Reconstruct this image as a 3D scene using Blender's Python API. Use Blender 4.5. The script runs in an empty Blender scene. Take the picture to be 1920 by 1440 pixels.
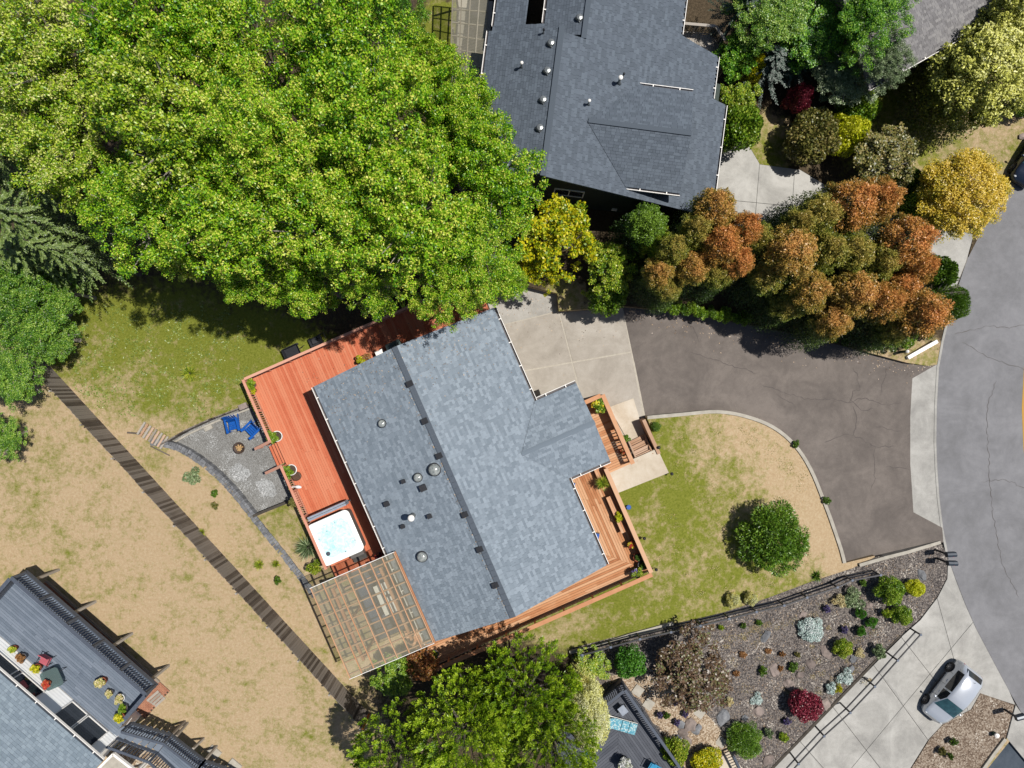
import bpy, bmesh, math, random
import numpy as np
from mathutils import Vector, Matrix
from mathutils.geometry import delaunay_2d_cdt
random.seed(7)
RNG = np.random.default_rng(11)
S = bpy.context.scene
C = S.collection

# ---------------------------------------------------------------- camera, sky, sun, exposure
H, F = 40.0, 1280.0            # camera height above the yard, focal length in photo pixels
cam = bpy.data.cameras.new('camera'); cam.sensor_width = 36; cam.lens = 24; cam.clip_end = 500
co = bpy.data.objects.new('camera', cam); C.objects.link(co); co.location = (0, 0, H); S.camera = co
SUN_EL = math.radians(63); SUN_AZ = math.atan2(0.27, 0.96)
sv = Vector((math.cos(SUN_EL)*math.cos(SUN_AZ), math.cos(SUN_EL)*math.sin(SUN_AZ), math.sin(SUN_EL)))
W = bpy.data.worlds.new('World'); S.world = W; W.use_nodes = True
nt = W.node_tree; sky = nt.nodes.new('ShaderNodeTexSky'); sky.sky_type = 'NISHITA'; sky.sun_disc = False
sky.sun_elevation = SUN_EL; sky.sun_rotation = math.atan2(sv.x, sv.y)
nt.links.new(sky.outputs[0], nt.nodes['Background'].inputs[0]); nt.nodes['Background'].inputs[1].default_value = 0.062
sl = bpy.data.lights.new('sun', 'SUN'); sl.energy = 5.0; sl.angle = math.radians(0.53); sl.color = (1, .955, .88)
so = bpy.data.objects.new('sun', sl); C.objects.link(so); so.location = (20, 5, 60)
so.rotation_euler = (-sv).to_track_quat('-Z', 'Y').to_euler()
S.view_settings.view_transform = 'Standard'; S.view_settings.look = 'None'
S.view_settings.exposure = 0.3; S.view_settings.gamma = 1
S.cycles.max_bounces = 6; S.cycles.transparent_max_bounces = 12

# ---------------------------------------------------------------- helpers
def P(px, py, z=0.0):
    s = (H-z)/F
    return Vector(((px-960)*s, (720-py)*s, z))
def sm(t): t = min(1, max(0, t)); return t*t*(3-2*t)
def zL(px, py=0): return -2.2*sm((px-1180)/460)-.5*sm((px-1660)/110)                 # yards: level behind the house, falling to the street
def zD(px, py=0): return -0.7-1.95*sm((px-1170)/560)            # driveway
def zN(px, py=0): return zL(px)-.3+.2*sm((px-1600)/150)                        # lower neighbour's driveway
def PL(px, py, dz=0):  return P(px, py, zL(px)+dz)
def lin(c): return tuple(((x/255)/12.92 if x/255 <= .04045 else ((x/255+.055)/1.055)**2.4) for x in c)
KA = 1.785
KL = 1.0
def A(*c): return tuple(min(.9, x/KA) for x in lin(c)) + (1,)      # colour seen in full sun -> albedo
def AL(*c): return tuple(min(.62, x/KL) for x in lin(c)) + (1,)
WL = {}
def kids(o): return [c for c in bpy.data.objects if c.parent == o]
class G:
    def __init__(s): s.v = []; s.f = []
    def add(s, vs, fs):
        o = len(s.v); s.v += [tuple(v) for v in vs]; s.f += [tuple(i+o for i in f) for f in fs]; return s
    def hexa(s, b, t):
        n = len(b); return s.add(list(b)+list(t), [tuple(range(n-1, -1, -1)), tuple(range(n, 2*n))] +
                     [(i, (i+1) % n, n+(i+1) % n, n+i) for i in range(n)])
    def box(s, c, sx, sy, sz, a=0):
        ca, sa = math.cos(a), math.sin(a); q = [(-sx/2, -sy/2), (sx/2, -sy/2), (sx/2, sy/2), (-sx/2, sy/2)]
        b = [(c[0]+x*ca-y*sa, c[1]+x*sa+y*ca) for x, y in q]
        return s.hexa([(x, y, c[2]-sz/2) for x, y in b], [(x, y, c[2]+sz/2) for x, y in b])
    def beam(s, p, q, w, h):
        p, q = Vector(p), Vector(q); d = (q-p).normalized()
        u = Vector((0, 0, 1)) if abs(d.z) < .95 else Vector((1, 0, 0))
        e = d.cross(u).normalized(); u = e.cross(d).normalized()
        r = [(-1, -1), (1, -1), (1, 1), (-1, 1)]
        return s.hexa([p+e*(a*w/2)+u*(b*h/2) for a, b in r][::-1], [q+e*(a*w/2)+u*(b*h/2) for a, b in r][::-1])
    def slab(s, poly, z0, z1):
        if sum(poly[i-1][0]*poly[i][1]-poly[i][0]*poly[i-1][1] for i in range(len(poly))) < 0: poly = poly[::-1]
        return s.hexa([(p[0], p[1], z0) for p in poly], [(p[0], p[1], z1) for p in poly])
    def tube(s, pts, r, n=6):
        pts = [Vector(p) for p in pts]; o = len(s.v); rs = r if isinstance(r, (list, tuple)) else [r]*len(pts)
        for i, p in enumerate(pts):
            d = (pts[min(i+1, len(pts)-1)]-pts[max(i-1, 0)]).normalized()
            u = Vector((0, 0, 1)) if abs(d.z) < .9 else Vector((1, 0, 0))
            e = d.cross(u).normalized(); u = e.cross(d)
            for k in range(n):
                a = 2*math.pi*k/n; s.v.append(tuple(p+(e*math.cos(a)+u*math.sin(a))*rs[i]))
        for i in range(len(pts)-1):
            for k in range(n):
                a, b = o+i*n+k, o+i*n+(k+1) % n; s.f.append((a, b, b+n, a+n))
        s.f.append(tuple(o+k for k in range(n))[::-1]); s.f.append(tuple(o+(len(pts)-1)*n+k for k in range(n)))
        return s
    def lathe(s, c, prof, n=14):
        o = len(s.v)
        for r, z in prof:
            for k in range(n):
                a = 2*math.pi*k/n; s.v.append((c[0]+r*math.cos(a), c[1]+r*math.sin(a), c[2]+z))
        for i in range(len(prof)-1):
            for k in range(n):
                a, b = o+i*n+k, o+i*n+(k+1) % n; s.f.append((a, b, b+n, a+n))
        s.f.append(tuple(o+k for k in range(n))[::-1]); s.f.append(tuple(o+(len(prof)-1)*n+k for k in range(n)))
        return s
    def blob(s, c, r, rng=random, n=1, j=.18, flat=1.0, ang=0):
        bm = bmesh.new(); bmesh.ops.create_icosphere(bm, subdivisions=n+1, radius=1)
        ca, sa = math.cos(ang), math.sin(ang)
        for v in bm.verts:
            k = 1+rng.uniform(-j, j); x, y, z = v.co*k
            x, y, z = x*r[0], y*r[1], z*r[2]; v.co = (c[0]+x*ca-y*sa, c[1]+x*sa+y*ca, c[2]+z)
        bm.verts.index_update()
        s.add([v.co for v in bm.verts], [[v.index for v in f.verts] for f in bm.faces]); bm.free(); return s
def tag(o, label=None, cat=None, group=None, kind=None):
    if label: o['label'] = label
    if cat: o['category'] = cat
    if group: o['group'] = group
    if kind: o['kind'] = kind
    return o
def thing(name, label, cat, loc=(0, 0, 0), group=None):
    o = bpy.data.objects.new(name, None); C.objects.link(o); o.location = loc; o.empty_display_size = .2
    WL[o.name] = Vector(loc); return tag(o, label, cat, group)
def link(name, me, parent=None, loc=None, rz=0, mat=None):
    o = bpy.data.objects.new(name, me); C.objects.link(o)
    if loc is not None: o.location = Vector(loc)-(WL[parent.name] if parent else Vector())
    elif parent: pass
    if rz: o.rotation_euler.z = rz
    if parent: o.parent = parent
    WL[o.name] = (WL[parent.name] if parent else Vector())+Vector(o.location)
    return o
def mk(name, g, mat, parent=None, smooth=False, bevel=0):
    """g holds world coordinates; mesh is stored relative to its parent"""
    off = WL[parent.name] if parent else Vector()
    me = bpy.data.meshes.new(name)
    me.from_pydata([tuple(Vector(v)-off) for v in g.v], [], g.f); me.update()
    me.materials.append(mat)
    if smooth: me.polygons.foreach_set('use_smooth', [True]*len(me.polygons))
    o = bpy.data.objects.new(name, me); C.objects.link(o)
    if parent: o.parent = parent
    WL[o.name] = off.copy()
    return o
def dup(root, loc=None, rz=None, scale=None, label=None, group=None, mats=None):
    """copy of a thing, its parts and their sub-parts"""
    def cp(o, par):
        c = o.copy(); C.objects.link(c)
        if par: c.parent = par
        if mats and c.type == 'MESH' and c.material_slots:
            for s_ in c.material_slots:
                if s_.material and s_.material.name in mats:
                    s_.link = 'OBJECT'; s_.material = mats[s_.material.name]
        for k in KID.get(o.name, []): cp(k, c)
        return c
    r = cp(root, None)
    if loc is not None: r.location = loc
    if rz is not None: r.rotation_euler.z = rz
    if scale is not None: r.scale = scale
    if label: r['label'] = label
    if group: r['group'] = group
    return r
KID = {}
def index_kids():
    KID.clear()
    for o in bpy.data.objects:
        if o.parent: KID.setdefault(o.parent.name, []).append(o)

# ---------------------------------------------------------------- materials
class NT:
    def __init__(s, name):
        s.m = bpy.data.materials.new(name); s.m.use_nodes = True; s.t = s.m.node_tree
        s.b = s.t.nodes['Principled BSDF']; s.out = s.t.nodes['Material Output']
    def n(s, t, **k):
        o = s.t.nodes.new('ShaderNode'+t)
        for a, b in k.items(): setattr(o, a, b)
        return o
    def l(s, a, b): s.t.links.new(a, b)
    def pos(s):
        return s.n('NewGeometry').outputs['Position']
    def noise(s, scale, detail=4, rough=.6, vec=None, dist=0):
        o = s.n('TexNoise'); o.inputs['Scale'].default_value = scale; o.inputs['Detail'].default_value = detail
        o.inputs['Roughness'].default_value = rough; o.inputs['Distortion'].default_value = dist
        s.l(vec or s.pos(), o.inputs['Vector']); return o.outputs['Fac']
    def ramp(s, fac, stops):
        o = s.n('ValToRGB'); e = o.color_ramp.elements
        while len(e) < len(stops): e.new(0.5)
        for i, (p, c) in enumerate(stops): e[i].position = p; e[i].color = c if len(c) == 4 else tuple(c)+(1,)
        s.l(fac, o.inputs[0]); return o.outputs[0]
    def mix(s, fac, a, b, mode='MIX'):
        o = s.n('MixRGB', blend_type=mode)
        for i, x in ((0, fac), (1, a), (2, b)):
            if hasattr(x, 'links') or isinstance(x, bpy.types.NodeSocket): s.l(x, o.inputs[i])
            else: o.inputs[i].default_value = x
        return o.outputs[0]
    def math(s, op, a, b=0.5, clamp=False):
        o = s.n('Math', operation=op); o.use_clamp = clamp
        for i, x in ((0, a), (1, b)):
            if isinstance(x, bpy.types.NodeSocket): s.l(x, o.inputs[i])
            else: o.inputs[i].default_value = x
        return o.outputs[0]
    def attr(s, name): return s.n('Attribute', attribute_name=name).outputs['Fac']
    def bump(s, h, strength=.4, dist=.02):
        o = s.n('Bump'); o.inputs['Strength'].default_value = strength; o.inputs['Distance'].default_value = dist
        s.l(h, o.inputs['Height']); s.l(o.outputs[0], s.b.inputs['Normal'])
    def fin(s, col=None, rough=.8, metal=0, spec=.3):
        if col is not None:
            if isinstance(col, bpy.types.NodeSocket): s.l(col, s.b.inputs['Base Color'])
            else: s.b.inputs['Base Color'].default_value = col
        s.b.inputs['Roughness'].default_value = rough; s.b.inputs['Metallic'].default_value = metal
        s.b.inputs['Specular IOR Level'].default_value = spec
        return s.m
def simple(name, c1, c2=None, scale=6, rough=.7, metal=0, bump=0, bscale=40, spec=.3, rnd=0.0, det=5):
    """two-tone noise paint; rnd = how much each object differs in brightness"""
    t = NT(name); c2 = c2 or tuple(x*.78 for x in c1[:3])+(1,)
    col = t.ramp(t.noise(scale, det), [(.3, c2), (.7, c1)])
    if rnd:
        r = t.n('ObjectInfo').outputs['Random']
        k = t.math('ADD', t.math('MULTIPLY', r, rnd), 1-rnd/2)
        col = t.mix(1.0, col, t.ramp(t.math('MULTIPLY', k, .5), [(0, (0, 0, 0, 1)), (1, (2, 2, 2, 1))]), 'MULTIPLY')
    if bump: t.bump(t.noise(bscale, 3), bump, .02)
    return t.fin(col, rough, metal, spec)
def leafmat(name, cols, trans=.38, rough=.42, spec=.55):
    t = NT(name); n = len(cols)
    f = t.math('ADD', t.attr('rnd'), t.math('MULTIPLY', t.math('SUBTRACT', t.n('ObjectInfo').outputs['Random'], .5), .12), True)
    col = t.ramp(f, [((i+.5)/n, c) for i, c in enumerate(cols)])
    t.fin(col, rough, 0, spec)
    tr = t.n('BsdfTranslucent'); t.l(col, tr.inputs[0]); mx = t.n('MixShader'); mx.inputs[0].default_value = trans
    t.l(t.b.outputs[0], mx.inputs[1]); t.l(tr.outputs[0], mx.inputs[2]); t.l(mx.outputs[0], t.out.inputs[0])
    return t.m
def shinglemat(name, dark, mid, light, rough=.82, patch=.5):
    t = NT(name)
    f = t.math('ADD', t.math('MULTIPLY', t.attr('rnd'), .8), t.math('MULTIPLY', t.noise(.55, 3), patch))
    f = t.math('ADD', f, t.math('MULTIPLY', t.math('SUBTRACT', t.noise(22, 4, .7), .5), .4))
    st = t.noise(.9, 5, .7, dist=1.5)
    f = t.math('ADD', f, t.math('MULTIPLY', t.math('SUBTRACT', st, .5), .08))
    col = t.ramp(f, [(.05, dark), (.45, mid), (.85, light)])
    t.bump(t.noise(140, 2), .35, .01)
    return t.fin(col, rough, 0, .3)
def board(name, c1, c2, c3, rnd=.3, rough=.75, vec_scale=(1, 1, 1)):
    t = NT(name)
    r = t.n('ObjectInfo').outputs['Random']
    f = t.math('ADD', t.math('MULTIPLY', r, rnd*1.6), t.math('MULTIPLY', t.noise(1.3, 6, .7), 1-rnd*.6))
    f = t.math('ADD', f, t.math('MULTIPLY', t.math('SUBTRACT', t.noise(24, 3), .5), .25))
    col = t.ramp(f, [(.25, c3), (.55, c1), (.9, c2)])
    t.bump(t.noise(60, 3), .25, .01)
    return t.fin(col, rough, 0, .25)
M = {}
M['roof'] = shinglemat('roof_shingle', A(130, 143, 156), A(145, 158, 171), A(161, 174, 187), patch=.06)
M['roofB'] = shinglemat('neighbour_shingle', A(90, 100, 112), A(99, 109, 122), A(109, 120, 133), patch=.06)
M['roofC'] = shinglemat('pale_shingle', A(124, 122, 124), A(142, 140, 142), A(160, 158, 158), patch=.1)
M['roofD'] = shinglemat('slate_shingle', A(126, 141, 154), A(138, 153, 166), A(150, 165, 177), patch=.1)
M['cap'] = simple('ridge_metal', A(112, 122, 134), A(98, 107, 119), 20, .6)
M['black'] = simple('black_plastic', (.012, .013, .016, 1), (.02, .021, .025, 1), 8, .45)
M['darkmetal'] = simple('dark_metal', (.03, .031, .036, 1), (.05, .05, .055, 1), 20, .4, .3)
M['steel'] = simple('galvanised_steel', A(178, 182, 182), A(140, 146, 148), 9, .35, .6)
M['dome'] = simple('tube_skylight_dome', A(200, 204, 200), A(120, 128, 130), 7, .12, 0, spec=.8)
M['white'] = simple('white_paint', (.74, .72, .69, 1), (.62, .6, .57, 1), 10, .5)
M['gutter'] = simple('gutter_trough', (.05, .045, .05, 1), (.09, .08, .08, 1), 12, .5)
M['redboard'] = board('red_stained_board', A(226, 128, 92), A(234, 146, 110), A(210, 108, 74), .4)
M['redrail'] = board('red_stained_rail', A(232, 164, 138), A(240, 182, 158), A(218, 140, 114), .3)
M['cedar'] = board('cedar_board', A(214, 150, 104), A(232, 180, 138), A(180, 114, 72), .5)
M['cedarcap'] = board('cedar_cap', A(222, 162, 120), A(232, 186, 150), A(204, 138, 98), .4)
M['treads'] = board('weathered_tread', A(200, 160, 130), A(216, 184, 160), A(178, 134, 104), .5)
M['greyboard'] = board('grey_composite_board', A(120, 132, 148), A(136, 147, 163), A(104, 116, 132), .3)
M['slateboard'] = board('slate_deck_board', A(92, 96, 106), A(104, 108, 118), A(80, 84, 94), .3)
M['darkrail'] = simple('charcoal_rail', A(98, 106, 120), A(80, 87, 100), 10, .5, rnd=.3)
M['fence'] = board('weathered_fence_board', A(108, 98, 90), A(146, 137, 129), A(82, 73, 67), .75)
M['greywood'] = board('grey_wood', A(168, 158, 146), A(190, 182, 172), A(138, 126, 114), .5)
M['orangewood'] = simple('fresh_orange_board', A(226, 134, 60), A(206, 112, 44), 8, .7)
M['brick'] = simple('red_brick', A(192, 138, 110), A(164, 110, 88), 3, .85, bump=.3, rnd=.35)
M['stone'] = simple('grey_stone', A(150, 152, 156), A(108, 110, 116), 3.5, .9, bump=.5, bscale=25, rnd=.5)
M['rock'] = simple('garden_rock', A(172, 156, 148), A(124, 114, 110), 3, .9, bump=.6, bscale=14, rnd=.5)
M['concrete_w'] = simple('pale_concrete', A(206, 200, 188), A(176, 170, 158), 2.2, .85, bump=.2)
M['blockwall'] = simple('dark_block', A(92, 86, 78), A(66, 60, 54), 4, .9, bump=.4)
M['siding_w'] = simple('white_siding', (.82, .82, .81, 1), (.76, .77, .77, 1), 3, .6)
M['siding_g'] = simple('dark_green_siding', A(58, 74, 66), A(44, 58, 52), 3, .6)
M['siding_t'] = simple('tan_siding', A(186, 170, 146), A(166, 150, 128), 3, .7)
M['glass'] = simple('window_glass', (.02, .025, .03, 1), (.03, .035, .045, 1), 3, .06, 0, spec=.8)
M['trunk'] = simple('bark', (.12, .1, .085, 1), (.06, .048, .04, 1), 5, .9, bump=.6, bscale=18)
M['palebark'] = simple('pale_bark', (.3, .27, .24, 1), (.16, .14, .12, 1), 5, .9)
M['blue'] = simple('blue_plastic', A(24, 104, 200), A(16, 84, 172), 5, .35, spec=.5, rnd=.12)
M['cushblue'] = simple('blue_cushion', A(70, 170, 214), A(50, 146, 196), 6, .8)
M['pink'] = simple('pink_fabric', A(206, 110, 122), A(186, 92, 106), 8, .85, rnd=.15)
M['terracotta'] = simple('terracotta', A(186, 100, 66), A(150, 78, 52), 5, .8)
M['potwhite'] = simple('white_glazed_pot', (.68, .68, .67, 1), (.55, .55, .54, 1), 5, .3)
M['potdark'] = simple('dark_glazed_pot', (.04, .045, .06, 1), (.07, .07, .08, 1), 5, .25)
M['soil'] = simple('potting_soil', (.04, .028, .02, 1), (.07, .05, .035, 1), 30, .95, bump=.5)
M['shell'] = simple('acrylic_shell', (.82, .84, .83, 1), (.76, .79, .79, 1), 2, .2, spec=.6)
M['greypanel'] = simple('grey_vinyl', A(120, 116, 114), A(98, 95, 94), 4, .6)
M['vinyl'] = simple('pale_grey_vinyl', A(178, 186, 200), A(150, 160, 176), 4, .5)
M['yellowpaint'] = simple('yellow_road_paint', A(222, 170, 70), A(196, 150, 70), 30, .8)
M['rubber'] = simple('tyre_rubber', (.015, .015, .016, 1), (.025, .025, .026, 1), 20, .8)
M['alloy'] = simple('alloy_rim', (.5, .5, .51, 1), (.4, .4, .42, 1), 6, .3, .7)
M['lamp'] = simple('headlight_lens', (.6, .62, .64, 1), (.4, .42, .45, 1), 12, .12, spec=.8)
M['redlamp'] = simple('tail_light_lens', (.35, .02, .02, 1), (.22, .01, .01, 1), 12, .15, spec=.7)
M['green_lid'] = simple('green_plastic', A(60, 96, 84), A(46, 80, 70), 6, .5)
M['purple'] = leafmat('purple_bloom', [AL(74, 78, 66), AL(92, 80, 128), AL(120, 104, 160)], .2)
M['yellowbloom'] = leafmat('yellow_bloom', [AL(220, 170, 30), AL(240, 200, 50), AL(250, 220, 90)], .2)
M['redbloom'] = leafmat('red_bloom', [AL(170, 40, 40), AL(206, 70, 60), AL(160, 120, 60)], .2)
M['whitebloom'] = leafmat('white_bloom', [AL(150, 160, 110), AL(232, 232, 222), AL(245, 245, 238)], .2)
M['pinkbloom'] = leafmat('mixed_bloom', [AL(120, 130, 50), AL(206, 196, 120), AL(226, 190, 180)], .2)

def paint(name, c):
    t = NT(name); t.fin(c, .22, .45, .5); t.b.inputs['Coat Weight'].default_value = .6; t.b.inputs['Coat Roughness'].default_value = .06
    col = t.ramp(t.noise(300, 2), [(.3, tuple(x*.92 for x in c[:3])+(1,)), (.7, c)]); t.l(col, t.b.inputs['Base Color']); return t.m
M['silver'] = paint('silver_car_paint', (.52, .55, .6, 1))
M['darkblue'] = paint('dark_blue_car_paint', (.02, .028, .05, 1))

def poly_mat():
    t = NT('corrugated_polycarbonate'); col = t.ramp(t.noise(2.0, 5), [(.3, (.44, .41, .31, 1)), (.7, (.54, .5, .4, 1))])
    t.fin(col, .3, 0, .5)
    tr = t.n('BsdfTransparent'); tr.inputs[0].default_value = (.82, .83, .79, 1); mx = t.n('MixShader'); mx.inputs[0].default_value = .71
    t.l(t.b.outputs[0], mx.inputs[1]); t.l(tr.outputs[0], mx.inputs[2]); t.l(mx.outputs[0], t.out.inputs[0]); return t.m
M['poly'] = poly_mat()
def glass_mat(name, tint, f):
    t = NT(name); t.fin(tint, .05, 0, .8)
    tr = t.n('BsdfTransparent'); tr.inputs[0].default_value = (.55, .72, .72, 1); mx = t.n('MixShader'); mx.inputs[0].default_value = f
    t.l(t.b.outputs[0], mx.inputs[1]); t.l(tr.outputs[0], mx.inputs[2]); t.l(mx.outputs[0], t.out.inputs[0]); return t.m
M['carglass'] = glass_mat('tinted_car_glass', (.02, .03, .035, 1), .5)
M['tableglass'] = glass_mat('table_glass', (.10, .14, .14, 1), .35)
def water_mat():
    t = NT('spa_water'); col = t.ramp(t.noise(3.2, 5, .65, dist=1.2), [(.32, (.3, .62, .66, 1)), (.52, (.5, .76, .78, 1)), (.72, (.7, .85, .85, 1))])
    t.bump(t.noise(9, 3), .4, .03); return t.fin(col, .05, 0, .6)
M['water'] = water_mat()
def cushion_mat():
    t = NT('patterned_cushion'); v = t.n('TexVoronoi'); v.inputs['Scale'].default_value = 9; t.l(t.pos(), v.inputs['Vector'])
    col = t.ramp(v.outputs['Distance'], [(.25, A(226, 234, 234)), (.42, A(140, 198, 212)), (.75, A(96, 168, 192))]); return t.fin(col, .85)
M['pattern'] = cushion_mat()

# foliage
M['alder'] = leafmat('alder_leaf', [AL(46, 96, 12), AL(104, 158, 18), AL(154, 190, 30), AL(212, 224, 92)], 0.32)
M['alder2'] = leafmat('alder_leaf_olive', [AL(56, 98, 16), AL(118, 158, 24), AL(174, 192, 46), AL(228, 230, 130)], 0.32)
M['maple'] = leafmat('dark_broadleaf', [AL(32, 66, 14), AL(64, 110, 22), AL(104, 146, 36), AL(166, 190, 84)], 0.28)
M['grove'] = leafmat('green_broadleaf', [AL(30, 72, 18), AL(64, 120, 26), AL(104, 156, 36), AL(156, 194, 60)], 0.3)
M['sage'] = leafmat('sage_broadleaf', [AL(62, 84, 50), AL(100, 122, 80), AL(136, 152, 110), AL(170, 184, 144)], .25)
M['hemlock'] = leafmat('hemlock_needle', [AL(52, 72, 30), AL(82, 106, 44), AL(114, 134, 64), AL(140, 156, 90)], .2)
M['darkfir'] = leafmat('dark_fir_needle', [AL(18, 38, 30), AL(30, 56, 44), AL(46, 76, 58)], .15)
M['yellowtree'] = leafmat('yellow_leaf', [AL(96, 128, 20), AL(158, 170, 22), AL(206, 190, 24), AL(236, 204, 40)], .35)
M['limeshrub'] = leafmat('lime_leaf', [AL(70, 104, 20), AL(118, 152, 28), AL(160, 176, 50), AL(190, 186, 80)], .32)
M['bronze'] = leafmat('bronze_cedar_tip', [AL(42, 64, 18), AL(90, 106, 34), AL(158, 134, 58), AL(200, 148, 82)], 0.22)
M['bronze2'] = leafmat('rust_cedar_tip', [AL(46, 60, 18), AL(92, 98, 34), AL(168, 126, 58), AL(210, 140, 78)], 0.22)
M['bronze3'] = leafmat('olive_cedar_tip', [AL(42, 66, 20), AL(84, 106, 34), AL(130, 134, 50), AL(176, 154, 76)], 0.22)
M['cypress2'] = leafmat('deep_green_cypress', [AL(34, 62, 10), AL(84, 120, 14), AL(136, 166, 26), AL(188, 206, 62)], 0.25)
M['goldcyp'] = leafmat('gold_cypress', [AL(44, 62, 16), AL(112, 120, 36), AL(226, 212, 100), AL(250, 238, 140)], 0.25)
M['goldtree'] = leafmat('amber_cypress', [AL(104, 108, 24), AL(172, 158, 38), AL(212, 176, 56), AL(224, 184, 80)], .3)
M['cypress'] = leafmat('yellow_green_cypress', [AL(36, 62, 12), AL(82, 112, 18), AL(136, 158, 30), AL(190, 202, 70)], 0.25)
M['paleyellow'] = leafmat('cream_leaf', [AL(206, 184, 84), AL(240, 220, 120), AL(250, 238, 152), AL(254, 246, 184)], 0.3)
M['greenbush'] = leafmat('green_bush', [AL(36, 64, 16), AL(66, 98, 24), AL(92, 124, 32), AL(120, 150, 48)], .25)
M['brightbush'] = leafmat('bright_bush', [AL(54, 88, 18), AL(90, 128, 26), AL(124, 154, 38), AL(160, 178, 66)], 0.3)
M['chartreuse'] = leafmat('chartreuse_leaf', [AL(120, 140, 16), AL(176, 188, 24), AL(206, 208, 40), AL(222, 218, 70)], .3)
M['olive'] = leafmat('olive_leaf', [AL(60, 66, 28), AL(96, 100, 44), AL(132, 126, 64), AL(150, 134, 84)], .25)
M['maroon'] = leafmat('maroon_leaf', [AL(62, 16, 28), AL(110, 30, 46), AL(140, 48, 64), AL(150, 66, 84)], .2)
M['brownmaple'] = leafmat('brown_maple_leaf', [AL(48, 36, 24), AL(82, 62, 44), AL(108, 84, 62), AL(92, 100, 52)], .2)
M['orange'] = leafmat('orange_maple_leaf', [AL(104, 64, 38), AL(150, 92, 52), AL(180, 122, 66), AL(104, 108, 48)], 0.3)
M['silverleaf'] = leafmat('silver_leaf', [AL(120, 140, 136), AL(180, 200, 194), AL(212, 226, 218)], .2)
M['ballgreen'] = leafmat('clipped_green', [AL(40, 80, 20), AL(66, 118, 32), AL(94, 146, 46)], .2)
M['grassleaf'] = leafmat('strappy_leaf', [AL(90, 120, 30), AL(140, 160, 44), AL(190, 190, 70)], .3)
M['weed'] = leafmat('lawn_weed', [AL(98, 116, 46), AL(122, 140, 62), AL(146, 158, 84)], .3)
M['strawleaf'] = leafmat('straw_tuft', [AL(170, 150, 100), AL(206, 190, 140), AL(226, 212, 170)], .25)
M['drygrass'] = leafmat('dry_grass', [AL(150, 120, 80), AL(190, 158, 112), AL(214, 184, 140)], .25)
M['orangelow'] = leafmat('orange_groundcover', [AL(104, 78, 44), AL(156, 108, 62), AL(190, 146, 98)], .25)
M['lawnmix'] = leafmat('mixed_lawn_blade', [AL(84, 96, 30), AL(128, 132, 52), AL(170, 154, 92), AL(206, 178, 132)], .25)
M['lawnshrub'] = leafmat('lawn_shrub_needle', [AL(38, 70, 14), AL(70, 106, 22), AL(98, 134, 34), AL(130, 156, 56)], 0.25)
M['litter'] = leafmat('dry_litter', [AL(86, 70, 56), AL(138, 116, 92), AL(176, 152, 124)], .15)
M['litter2'] = leafmat('straggling_ground_cover', [AL(78, 80, 50), AL(120, 104, 72), AL(150, 132, 92)], .2)
M['drylawn'] = leafmat('dry_lawn_blade', [AL(112, 108, 54), AL(150, 128, 84), AL(176, 150, 108), AL(196, 172, 130)], .25)
M['vinyl2'] = simple('grey_post_cap', A(120, 130, 150), A(100, 110, 128), 6, .5)

# ---------------------------------------------------------------- ground materials
def lawn_mat():
    t = NT('lawn'); fine = t.noise(26, 5, .75); mid = t.noise(2.6, 5, .65); lo = t.noise(.55, 4, .6)
    big = t.math('ADD', t.math('MULTIPLY', mid, .65), t.math('MULTIPLY', lo, .55))
    g = t.math('ADD', t.attr('green'), t.math('MULTIPLY', t.math('SUBTRACT', big, .6), 4.0))
    g = t.math('ADD', g, t.math('MULTIPLY', t.math('SUBTRACT', t.noise(9, 5, .75), .5), 1.3))
    g = t.math('ADD', g, t.math('MULTIPLY', t.math('SUBTRACT', fine, .5), .9), True)
    dry = t.ramp(t.noise(7, 6, .8), [(.25, A(190, 160, 124)), (.5, A(213, 187, 150)), (.75, A(232, 212, 180))])
    grn = t.ramp(t.noise(8, 6, .8), [(.22, A(92, 103, 28)), (.5, A(137, 144, 55)), (.8, A(176, 174, 90))])
    col = t.mix(t.math('MULTIPLY', g, 1.0, True), dry, grn)
    so = t.ramp(t.noise(9, 5, .75), [(.3, (.028, .022, .014, 1)), (.55, (.07, .052, .033, 1)), (.8, (.13, .1, .065, 1))])
    s = t.math('ADD', t.attr('soil'), t.math('MULTIPLY', t.math('SUBTRACT', t.noise(3, 5, .7), .5), .9), True)
    s = t.ramp(s, [(.4, (0, 0, 0, 1)), (.6, (1, 1, 1, 1))])
    col = t.mix(s, col, so); t.bump(fine, .9, .06); return t.fin(col, .95, 0, .1)
def gravel_mat(name, cols, scale=34, chips=None, big=1.2):
    t = NT(name); v = t.n('TexVoronoi'); v.inputs['Scale'].default_value = scale; t.l(t.pos(), v.inputs['Vector'])
    h = t.n('SeparateColor'); t.l(v.outputs['Color'], h.inputs[0])
    f = t.math('ADD', t.math('MULTIPLY', h.outputs[0], .6), t.math('MULTIPLY', t.noise(big, 5, .65), .5))
    col = t.ramp(f, [(.2, cols[0]), (.5, cols[1]), (.8, cols[2])])
    if chips:
        k = t.ramp(t.math('MULTIPLY', h.outputs[1], t.noise(.9, 3)), [(.50, (0, 0, 0, 1)), (.54, (1, 1, 1, 1))]); col = t.mix(k, col, chips)
    t.bump(v.outputs['Distance'], .8, .03); return t.fin(col, .92, 0, .15)
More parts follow.
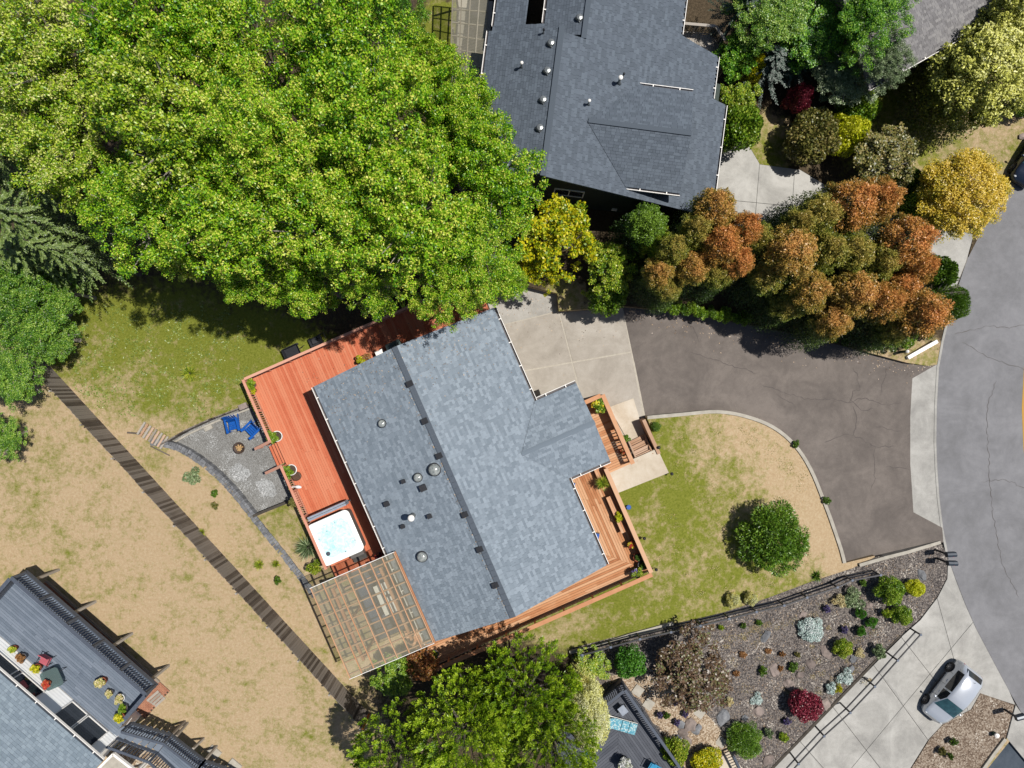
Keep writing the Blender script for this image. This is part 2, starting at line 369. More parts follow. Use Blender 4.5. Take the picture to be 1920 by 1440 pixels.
def asphalt_mat(name, c0, c1, c2, patch=.5, streak=None):
    t = NT(name)
    f = t.math('MULTIPLY', t.math('SUBTRACT', t.noise(.42, 6, .68, dist=.6), .5), 1.5+patch*2)
    f = t.math('ADD', f, t.math('MULTIPLY', t.math('SUBTRACT', t.noise(45, 3, .8), .5), 1.1))
    f = t.math('ADD', f, t.math('MULTIPLY', t.math('SUBTRACT', t.noise(2.4, 5, .7), .5), .8))
    f = t.math('ADD', f, .5)
    col = t.ramp(f, [(.08, c0), (.5, c1), (.92, c2)]); t.bump(t.noise(90, 3), .5, .012); return t.fin(col, .9, 0, .2)
M['lawn'] = lawn_mat()
M['gardengravel'] = gravel_mat('dark_garden_gravel', [A(62, 58, 58), A(102, 96, 94), A(148, 139, 132)], 16, A(200, 192, 182), .8)
M['peagravel'] = gravel_mat('tan_pea_gravel', [A(120, 100, 80), A(172, 148, 122), A(212, 196, 174)], 15, A(236, 228, 214), .8)
M['islandgravel'] = gravel_mat('brown_river_gravel', [A(98, 82, 70), A(140, 122, 106), A(182, 168, 152)], 14, A(216, 206, 192), .8)
M['patiogravel'] = gravel_mat('grey_crushed_gravel', [A(122, 120, 116), A(146, 145, 142), A(172, 172, 170)], 30, A(214, 216, 216), .6)
M['whitegravel'] = gravel_mat('pale_crushed_rock', [A(136, 135, 132), A(164, 165, 165), A(198, 200, 200)], 17, A(224, 224, 224))
M['pathgravel'] = gravel_mat('grey_path_gravel', [A(120, 118, 114), A(158, 158, 158), A(190, 190, 190)], 20)
M['asphalt'] = asphalt_mat('brown_asphalt', A(106, 99, 95), A(122, 114, 109), A(139, 130, 124), .22)
M['road'] = asphalt_mat('road_asphalt', A(128, 128, 131), A(142, 142, 146), A(156, 156, 160), .15)
M['darkasphalt'] = asphalt_mat('fresh_asphalt', A(70, 80, 92), A(84, 94, 106), A(98, 106, 118), .4)
M['aggregate'] = asphalt_mat('exposed_aggregate', A(172, 164, 153), A(190, 182, 171), A(206, 199, 189), .25)
M['slab'] = asphalt_mat('slab_concrete', A(164, 160, 154), A(188, 184, 177), A(208, 204, 198), .3)
M['walk'] = asphalt_mat('beige_walkway', A(206, 190, 168), A(224, 210, 190), A(236, 226, 210), .45)
M['nconc'] = asphalt_mat('driveway_concrete', A(166, 164, 160), A(188, 186, 181), A(208, 206, 201), .4)
M['crack'] = simple('crack_tar', A(92, 86, 84), A(108, 101, 98), 12, .95)
M['jointdirt'] = simple('joint_dirt', A(138, 132, 122), A(118, 112, 104), 9, .95)
M['jointpale'] = simple('pale_joint', A(214, 206, 192), A(192, 184, 170), 9, .95)

# ---------------------------------------------------------------- ground regions (photo pixels -> sheets that drape on their own level)
def inpoly(p, poly):
    x, y = p; c = False; j = len(poly)-1
    for i in range(len(poly)):
        xi, yi = poly[i]; xj, yj = poly[j]
        if (yi > y) != (yj > y) and x < (xj-xi)*(y-yi)/(yj-yi)+xi: c = not c
        j = i
    return c
def tri2d(polys, extra, keep):
    vs, es = [], []
    for poly in polys:
        o = len(vs); n = len(poly); vs += [Vector(p) for p in poly]; es += [(o+i, o+(i+1) % n) for i in range(n)]
    vs += [Vector(p) for p in extra]
    V, E_, Fc, *_ = delaunay_2d_cdt(vs, es, [], 0, 1e-4)
    out = []
    for f in Fc:
        c = sum((V[i] for i in f), Vector((0, 0)))/len(f)
        if keep(c): out.append(tuple(f))
    return V, out
def build_sheet(name, V, T, zf, mat, skirt, parent=None, attrs=None):
    used = sorted({i for t in T for i in t}); mp = {k: n for n, k in enumerate(used)}
    pts = [V[i] for i in used]; co_ = [P(p.x, p.y, zf(p.x, p.y)) for p in pts]; fs = []
    for t in T:
        t = [mp[i] for i in t]; a, b, c = (co_[i] for i in t[:3])
        if (b-a).cross(c-a).z < 0: t = t[::-1]
        fs.append(tuple(t))
    cnt = {}
    for f in fs:
        for i in range(len(f)):
            e = (f[i], f[(i+1) % len(f)]); cnt[e] = 1
    g = G(); g.v = [tuple(c) for c in co_]; g.f = fs[:]
    if skirt:
        low = {}
        def lo(i):
            if i not in low: low[i] = len(g.v); v = g.v[i]; g.v.append((v[0], v[1], v[2]-skirt))
            return low[i]
        for (a, b) in list(cnt):
            if (b, a) not in cnt: g.f.append((b, a, lo(a), lo(b)))
    o = mk(name, g, mat, parent)
    if attrs:
        for an, fn in attrs.items():
            at = o.data.attributes.new(an, 'FLOAT', 'POINT'); vals = [fn(p.x, p.y) for p in pts]
            vals += [0.0]*(len(g.v)-len(vals)); at.data.foreach_set('value', vals)
    return o
def inset(poly, d):
    n = len(poly); ar = sum(poly[i-1][0]*poly[i][1]-poly[i][0]*poly[i-1][1] for i in range(n))
    if ar < 0: poly = poly[::-1]
    out = []
    for i in range(n):
        p0, p1, p2 = Vector(poly[i-1]), Vector(poly[i]), Vector(poly[(i+1) % n])
        a = (p1-p0).normalized(); b = (p2-p1).normalized(); na = Vector((-a.y, a.x)); nb = Vector((-b.y, b.x))
        m = na+nb
        m = na if m.length < 1e-3 else m/max(.3, m.dot(na))
        out.append(tuple(p1+m*d))
    return out
def sheet(name, poly, zf, mat, skirt=.12, grid=40, parent=None):
    if parent is None: poly = inset(poly, -.8)
    xs = [p[0] for p in poly]; ys = [p[1] for p in poly]; ex = []
    x = min(xs)+grid/2
    while x < max(xs):
        y = min(ys)+grid/2
        while y < max(ys):
            if inpoly((x, y), poly): ex.append((x, y))
            y += grid
        x += grid
    V, T = tri2d([poly], ex, lambda c: inpoly((c.x, c.y), poly))
    return build_sheet(name, V, T, zf, mat, skirt, parent)
ROADL = [(2120, 130), (2010, 215), (1940, 290), (1890, 368), (1845, 425), (1816, 482), (1798, 535), (1780, 590), (1768, 640), (1759, 690), (1755, 760),
         (1754, 830), (1756, 880), (1760, 935), (1767, 992), (1777, 1042), (1793, 1088), (1810, 1132), (1830, 1177), (1860, 1234), (1890, 1290), (1925, 1352), (1990, 1455), (2080, 1580)]
ROAD = ROADL+[(2560, 1400), (2330, 1060), (2290, 760), (2380, 480), (2560, 330)]
DRIVE = [(1168, 573), (1240, 580), (1300, 589), (1400, 607), (1500, 628), (1580, 648), (1640, 664), (1700, 680), (1740, 686), (1755, 684), (1710, 709),
         (1706, 780), (1706, 870), (1712, 961), (1766, 990), (1768, 1016), (1700, 1030), (1640, 1042), (1587, 1055), (1577, 1030), (1560, 980), (1545, 940),
         (1520, 880), (1490, 835), (1450, 802), (1400, 782), (1345, 773), (1280, 778), (1212, 784)]
APRON = [(1757, 684), (1711, 709), (1707, 780), (1707, 870), (1713, 960), (1766, 989), (1759, 935), (1755.5, 880), (1753.5, 830), (1754.5, 760)]
PAD = [(905, 545), (985, 535), (1045, 550), (1048, 583), (1168, 575), (1210, 784), (1216, 790), (1234, 850), (1150, 880), (1060, 830), (1000, 775), (935, 620)]
PATIO = [(306, 832), (352, 806), (400, 784), (468, 758), (520, 850), (548, 940), (474, 968), (452, 940), (425, 908), (385, 873), (345, 848)]
UPDRIVE = [(1335, 300), (1398, 262), (1425, 308), (1500, 318), (1545, 345), (1700, 402), (1826, 440), (1812, 490), (1790, 545), (1740, 500), (1560, 450), (1420, 492), (1340, 420)]
NDRIVE = [(1778, 1046), (1794, 1090), (1811, 1134), (1831, 1179), (1861, 1236), (1891, 1292), (1904, 1322), (1870, 1311), (1838, 1300), (1820, 1332), (1768, 1358), (1740, 1388),
          (1700, 1452), (1660, 1560), (1400, 1500), (1452, 1438), (1560, 1326), (1640, 1243), (1692, 1192), (1726, 1162), (1758, 1120), (1776, 1085)]
ISLAND = [(1839, 1301), (1870, 1312), (1903, 1323), (1888, 1384), (1842, 1442), (1800, 1500), (1664, 1556), (1704, 1450), (1744, 1386), (1770, 1358), (1822, 1331)]
GARDEN = [(1072, 1216), (1150, 1196), (1260, 1172), (1360, 1148), (1440, 1122), (1520, 1092), (1600, 1066), (1640, 1046), (1700, 1034), (1766, 1022), (1776, 1046), (1774, 1084), (1756, 1119),
          (1724, 1160), (1690, 1190), (1638, 1241), (1558, 1324), (1450, 1436), (1398, 1498), (1250, 1500), (1085, 1400)]
PEA = [(1140, 1268), (1200, 1262), (1262, 1278), (1290, 1312), (1330, 1345), (1365, 1385), (1375, 1420), (1330, 1445), (1270, 1440), (1200, 1310), (1160, 1292)]
LOWASPH = [(1893, 1390), (1848, 1446), (1800, 1520), (2040, 1560), (1960, 1470)]
SIDEAP = [(1905, 1324), (1926, 1354), (1990, 1456), (1962, 1472), (1893, 1389), (1889, 1384)]
zRoad = lambda x, y: -2.80
def attr_blob(bl):
    def f(x, y):
        s = w = 0
        for bx, by, r, v in bl:
            d = math.hypot(x-bx, y-by)/r
            k = math.exp(-d*d*1.5); s += k*v; w += k
        return s/w if w > 1e-9 else 0.4
    return f
GREEN = attr_blob([(200, 600, 110, 1.15), (330, 640, 120, 1.25), (480, 620, 90, 1.3), (300, 740, 80, .85), (420, 740, 70, .8), (220, 720, 70, .6), (560, 620, 60, 1), (330, 790, 60, .3), (240, 790, 50, .15),
                   (150, 780, 60, .0), (80, 760, 60, .28), (60, 870, 90, .42), (200, 950, 120, .02), (320, 1120, 160, .05), (480, 1300, 130, .06), (100, 1000, 110, .12), (330, 900, 60, .02), (420, 1000, 60, .05), (560, 980, 50, .5),
                   (520, 960, 40, .75), (580, 1200, 90, .05), (640, 1300, 80, .3), (560, 1390, 80, .2), (380, 1400, 90, .0), (130, 1060, 60, .2), (90, 660, 60, .6),
                   (1260, 880, 70, 1.1), (1330, 830, 70, .35), (1440, 830, 60, -.1), (1290, 960, 70, 1.05), (1380, 910, 70, .6), (1480, 890, 50, -.4), (1500, 940, 50, -.5), (1535, 970, 50, -.6), (1550, 1040, 40, -.5), (1400, 800, 40, -.3), (1440, 870, 40, .0), (1250, 1060, 80, .85), (1340, 1060, 80, .7),
                   (1150, 1140, 70, 1.1), (1230, 1110, 60, .95), (1420, 1090, 70, .8), (1500, 1060, 50, .5), (1050, 1180, 60, .6), (1340, 780, 60, .2), (1230, 800, 30, .9),
                   (1430, 200, 60, .6), (1410, 280, 50, .9), (1440, 250, 50, .35), (1640, 190, 50, 1.1), (1760, 260, 60, .45), (1820, 260, 70, .2), (1880, 250, 60, .35), (1720, 300, 60, 1), (820, 40, 60, 1.05), (1060, 570, 40, .4), (700, 30, 100, 1), (1730, 670, 50, .25), (1600, 650, 60, .1)])
SOIL = attr_blob([(250, 250, 260, 1), (500, 250, 260, 1), (750, 300, 220, 1), (30, 350, 150, 1), (60, 560, 70, .9), (120, 620, 60, .1), (250, 520, 70, .55), (420, 560, 60, .5), (600, 560, 60, .6), (300, 680, 160, 0), (500, 700, 100, 0), (200, 1000, 300, 0), (500, 1200, 260, 0),
                  (1350, 950, 220, 0), (1200, 1080, 160, 0), (1525, 950, 40, .36), (1490, 880, 40, .34), (1450, 840, 40, .3), (1400, 860, 60, .05), (1550, 1030, 40, .34), (1600, 1045, 40, .3), (850, 1370, 120, 1), (1040, 1330, 90, 1), (720, 1290, 60, .7), (640, 1330, 60, .2), (1300, 520, 110, 1), (1550, 540, 150, 1), (1720, 560, 80, .9), (1730, 665, 40, .15), (1640, 660, 40, .25),
                  (1450, 80, 120, 1), (1600, 60, 130, .9), (1680, 170, 60, .2), (1800, 260, 90, .0), (1500, 230, 60, .5), (1420, 260, 50, 0), (1640, 300, 60, .5), (1740, 380, 60, .5), (1060, 572, 40, .2), (1000, 380, 80, 1), (1150, 420, 80, 1), (820, 60, 50, 0), (1880, 240, 60, .0), (880, 200, 90, .5)])
holes = [ROAD, DRIVE, APRON, PAD, PATIO, UPDRIVE, NDRIVE, ISLAND, GARDEN, LOWASPH, SIDEAP]
ext = []
for x in range(-20, 1960, 30):
    for y in range(-20, 1480, 30): ext.append((x+.37*((y//30) % 2)*20, y+.11))
for x in range(-900, 2900, 120):
    for y in range(-900, 2400, 120):
        if not (-30 < x < 1960 and -30 < y < 1490): ext.append((x, y+.3))
big = [(-1000, -1000), (3000, -1000), (3000, 2500), (-1000, 2500)]
def grow(poly, d): return inset(poly, -d)
fat = [grow(h, 4) for h in holes]
V, T = tri2d([big]+holes, ext, lambda c: not any(inpoly((c.x, c.y), h) for h in holes) and sum(inpoly((c.x, c.y), h) for h in fat) < 2)
ground = build_sheet('ground', V, T, zL, M['lawn'], .9, attrs={'green': GREEN, 'soil': SOIL})
tag(ground, kind='structure')
def struct(o): o['kind'] = 'structure'; return o
road = struct(sheet('road', ROAD, zRoad, M['road'], .2, 80))
driveway = struct(sheet('driveway', DRIVE, zD, M['asphalt'], .3, 30))
struct(sheet('driveway_apron', APRON, lambda x, y: -2.68, M['nconc'], .3, 50))
updrive = struct(sheet('concrete_driveway', UPDRIVE, lambda x, y: zL(x)-.05, M['jointdirt'], .3, 40))
patio = struct(sheet('gravel_patio', PATIO, lambda x, y: -.4, M['patiogravel'], .1, 40))
pad = struct(sheet('garage_forecourt', PAD, lambda x, y: -.715, M['jointpale'], .2, 60))
ndrive = struct(sheet('sloping_driveway', NDRIVE, lambda x, y: zN(x)-.08, M['jointdirt'], .3, 30))
struct(sheet('gravel_island', ISLAND, lambda x, y: zN(x)+.03, M['islandgravel'], .3, 30))
struct(sheet('garden_bed', GARDEN, lambda x, y: zL(x)+.02, M['gardengravel'], 1.2, 30))
struct(sheet('pea_gravel_path', PEA, lambda x, y: zL(x)+.026, M['peagravel'], .02, 30))
struct(sheet('side_apron', SIDEAP, lambda x, y: -2.7, M['nconc'], .2, 60))
struct(sheet('asphalt_drive', LOWASPH, lambda x, y: -2.9, M['darkasphalt'], .2, 60))
# pale raked patches on the patio, path beyond
for c, rx, ry, a in (((447, 887), 24, 19, .3), ((500, 915), 24, 17, .5), ((460, 800), 17, 12, .2)):
    pts = []
    for k in range(18):
        t = k*2*math.pi/18; r = random.uniform(.75, 1.1); x, y = rx*math.cos(t)*r, ry*math.sin(t)*r
        pts.append((c[0]+x*math.cos(a)-y*math.sin(a), c[1]+x*math.sin(a)+y*math.cos(a)))
    o = sheet('raked_rock', pts, lambda x, y: -.394, M['whitegravel'], 0, 15, patio); o['kind'] = 'stuff'
def split(poly, lines):
    bm = bmesh.new(); bm.faces.new([bm.verts.new((p[0], p[1], 0)) for p in poly])
    for (a, b) in lines:
        d = Vector((b[0]-a[0], b[1]-a[1], 0)); nrm = Vector((-d.y, d.x, 0)).normalized()
        bmesh.ops.bisect_plane(bm, geom=bm.verts[:]+bm.edges[:]+bm.faces[:], plane_co=(a[0], a[1], 0), plane_no=nrm)
    bm.normal_update(); out = [[(v.co.x, v.co.y) for v in f.verts] for f in bm.faces]; bm.free(); return out
def slabs(poly, lines, zf, mat, parent, gap=.4, skirt=.06, grid=30):
    for q in split(poly, lines):
        q = inset(q, gap)
        if abs(sum(q[i-1][0]*q[i][1]-q[i][0]*q[i-1][1] for i in range(len(q)))) < 200: continue
        o = sheet('slab', q, zf, mat, skirt, grid, parent)
zp = lambda x, y: -.7
slabs([(905, 545), (985, 535), (1045, 550), (1048, 583), (930, 612)], [((985, 535), (1000, 598))], zp, M['slab'], pad)
slabs([(1048, 583), (1168, 575), (1208, 784), (1090, 800), (1000, 775), (930, 612)], [((1048, 583), (1090, 745)), ((985, 695), (1195, 658))], zp, M['aggregate'], pad, 1.3)
slabs(UPDRIVE, [((1425, 300), (1410, 480)), ((1335, 372), (1540, 392)), ((1490, 318), (1480, 470)), ((1640, 380), (1600, 470)), ((1760, 410), (1720, 520))], lambda x, y: zL(x)+.03, M['nconc'], updrive)
slabs(NDRIVE, [((1600, 1436), (1790, 1208)), ((1754, 1110), (1806, 1300)), ((1565, 1330), (1650, 1440)), ((1640, 1250), (1720, 1360)), ((1690, 1195), (1780, 1310)), ((1500, 1390), (1570, 1470))],
      lambda x, y: zN(x), M['nconc'], ndrive)
# cracks in the driveway and street
def crack(parent, pts, zf, w, dz=.006):
    g = G(); q = []
    for (a, b) in zip(pts[:-1], pts[1:]):
        n = max(2, int(math.hypot(b[0]-a[0], b[1]-a[1])/6))
        for k in range(n):
            t = k/n; q.append((a[0]+(b[0]-a[0])*t+random.uniform(-2.2, 2.2), a[1]+(b[1]-a[1])*t+random.uniform(-2.2, 2.2)))
    q.append(pts[-1])
    for i, p in enumerate(q):
        a, b = Vector(q[max(0, i-1)]), Vector(q[min(len(q)-1, i+1)]); d = (b-a).normalized(); n = Vector((-d.y, d.x))
        ww = w*random.uniform(.35, 1)*(1 if 0 < i < len(q)-1 else .2)
        for s_ in (-1, 1): c = Vector(p)+n*(s_*ww); g.v.append(tuple(P(c.x, c.y, zf(c.x, c.y)+dz)))
    g.f = [(2*i, 2*i+1, 2*i+3, 2*i+2) for i in range(len(q)-1)]
    mk('crack', g, M['crack'], parent)
for pts in ([(1430, 722), (1470, 735), (1510, 748), (1560, 748), (1590, 755), (1620, 745), (1655, 760), (1690, 756)], [(1590, 755), (1600, 735), (1612, 730), (1606, 700), (1600, 690)], [(1650, 740), (1660, 700), (1662, 690)], [(1600, 760), (1608, 790), (1600, 815), (1580, 815), (1545, 830)],
            [(1600, 815), (1640, 838), (1680, 838)], [(1640, 838), (1638, 870), (1640, 905), (1632, 920)], [(1640, 800), (1690, 808)], [(1280, 600), (1300, 615), (1310, 640)], [(1595, 748), (1615, 770), (1640, 765)], [(1455, 740), (1490, 760)], [(1660, 875), (1705, 880)], [(1290, 660), (1420, 700)]):
    crack(driveway, pts, zD, .75)
for pts in ([(1790, 628), (1850, 610), (1885, 614), (1925, 610)], [(1805, 640), (1850, 668), (1925, 695)], [(1868, 715), (1852, 760), (1850, 800), (1855, 880), (1858, 930), (1866, 990), (1880, 1060), (1910, 1120)], [(1840, 905), (1880, 898), (1925, 915)]):
    crack(road, pts, zRoad, .55)
yl = G(); ln = [(2030, 330), (1970, 470), (1938, 590), (1922, 690), (1918, 765), (1921, 840), (1932, 930), (1952, 1020), (1990, 1130)]
for o_ in (0, 9):
    q = [(x+o_, y) for x, y in ln]
    for a, b in zip(q[:-1], q[1:]):
        yl.add([P(a[0]-2, a[1], -2.794), P(a[0]+2, a[1], -2.794), P(b[0]+2, b[1], -2.794), P(b[0]-2, b[1], -2.794)], [(0, 3, 2, 1)])
struct(mk('centre_line', yl, M['yellowpaint']))
# kerb along the street edge
g = G()
for a, b in zip(ROADL[7:15], ROADL[8:16]):
    g.beam(P(a[0]-2, a[1], -2.74), P(b[0]-2, b[1], -2.74), .14, .16)
struct(mk('kerb', g, M['nconc']))

def wall_path(name, pts, z0f, z1f, w, mat, parent=None, pref='z1'):
    """continuous low wall along pixel points; top follows z1f, foot follows z0f"""
    g = G(); top = [P(x, y, z1f(x, y)) for x, y in pts]; n = len(pts)
    for i in range(n):
        a, b = top[max(0, i-1)], top[min(n-1, i+1)]; d = (b-a); d.z = 0; d.normalize(); e = Vector((-d.y, d.x, 0))*w/2
        z0 = z0f(*pts[i])
        for q in (top[i]-e, top[i]+e): g.v.append(tuple(q))
        for q in (top[i]+e, top[i]-e): g.v.append((q.x, q.y, z0))
    for i in range(n-1):
        o = 4*i
        for k in range(4): g.f.append((o+k, o+4+k, o+4+(k+1) % 4, o+(k+1) % 4))
    g.f += [(0, 1, 2, 3), tuple(4*(n-1)+k for k in (3, 2, 1, 0))]
    return mk(name, g, mat, parent)
def smooth_pts(pts, n=4):
    out = []
    for i in range(len(pts)-1):
        p0, p1, p2, p3 = (Vector(pts[max(0, min(len(pts)-1, k))]) for k in (i-1, i, i+1, i+2))
        for k in range(n):
            t = k/n; out.append(tuple(.5*((2*p1)+(p2-p0)*t+(2*p0-5*p1+4*p2-p3)*t*t+(3*p1-p0-3*p2+p3)*t**3)))
    out.append(tuple(pts[-1])); return out
lawn_curve = smooth_pts([(1214, 783), (1280, 777), (1345, 772), (1400, 781), (1450, 801), (1490, 834), (1520, 879), (1545, 939), (1560, 979), (1577, 1029), (1584, 1056)])
tag(wall_path('lawn_kerb', lawn_curve, lambda x, y: zD(x)-.3, lambda x, y: zL(x)+.1, .2, M['concrete_w']),
    'curved pale concrete edging wall between front lawn and asphalt driveway', 'edging')
tag(wall_path('concrete_kerb', [(1612, 1060), (1660, 1046), (1700, 1036), (1764, 1017)], lambda x, y: zL(x)-.35, lambda x, y: zL(x)+.16, .2, M['concrete_w']),
    'straight weathered concrete edging below the driveway mouth, beside two letterboxes', 'edging')
b = G(); b.beam(P(1701, 671, -2.24), P(1756, 640, -2.40), .22, .22)
tag(mk('parking_kerb', b, M['white']), 'white concrete parking bar lying beside the street corner of the driveway', 'parking bar')

# ---------------------------------------------------------------- roofs, boards
def ivals(poly, b):
    xs = []
    for i in range(len(poly)):
        (a0, b0), (a1, b1) = poly[i-1], poly[i]
        if (b0 > b) != (b1 > b): xs.append(a0+(a1-a0)*(b-b0)/(b1-b0))
    xs.sort(); return list(zip(xs[::2], xs[1::2]))
def strips(poly, width, gap):
    bs = [p[1] for p in poly]; b = min(bs); k = 0
    while b < max(bs)-.02:
        lo, hi = b+gap/2, min(b+width-gap/2, max(bs)-.001); e = (hi-lo)*.02
        I, J = ivals(poly, lo+e), ivals(poly, hi-e)
        if len(I) != len(J): I = J = ivals(poly, (lo+hi)/2)
        for (p, q), (r, s_) in zip(I, J):
            if q-p > .05 or s_-r > .05: yield [(p, lo), (q, lo), (s_, hi), (r, hi)]
        b += width
def boards(parent, poly, fn, width, gap, th, mat, name='board', maxlen=None):
    """poly in (along, across); fn maps (along, across) to top-surface world point"""
    for q in strips(poly, width, gap):
        cuts = [0, 1]
        L = q[1][0]-q[0][0]
        if maxlen and L > maxlen:
            n = int(L/maxlen)+1; off = random.uniform(-.25, .25)/n; cuts = [0]+[(i/n)+off for i in range(1, n)]+[1]
        for t0, t1 in zip(cuts[:-1], cuts[1:]):
            e = .004/max(L, .1)
            lp = lambda a, b, t: (a[0]+(b[0]-a[0])*t, a[1]+(b[1]-a[1])*t)
            c = [lp(q[0], q[1], t0+e), lp(q[0], q[1], t1-e), lp(q[3], q[2], t1-e), lp(q[3], q[2], t0+e)]
            top = [Vector(fn(*x)) for x in c]
            if (top[1]-top[0]).cross(top[2]-top[0]).z < 0: top = top[::-1]
            dz = random.uniform(-.002, .002)
            top = [t+Vector((0, 0, dz)) for t in top]
            g = G(); g.hexa([t-Vector((0, 0, th)) for t in top], top); mk(name, g, mat, parent)
def shingles(parent, pts, e, mat, expo=.145, tab=.28, th=.016, rows_rand=True):
    """tabs laid on the 3-D polygon pts; e = eave direction"""
    pts = [Vector(p) for p in pts]; nrm = Vector((0, 0, 0))
    for i in range(len(pts)): nrm += (pts[i]-pts[0]).cross(pts[(i+1) % len(pts)]-pts[0])
    nrm.normalize(); nrm = nrm if nrm.z > 0 else -nrm
    e = Vector(e); e = (e-nrm*e.dot(nrm)).normalized(); s_ = nrm.cross(e)
    if s_.z < 0: e = -e; s_ = nrm.cross(e)
    o = pts[0]; poly = [((p-o).dot(e), (p-o).dot(s_)) for p in pts]
    b0 = min(p[1] for p in poly); b1 = max(p[1] for p in poly); V_, F_, R_ = [], [], []
    b = b0; row = 0
    while b < b1-.02:
        bl, bh = b, min(b+expo*1.02, b1); I, J = ivals(poly, bl+.002), ivals(poly, bh-.002)
        if I and J:
            (p, q), (r, t) = I[0], J[0]; a = min(p, r)-random.uniform(0, tab); end = max(q, t)
            while a < end:
                w = tab*random.choice((.5, .7, .9, 1, 1.15)) if rows_rand else tab
                A_ = [max(a+.004, p), min(a+w-.004, q)]; B_ = [max(a+.004, r), min(a+w-.004, t)]
                a += w
                if A_[1]-A_[0] < .01 and B_[1]-B_[0] < .01: continue
                A_[1] = max(A_); B_[1] = max(B_)
                h = th*random.uniform(.7, 1.6)
                k = len(V_)
                for (x, y, z) in ((A_[0], bl, h), (A_[1], bl, h), (B_[1], bh, .003), (B_[0], bh, .003), (A_[0], bl, -.01), (A_[1], bl, -.01), (B_[1], bh, -.01), (B_[0], bh, -.01)):
                    V_.append(o+e*x+s_*y+nrm*z)
                F_ += [(k, k+1, k+2, k+3), (k+4, k+5, k+1, k), (k+5, k+6, k+2, k+1), (k+7, k+4, k, k+3)]
                x = random.random(); R_ += [x]*4
        b += expo; row += 1
    g = G(); g.v = V_; g.f = F_; ob = mk('shingles', g, mat, parent)
    at = ob.data.attributes.new('rnd', 'FLOAT', 'FACE'); at.data.foreach_set('value', R_)
    ob['kind'] = 'stuff'; return ob
def roof_plane(g, pts, th=.16):
    pts = [Vector(p) for p in pts]; n = (pts[1]-pts[0]).cross(pts[2]-pts[0])
    if n.z < 0: pts = pts[::-1]
    g.hexa([p-Vector((0, 0, th)) for p in pts], [p-Vector((0, 0, .012)) for p in pts])
def gutter(parent, a, b, out, n=None, fancy=True, w=.13):
    a, b, out = Vector(a), Vector(b), Vector(out).normalized()
    g = G(); up = Vector((0, 0, 1))
    g.beam(a+out*w/2-up*.12, b+out*w/2-up*.12, w, .02)
    o = mk('gutter', g, M['gutter'], parent)
    l = G(); l.beam(a+out*(w+.012)-up*.06, b+out*(w+.012)-up*.06, .03, .13); mk('gutter_lip', l, M['white'], o)
    L = (b-a).length; n = n or max(2, int(L/1.25)); k = G()
    for i in range(n):
        p = a+(b-a)*((i+.5)/n); k = G(); k.beam(p-out*.03-up*.005, p+out*(w+.03)-up*.005, .05, .025); mk('bracket', k, M['white'], o)
    return o

# ================================================================ main house
r0, r1 = P(745, 655, 4.9), P(968, 1163, 4.9)
Uh = (r1-r0); Uh.z = 0; Uh.normalize(); Vh = Vector((-Uh.y, Uh.x, 0)); O = P(590, 728, 3.1); O.z = 0
def hf(u, v, z=0): return O+Uh*u+Vh*v+Vector((0, 0, z))
def uv(px, py, z=0):
    d = P(px, py, z)-O; return d.dot(Uh), d.dot(Vh)
ZE, ZR, VR, VE, U0, U1 = 3.1, 4.9, 5.2, 10.6, -.1, 15.1
house = thing('house', 'house with blue-grey shingle roof in the middle, red deck on one side', 'house', hf(7.5, 5.2, 0))
g = G()
cs = [(.5, -.85), (10.1, -.85), (10.1, 3.02), (VR, 4.66), (.5, 3.02)]
g.hexa([hf(.35, v, z) for v, z in cs], [hf(14.65, v, z) for v, z in cs])
mk('wall', g, M['siding_t'], house)
g = G(); cs = [(5.85, -.85), (9.55, -.85), (9.55, 2.95), (7.7, 3.42), (5.85, 2.95)]
g.hexa([hf(u, 10.102, z) for u, z in cs], [hf(u, 12.6, z) for u, z in cs]); mk('wall', g, M['siding_t'], house)
g = G()
for a, b in ((1.0, 5.0),):
    for k in range(4): g.hexa([hf(a, 10.105, -.68+k*.55), hf(b, 10.105, -.68+k*.55), hf(b, 10.105, -.16+k*.55), hf(a, 10.105, -.16+k*.55)],
                              [hf(a, 10.14, -.68+k*.55), hf(b, 10.14, -.68+k*.55), hf(b, 10.14, -.16+k*.55), hf(a, 10.14, -.16+k*.55)])
mk('garage_door', g, M['white'], house)
for u, w, z0, z1 in ((2.2, 1.6, 1.3, 2.5), (6.5, 2.4, .6, 2.65), (11, 1.8, 1.2, 2.5)):
    f = G(); f.hexa([hf(u, .47, z0), hf(u+w, .47, z0), hf(u+w, .47, z1), hf(u, .47, z1)], [hf(u, .5, z0), hf(u+w, .5, z0), hf(u+w, .5, z1), hf(u, .5, z1)])
    fo = mk('window', f, M['white'], house)
    f = G(); f.hexa([hf(u+.07, .45, z0+.07), hf(u+w-.07, .45, z0+.07), hf(u+w-.07, .45, z1-.07), hf(u+.07, .45, z1-.07)], [hf(u+.07, .48, z0+.07), hf(u+w-.07, .48, z0+.07), hf(u+w-.07, .48, z1-.07), hf(u+.07, .48, z1-.07)])
    mk('pane', f, M['glass'], fo)
g = G()
LS = [hf(U0, 0, ZE), hf(U1, 0, ZE), hf(U1, VR, ZR), hf(U0, VR, ZR)]
RS = [hf(U0, VE, ZE), hf(U1, VE, ZE), hf(U1, VR, ZR), hf(U0, VR, ZR)]
pw = (ZR-ZE)/(VE-VR); WU0, WU1, WV = 5.42, 9.97, 13.05; WC = (WU0+WU1)/2; rise = (WU1-WU0)/2*pw*.78; VI = VE-rise/pw
WL_ = [hf(WU0, WV, ZE+.03), hf(WC, WV, ZE+rise+.03), hf(WC, VI, ZE+rise+.03), hf(WU0, VE, ZE+.03)]
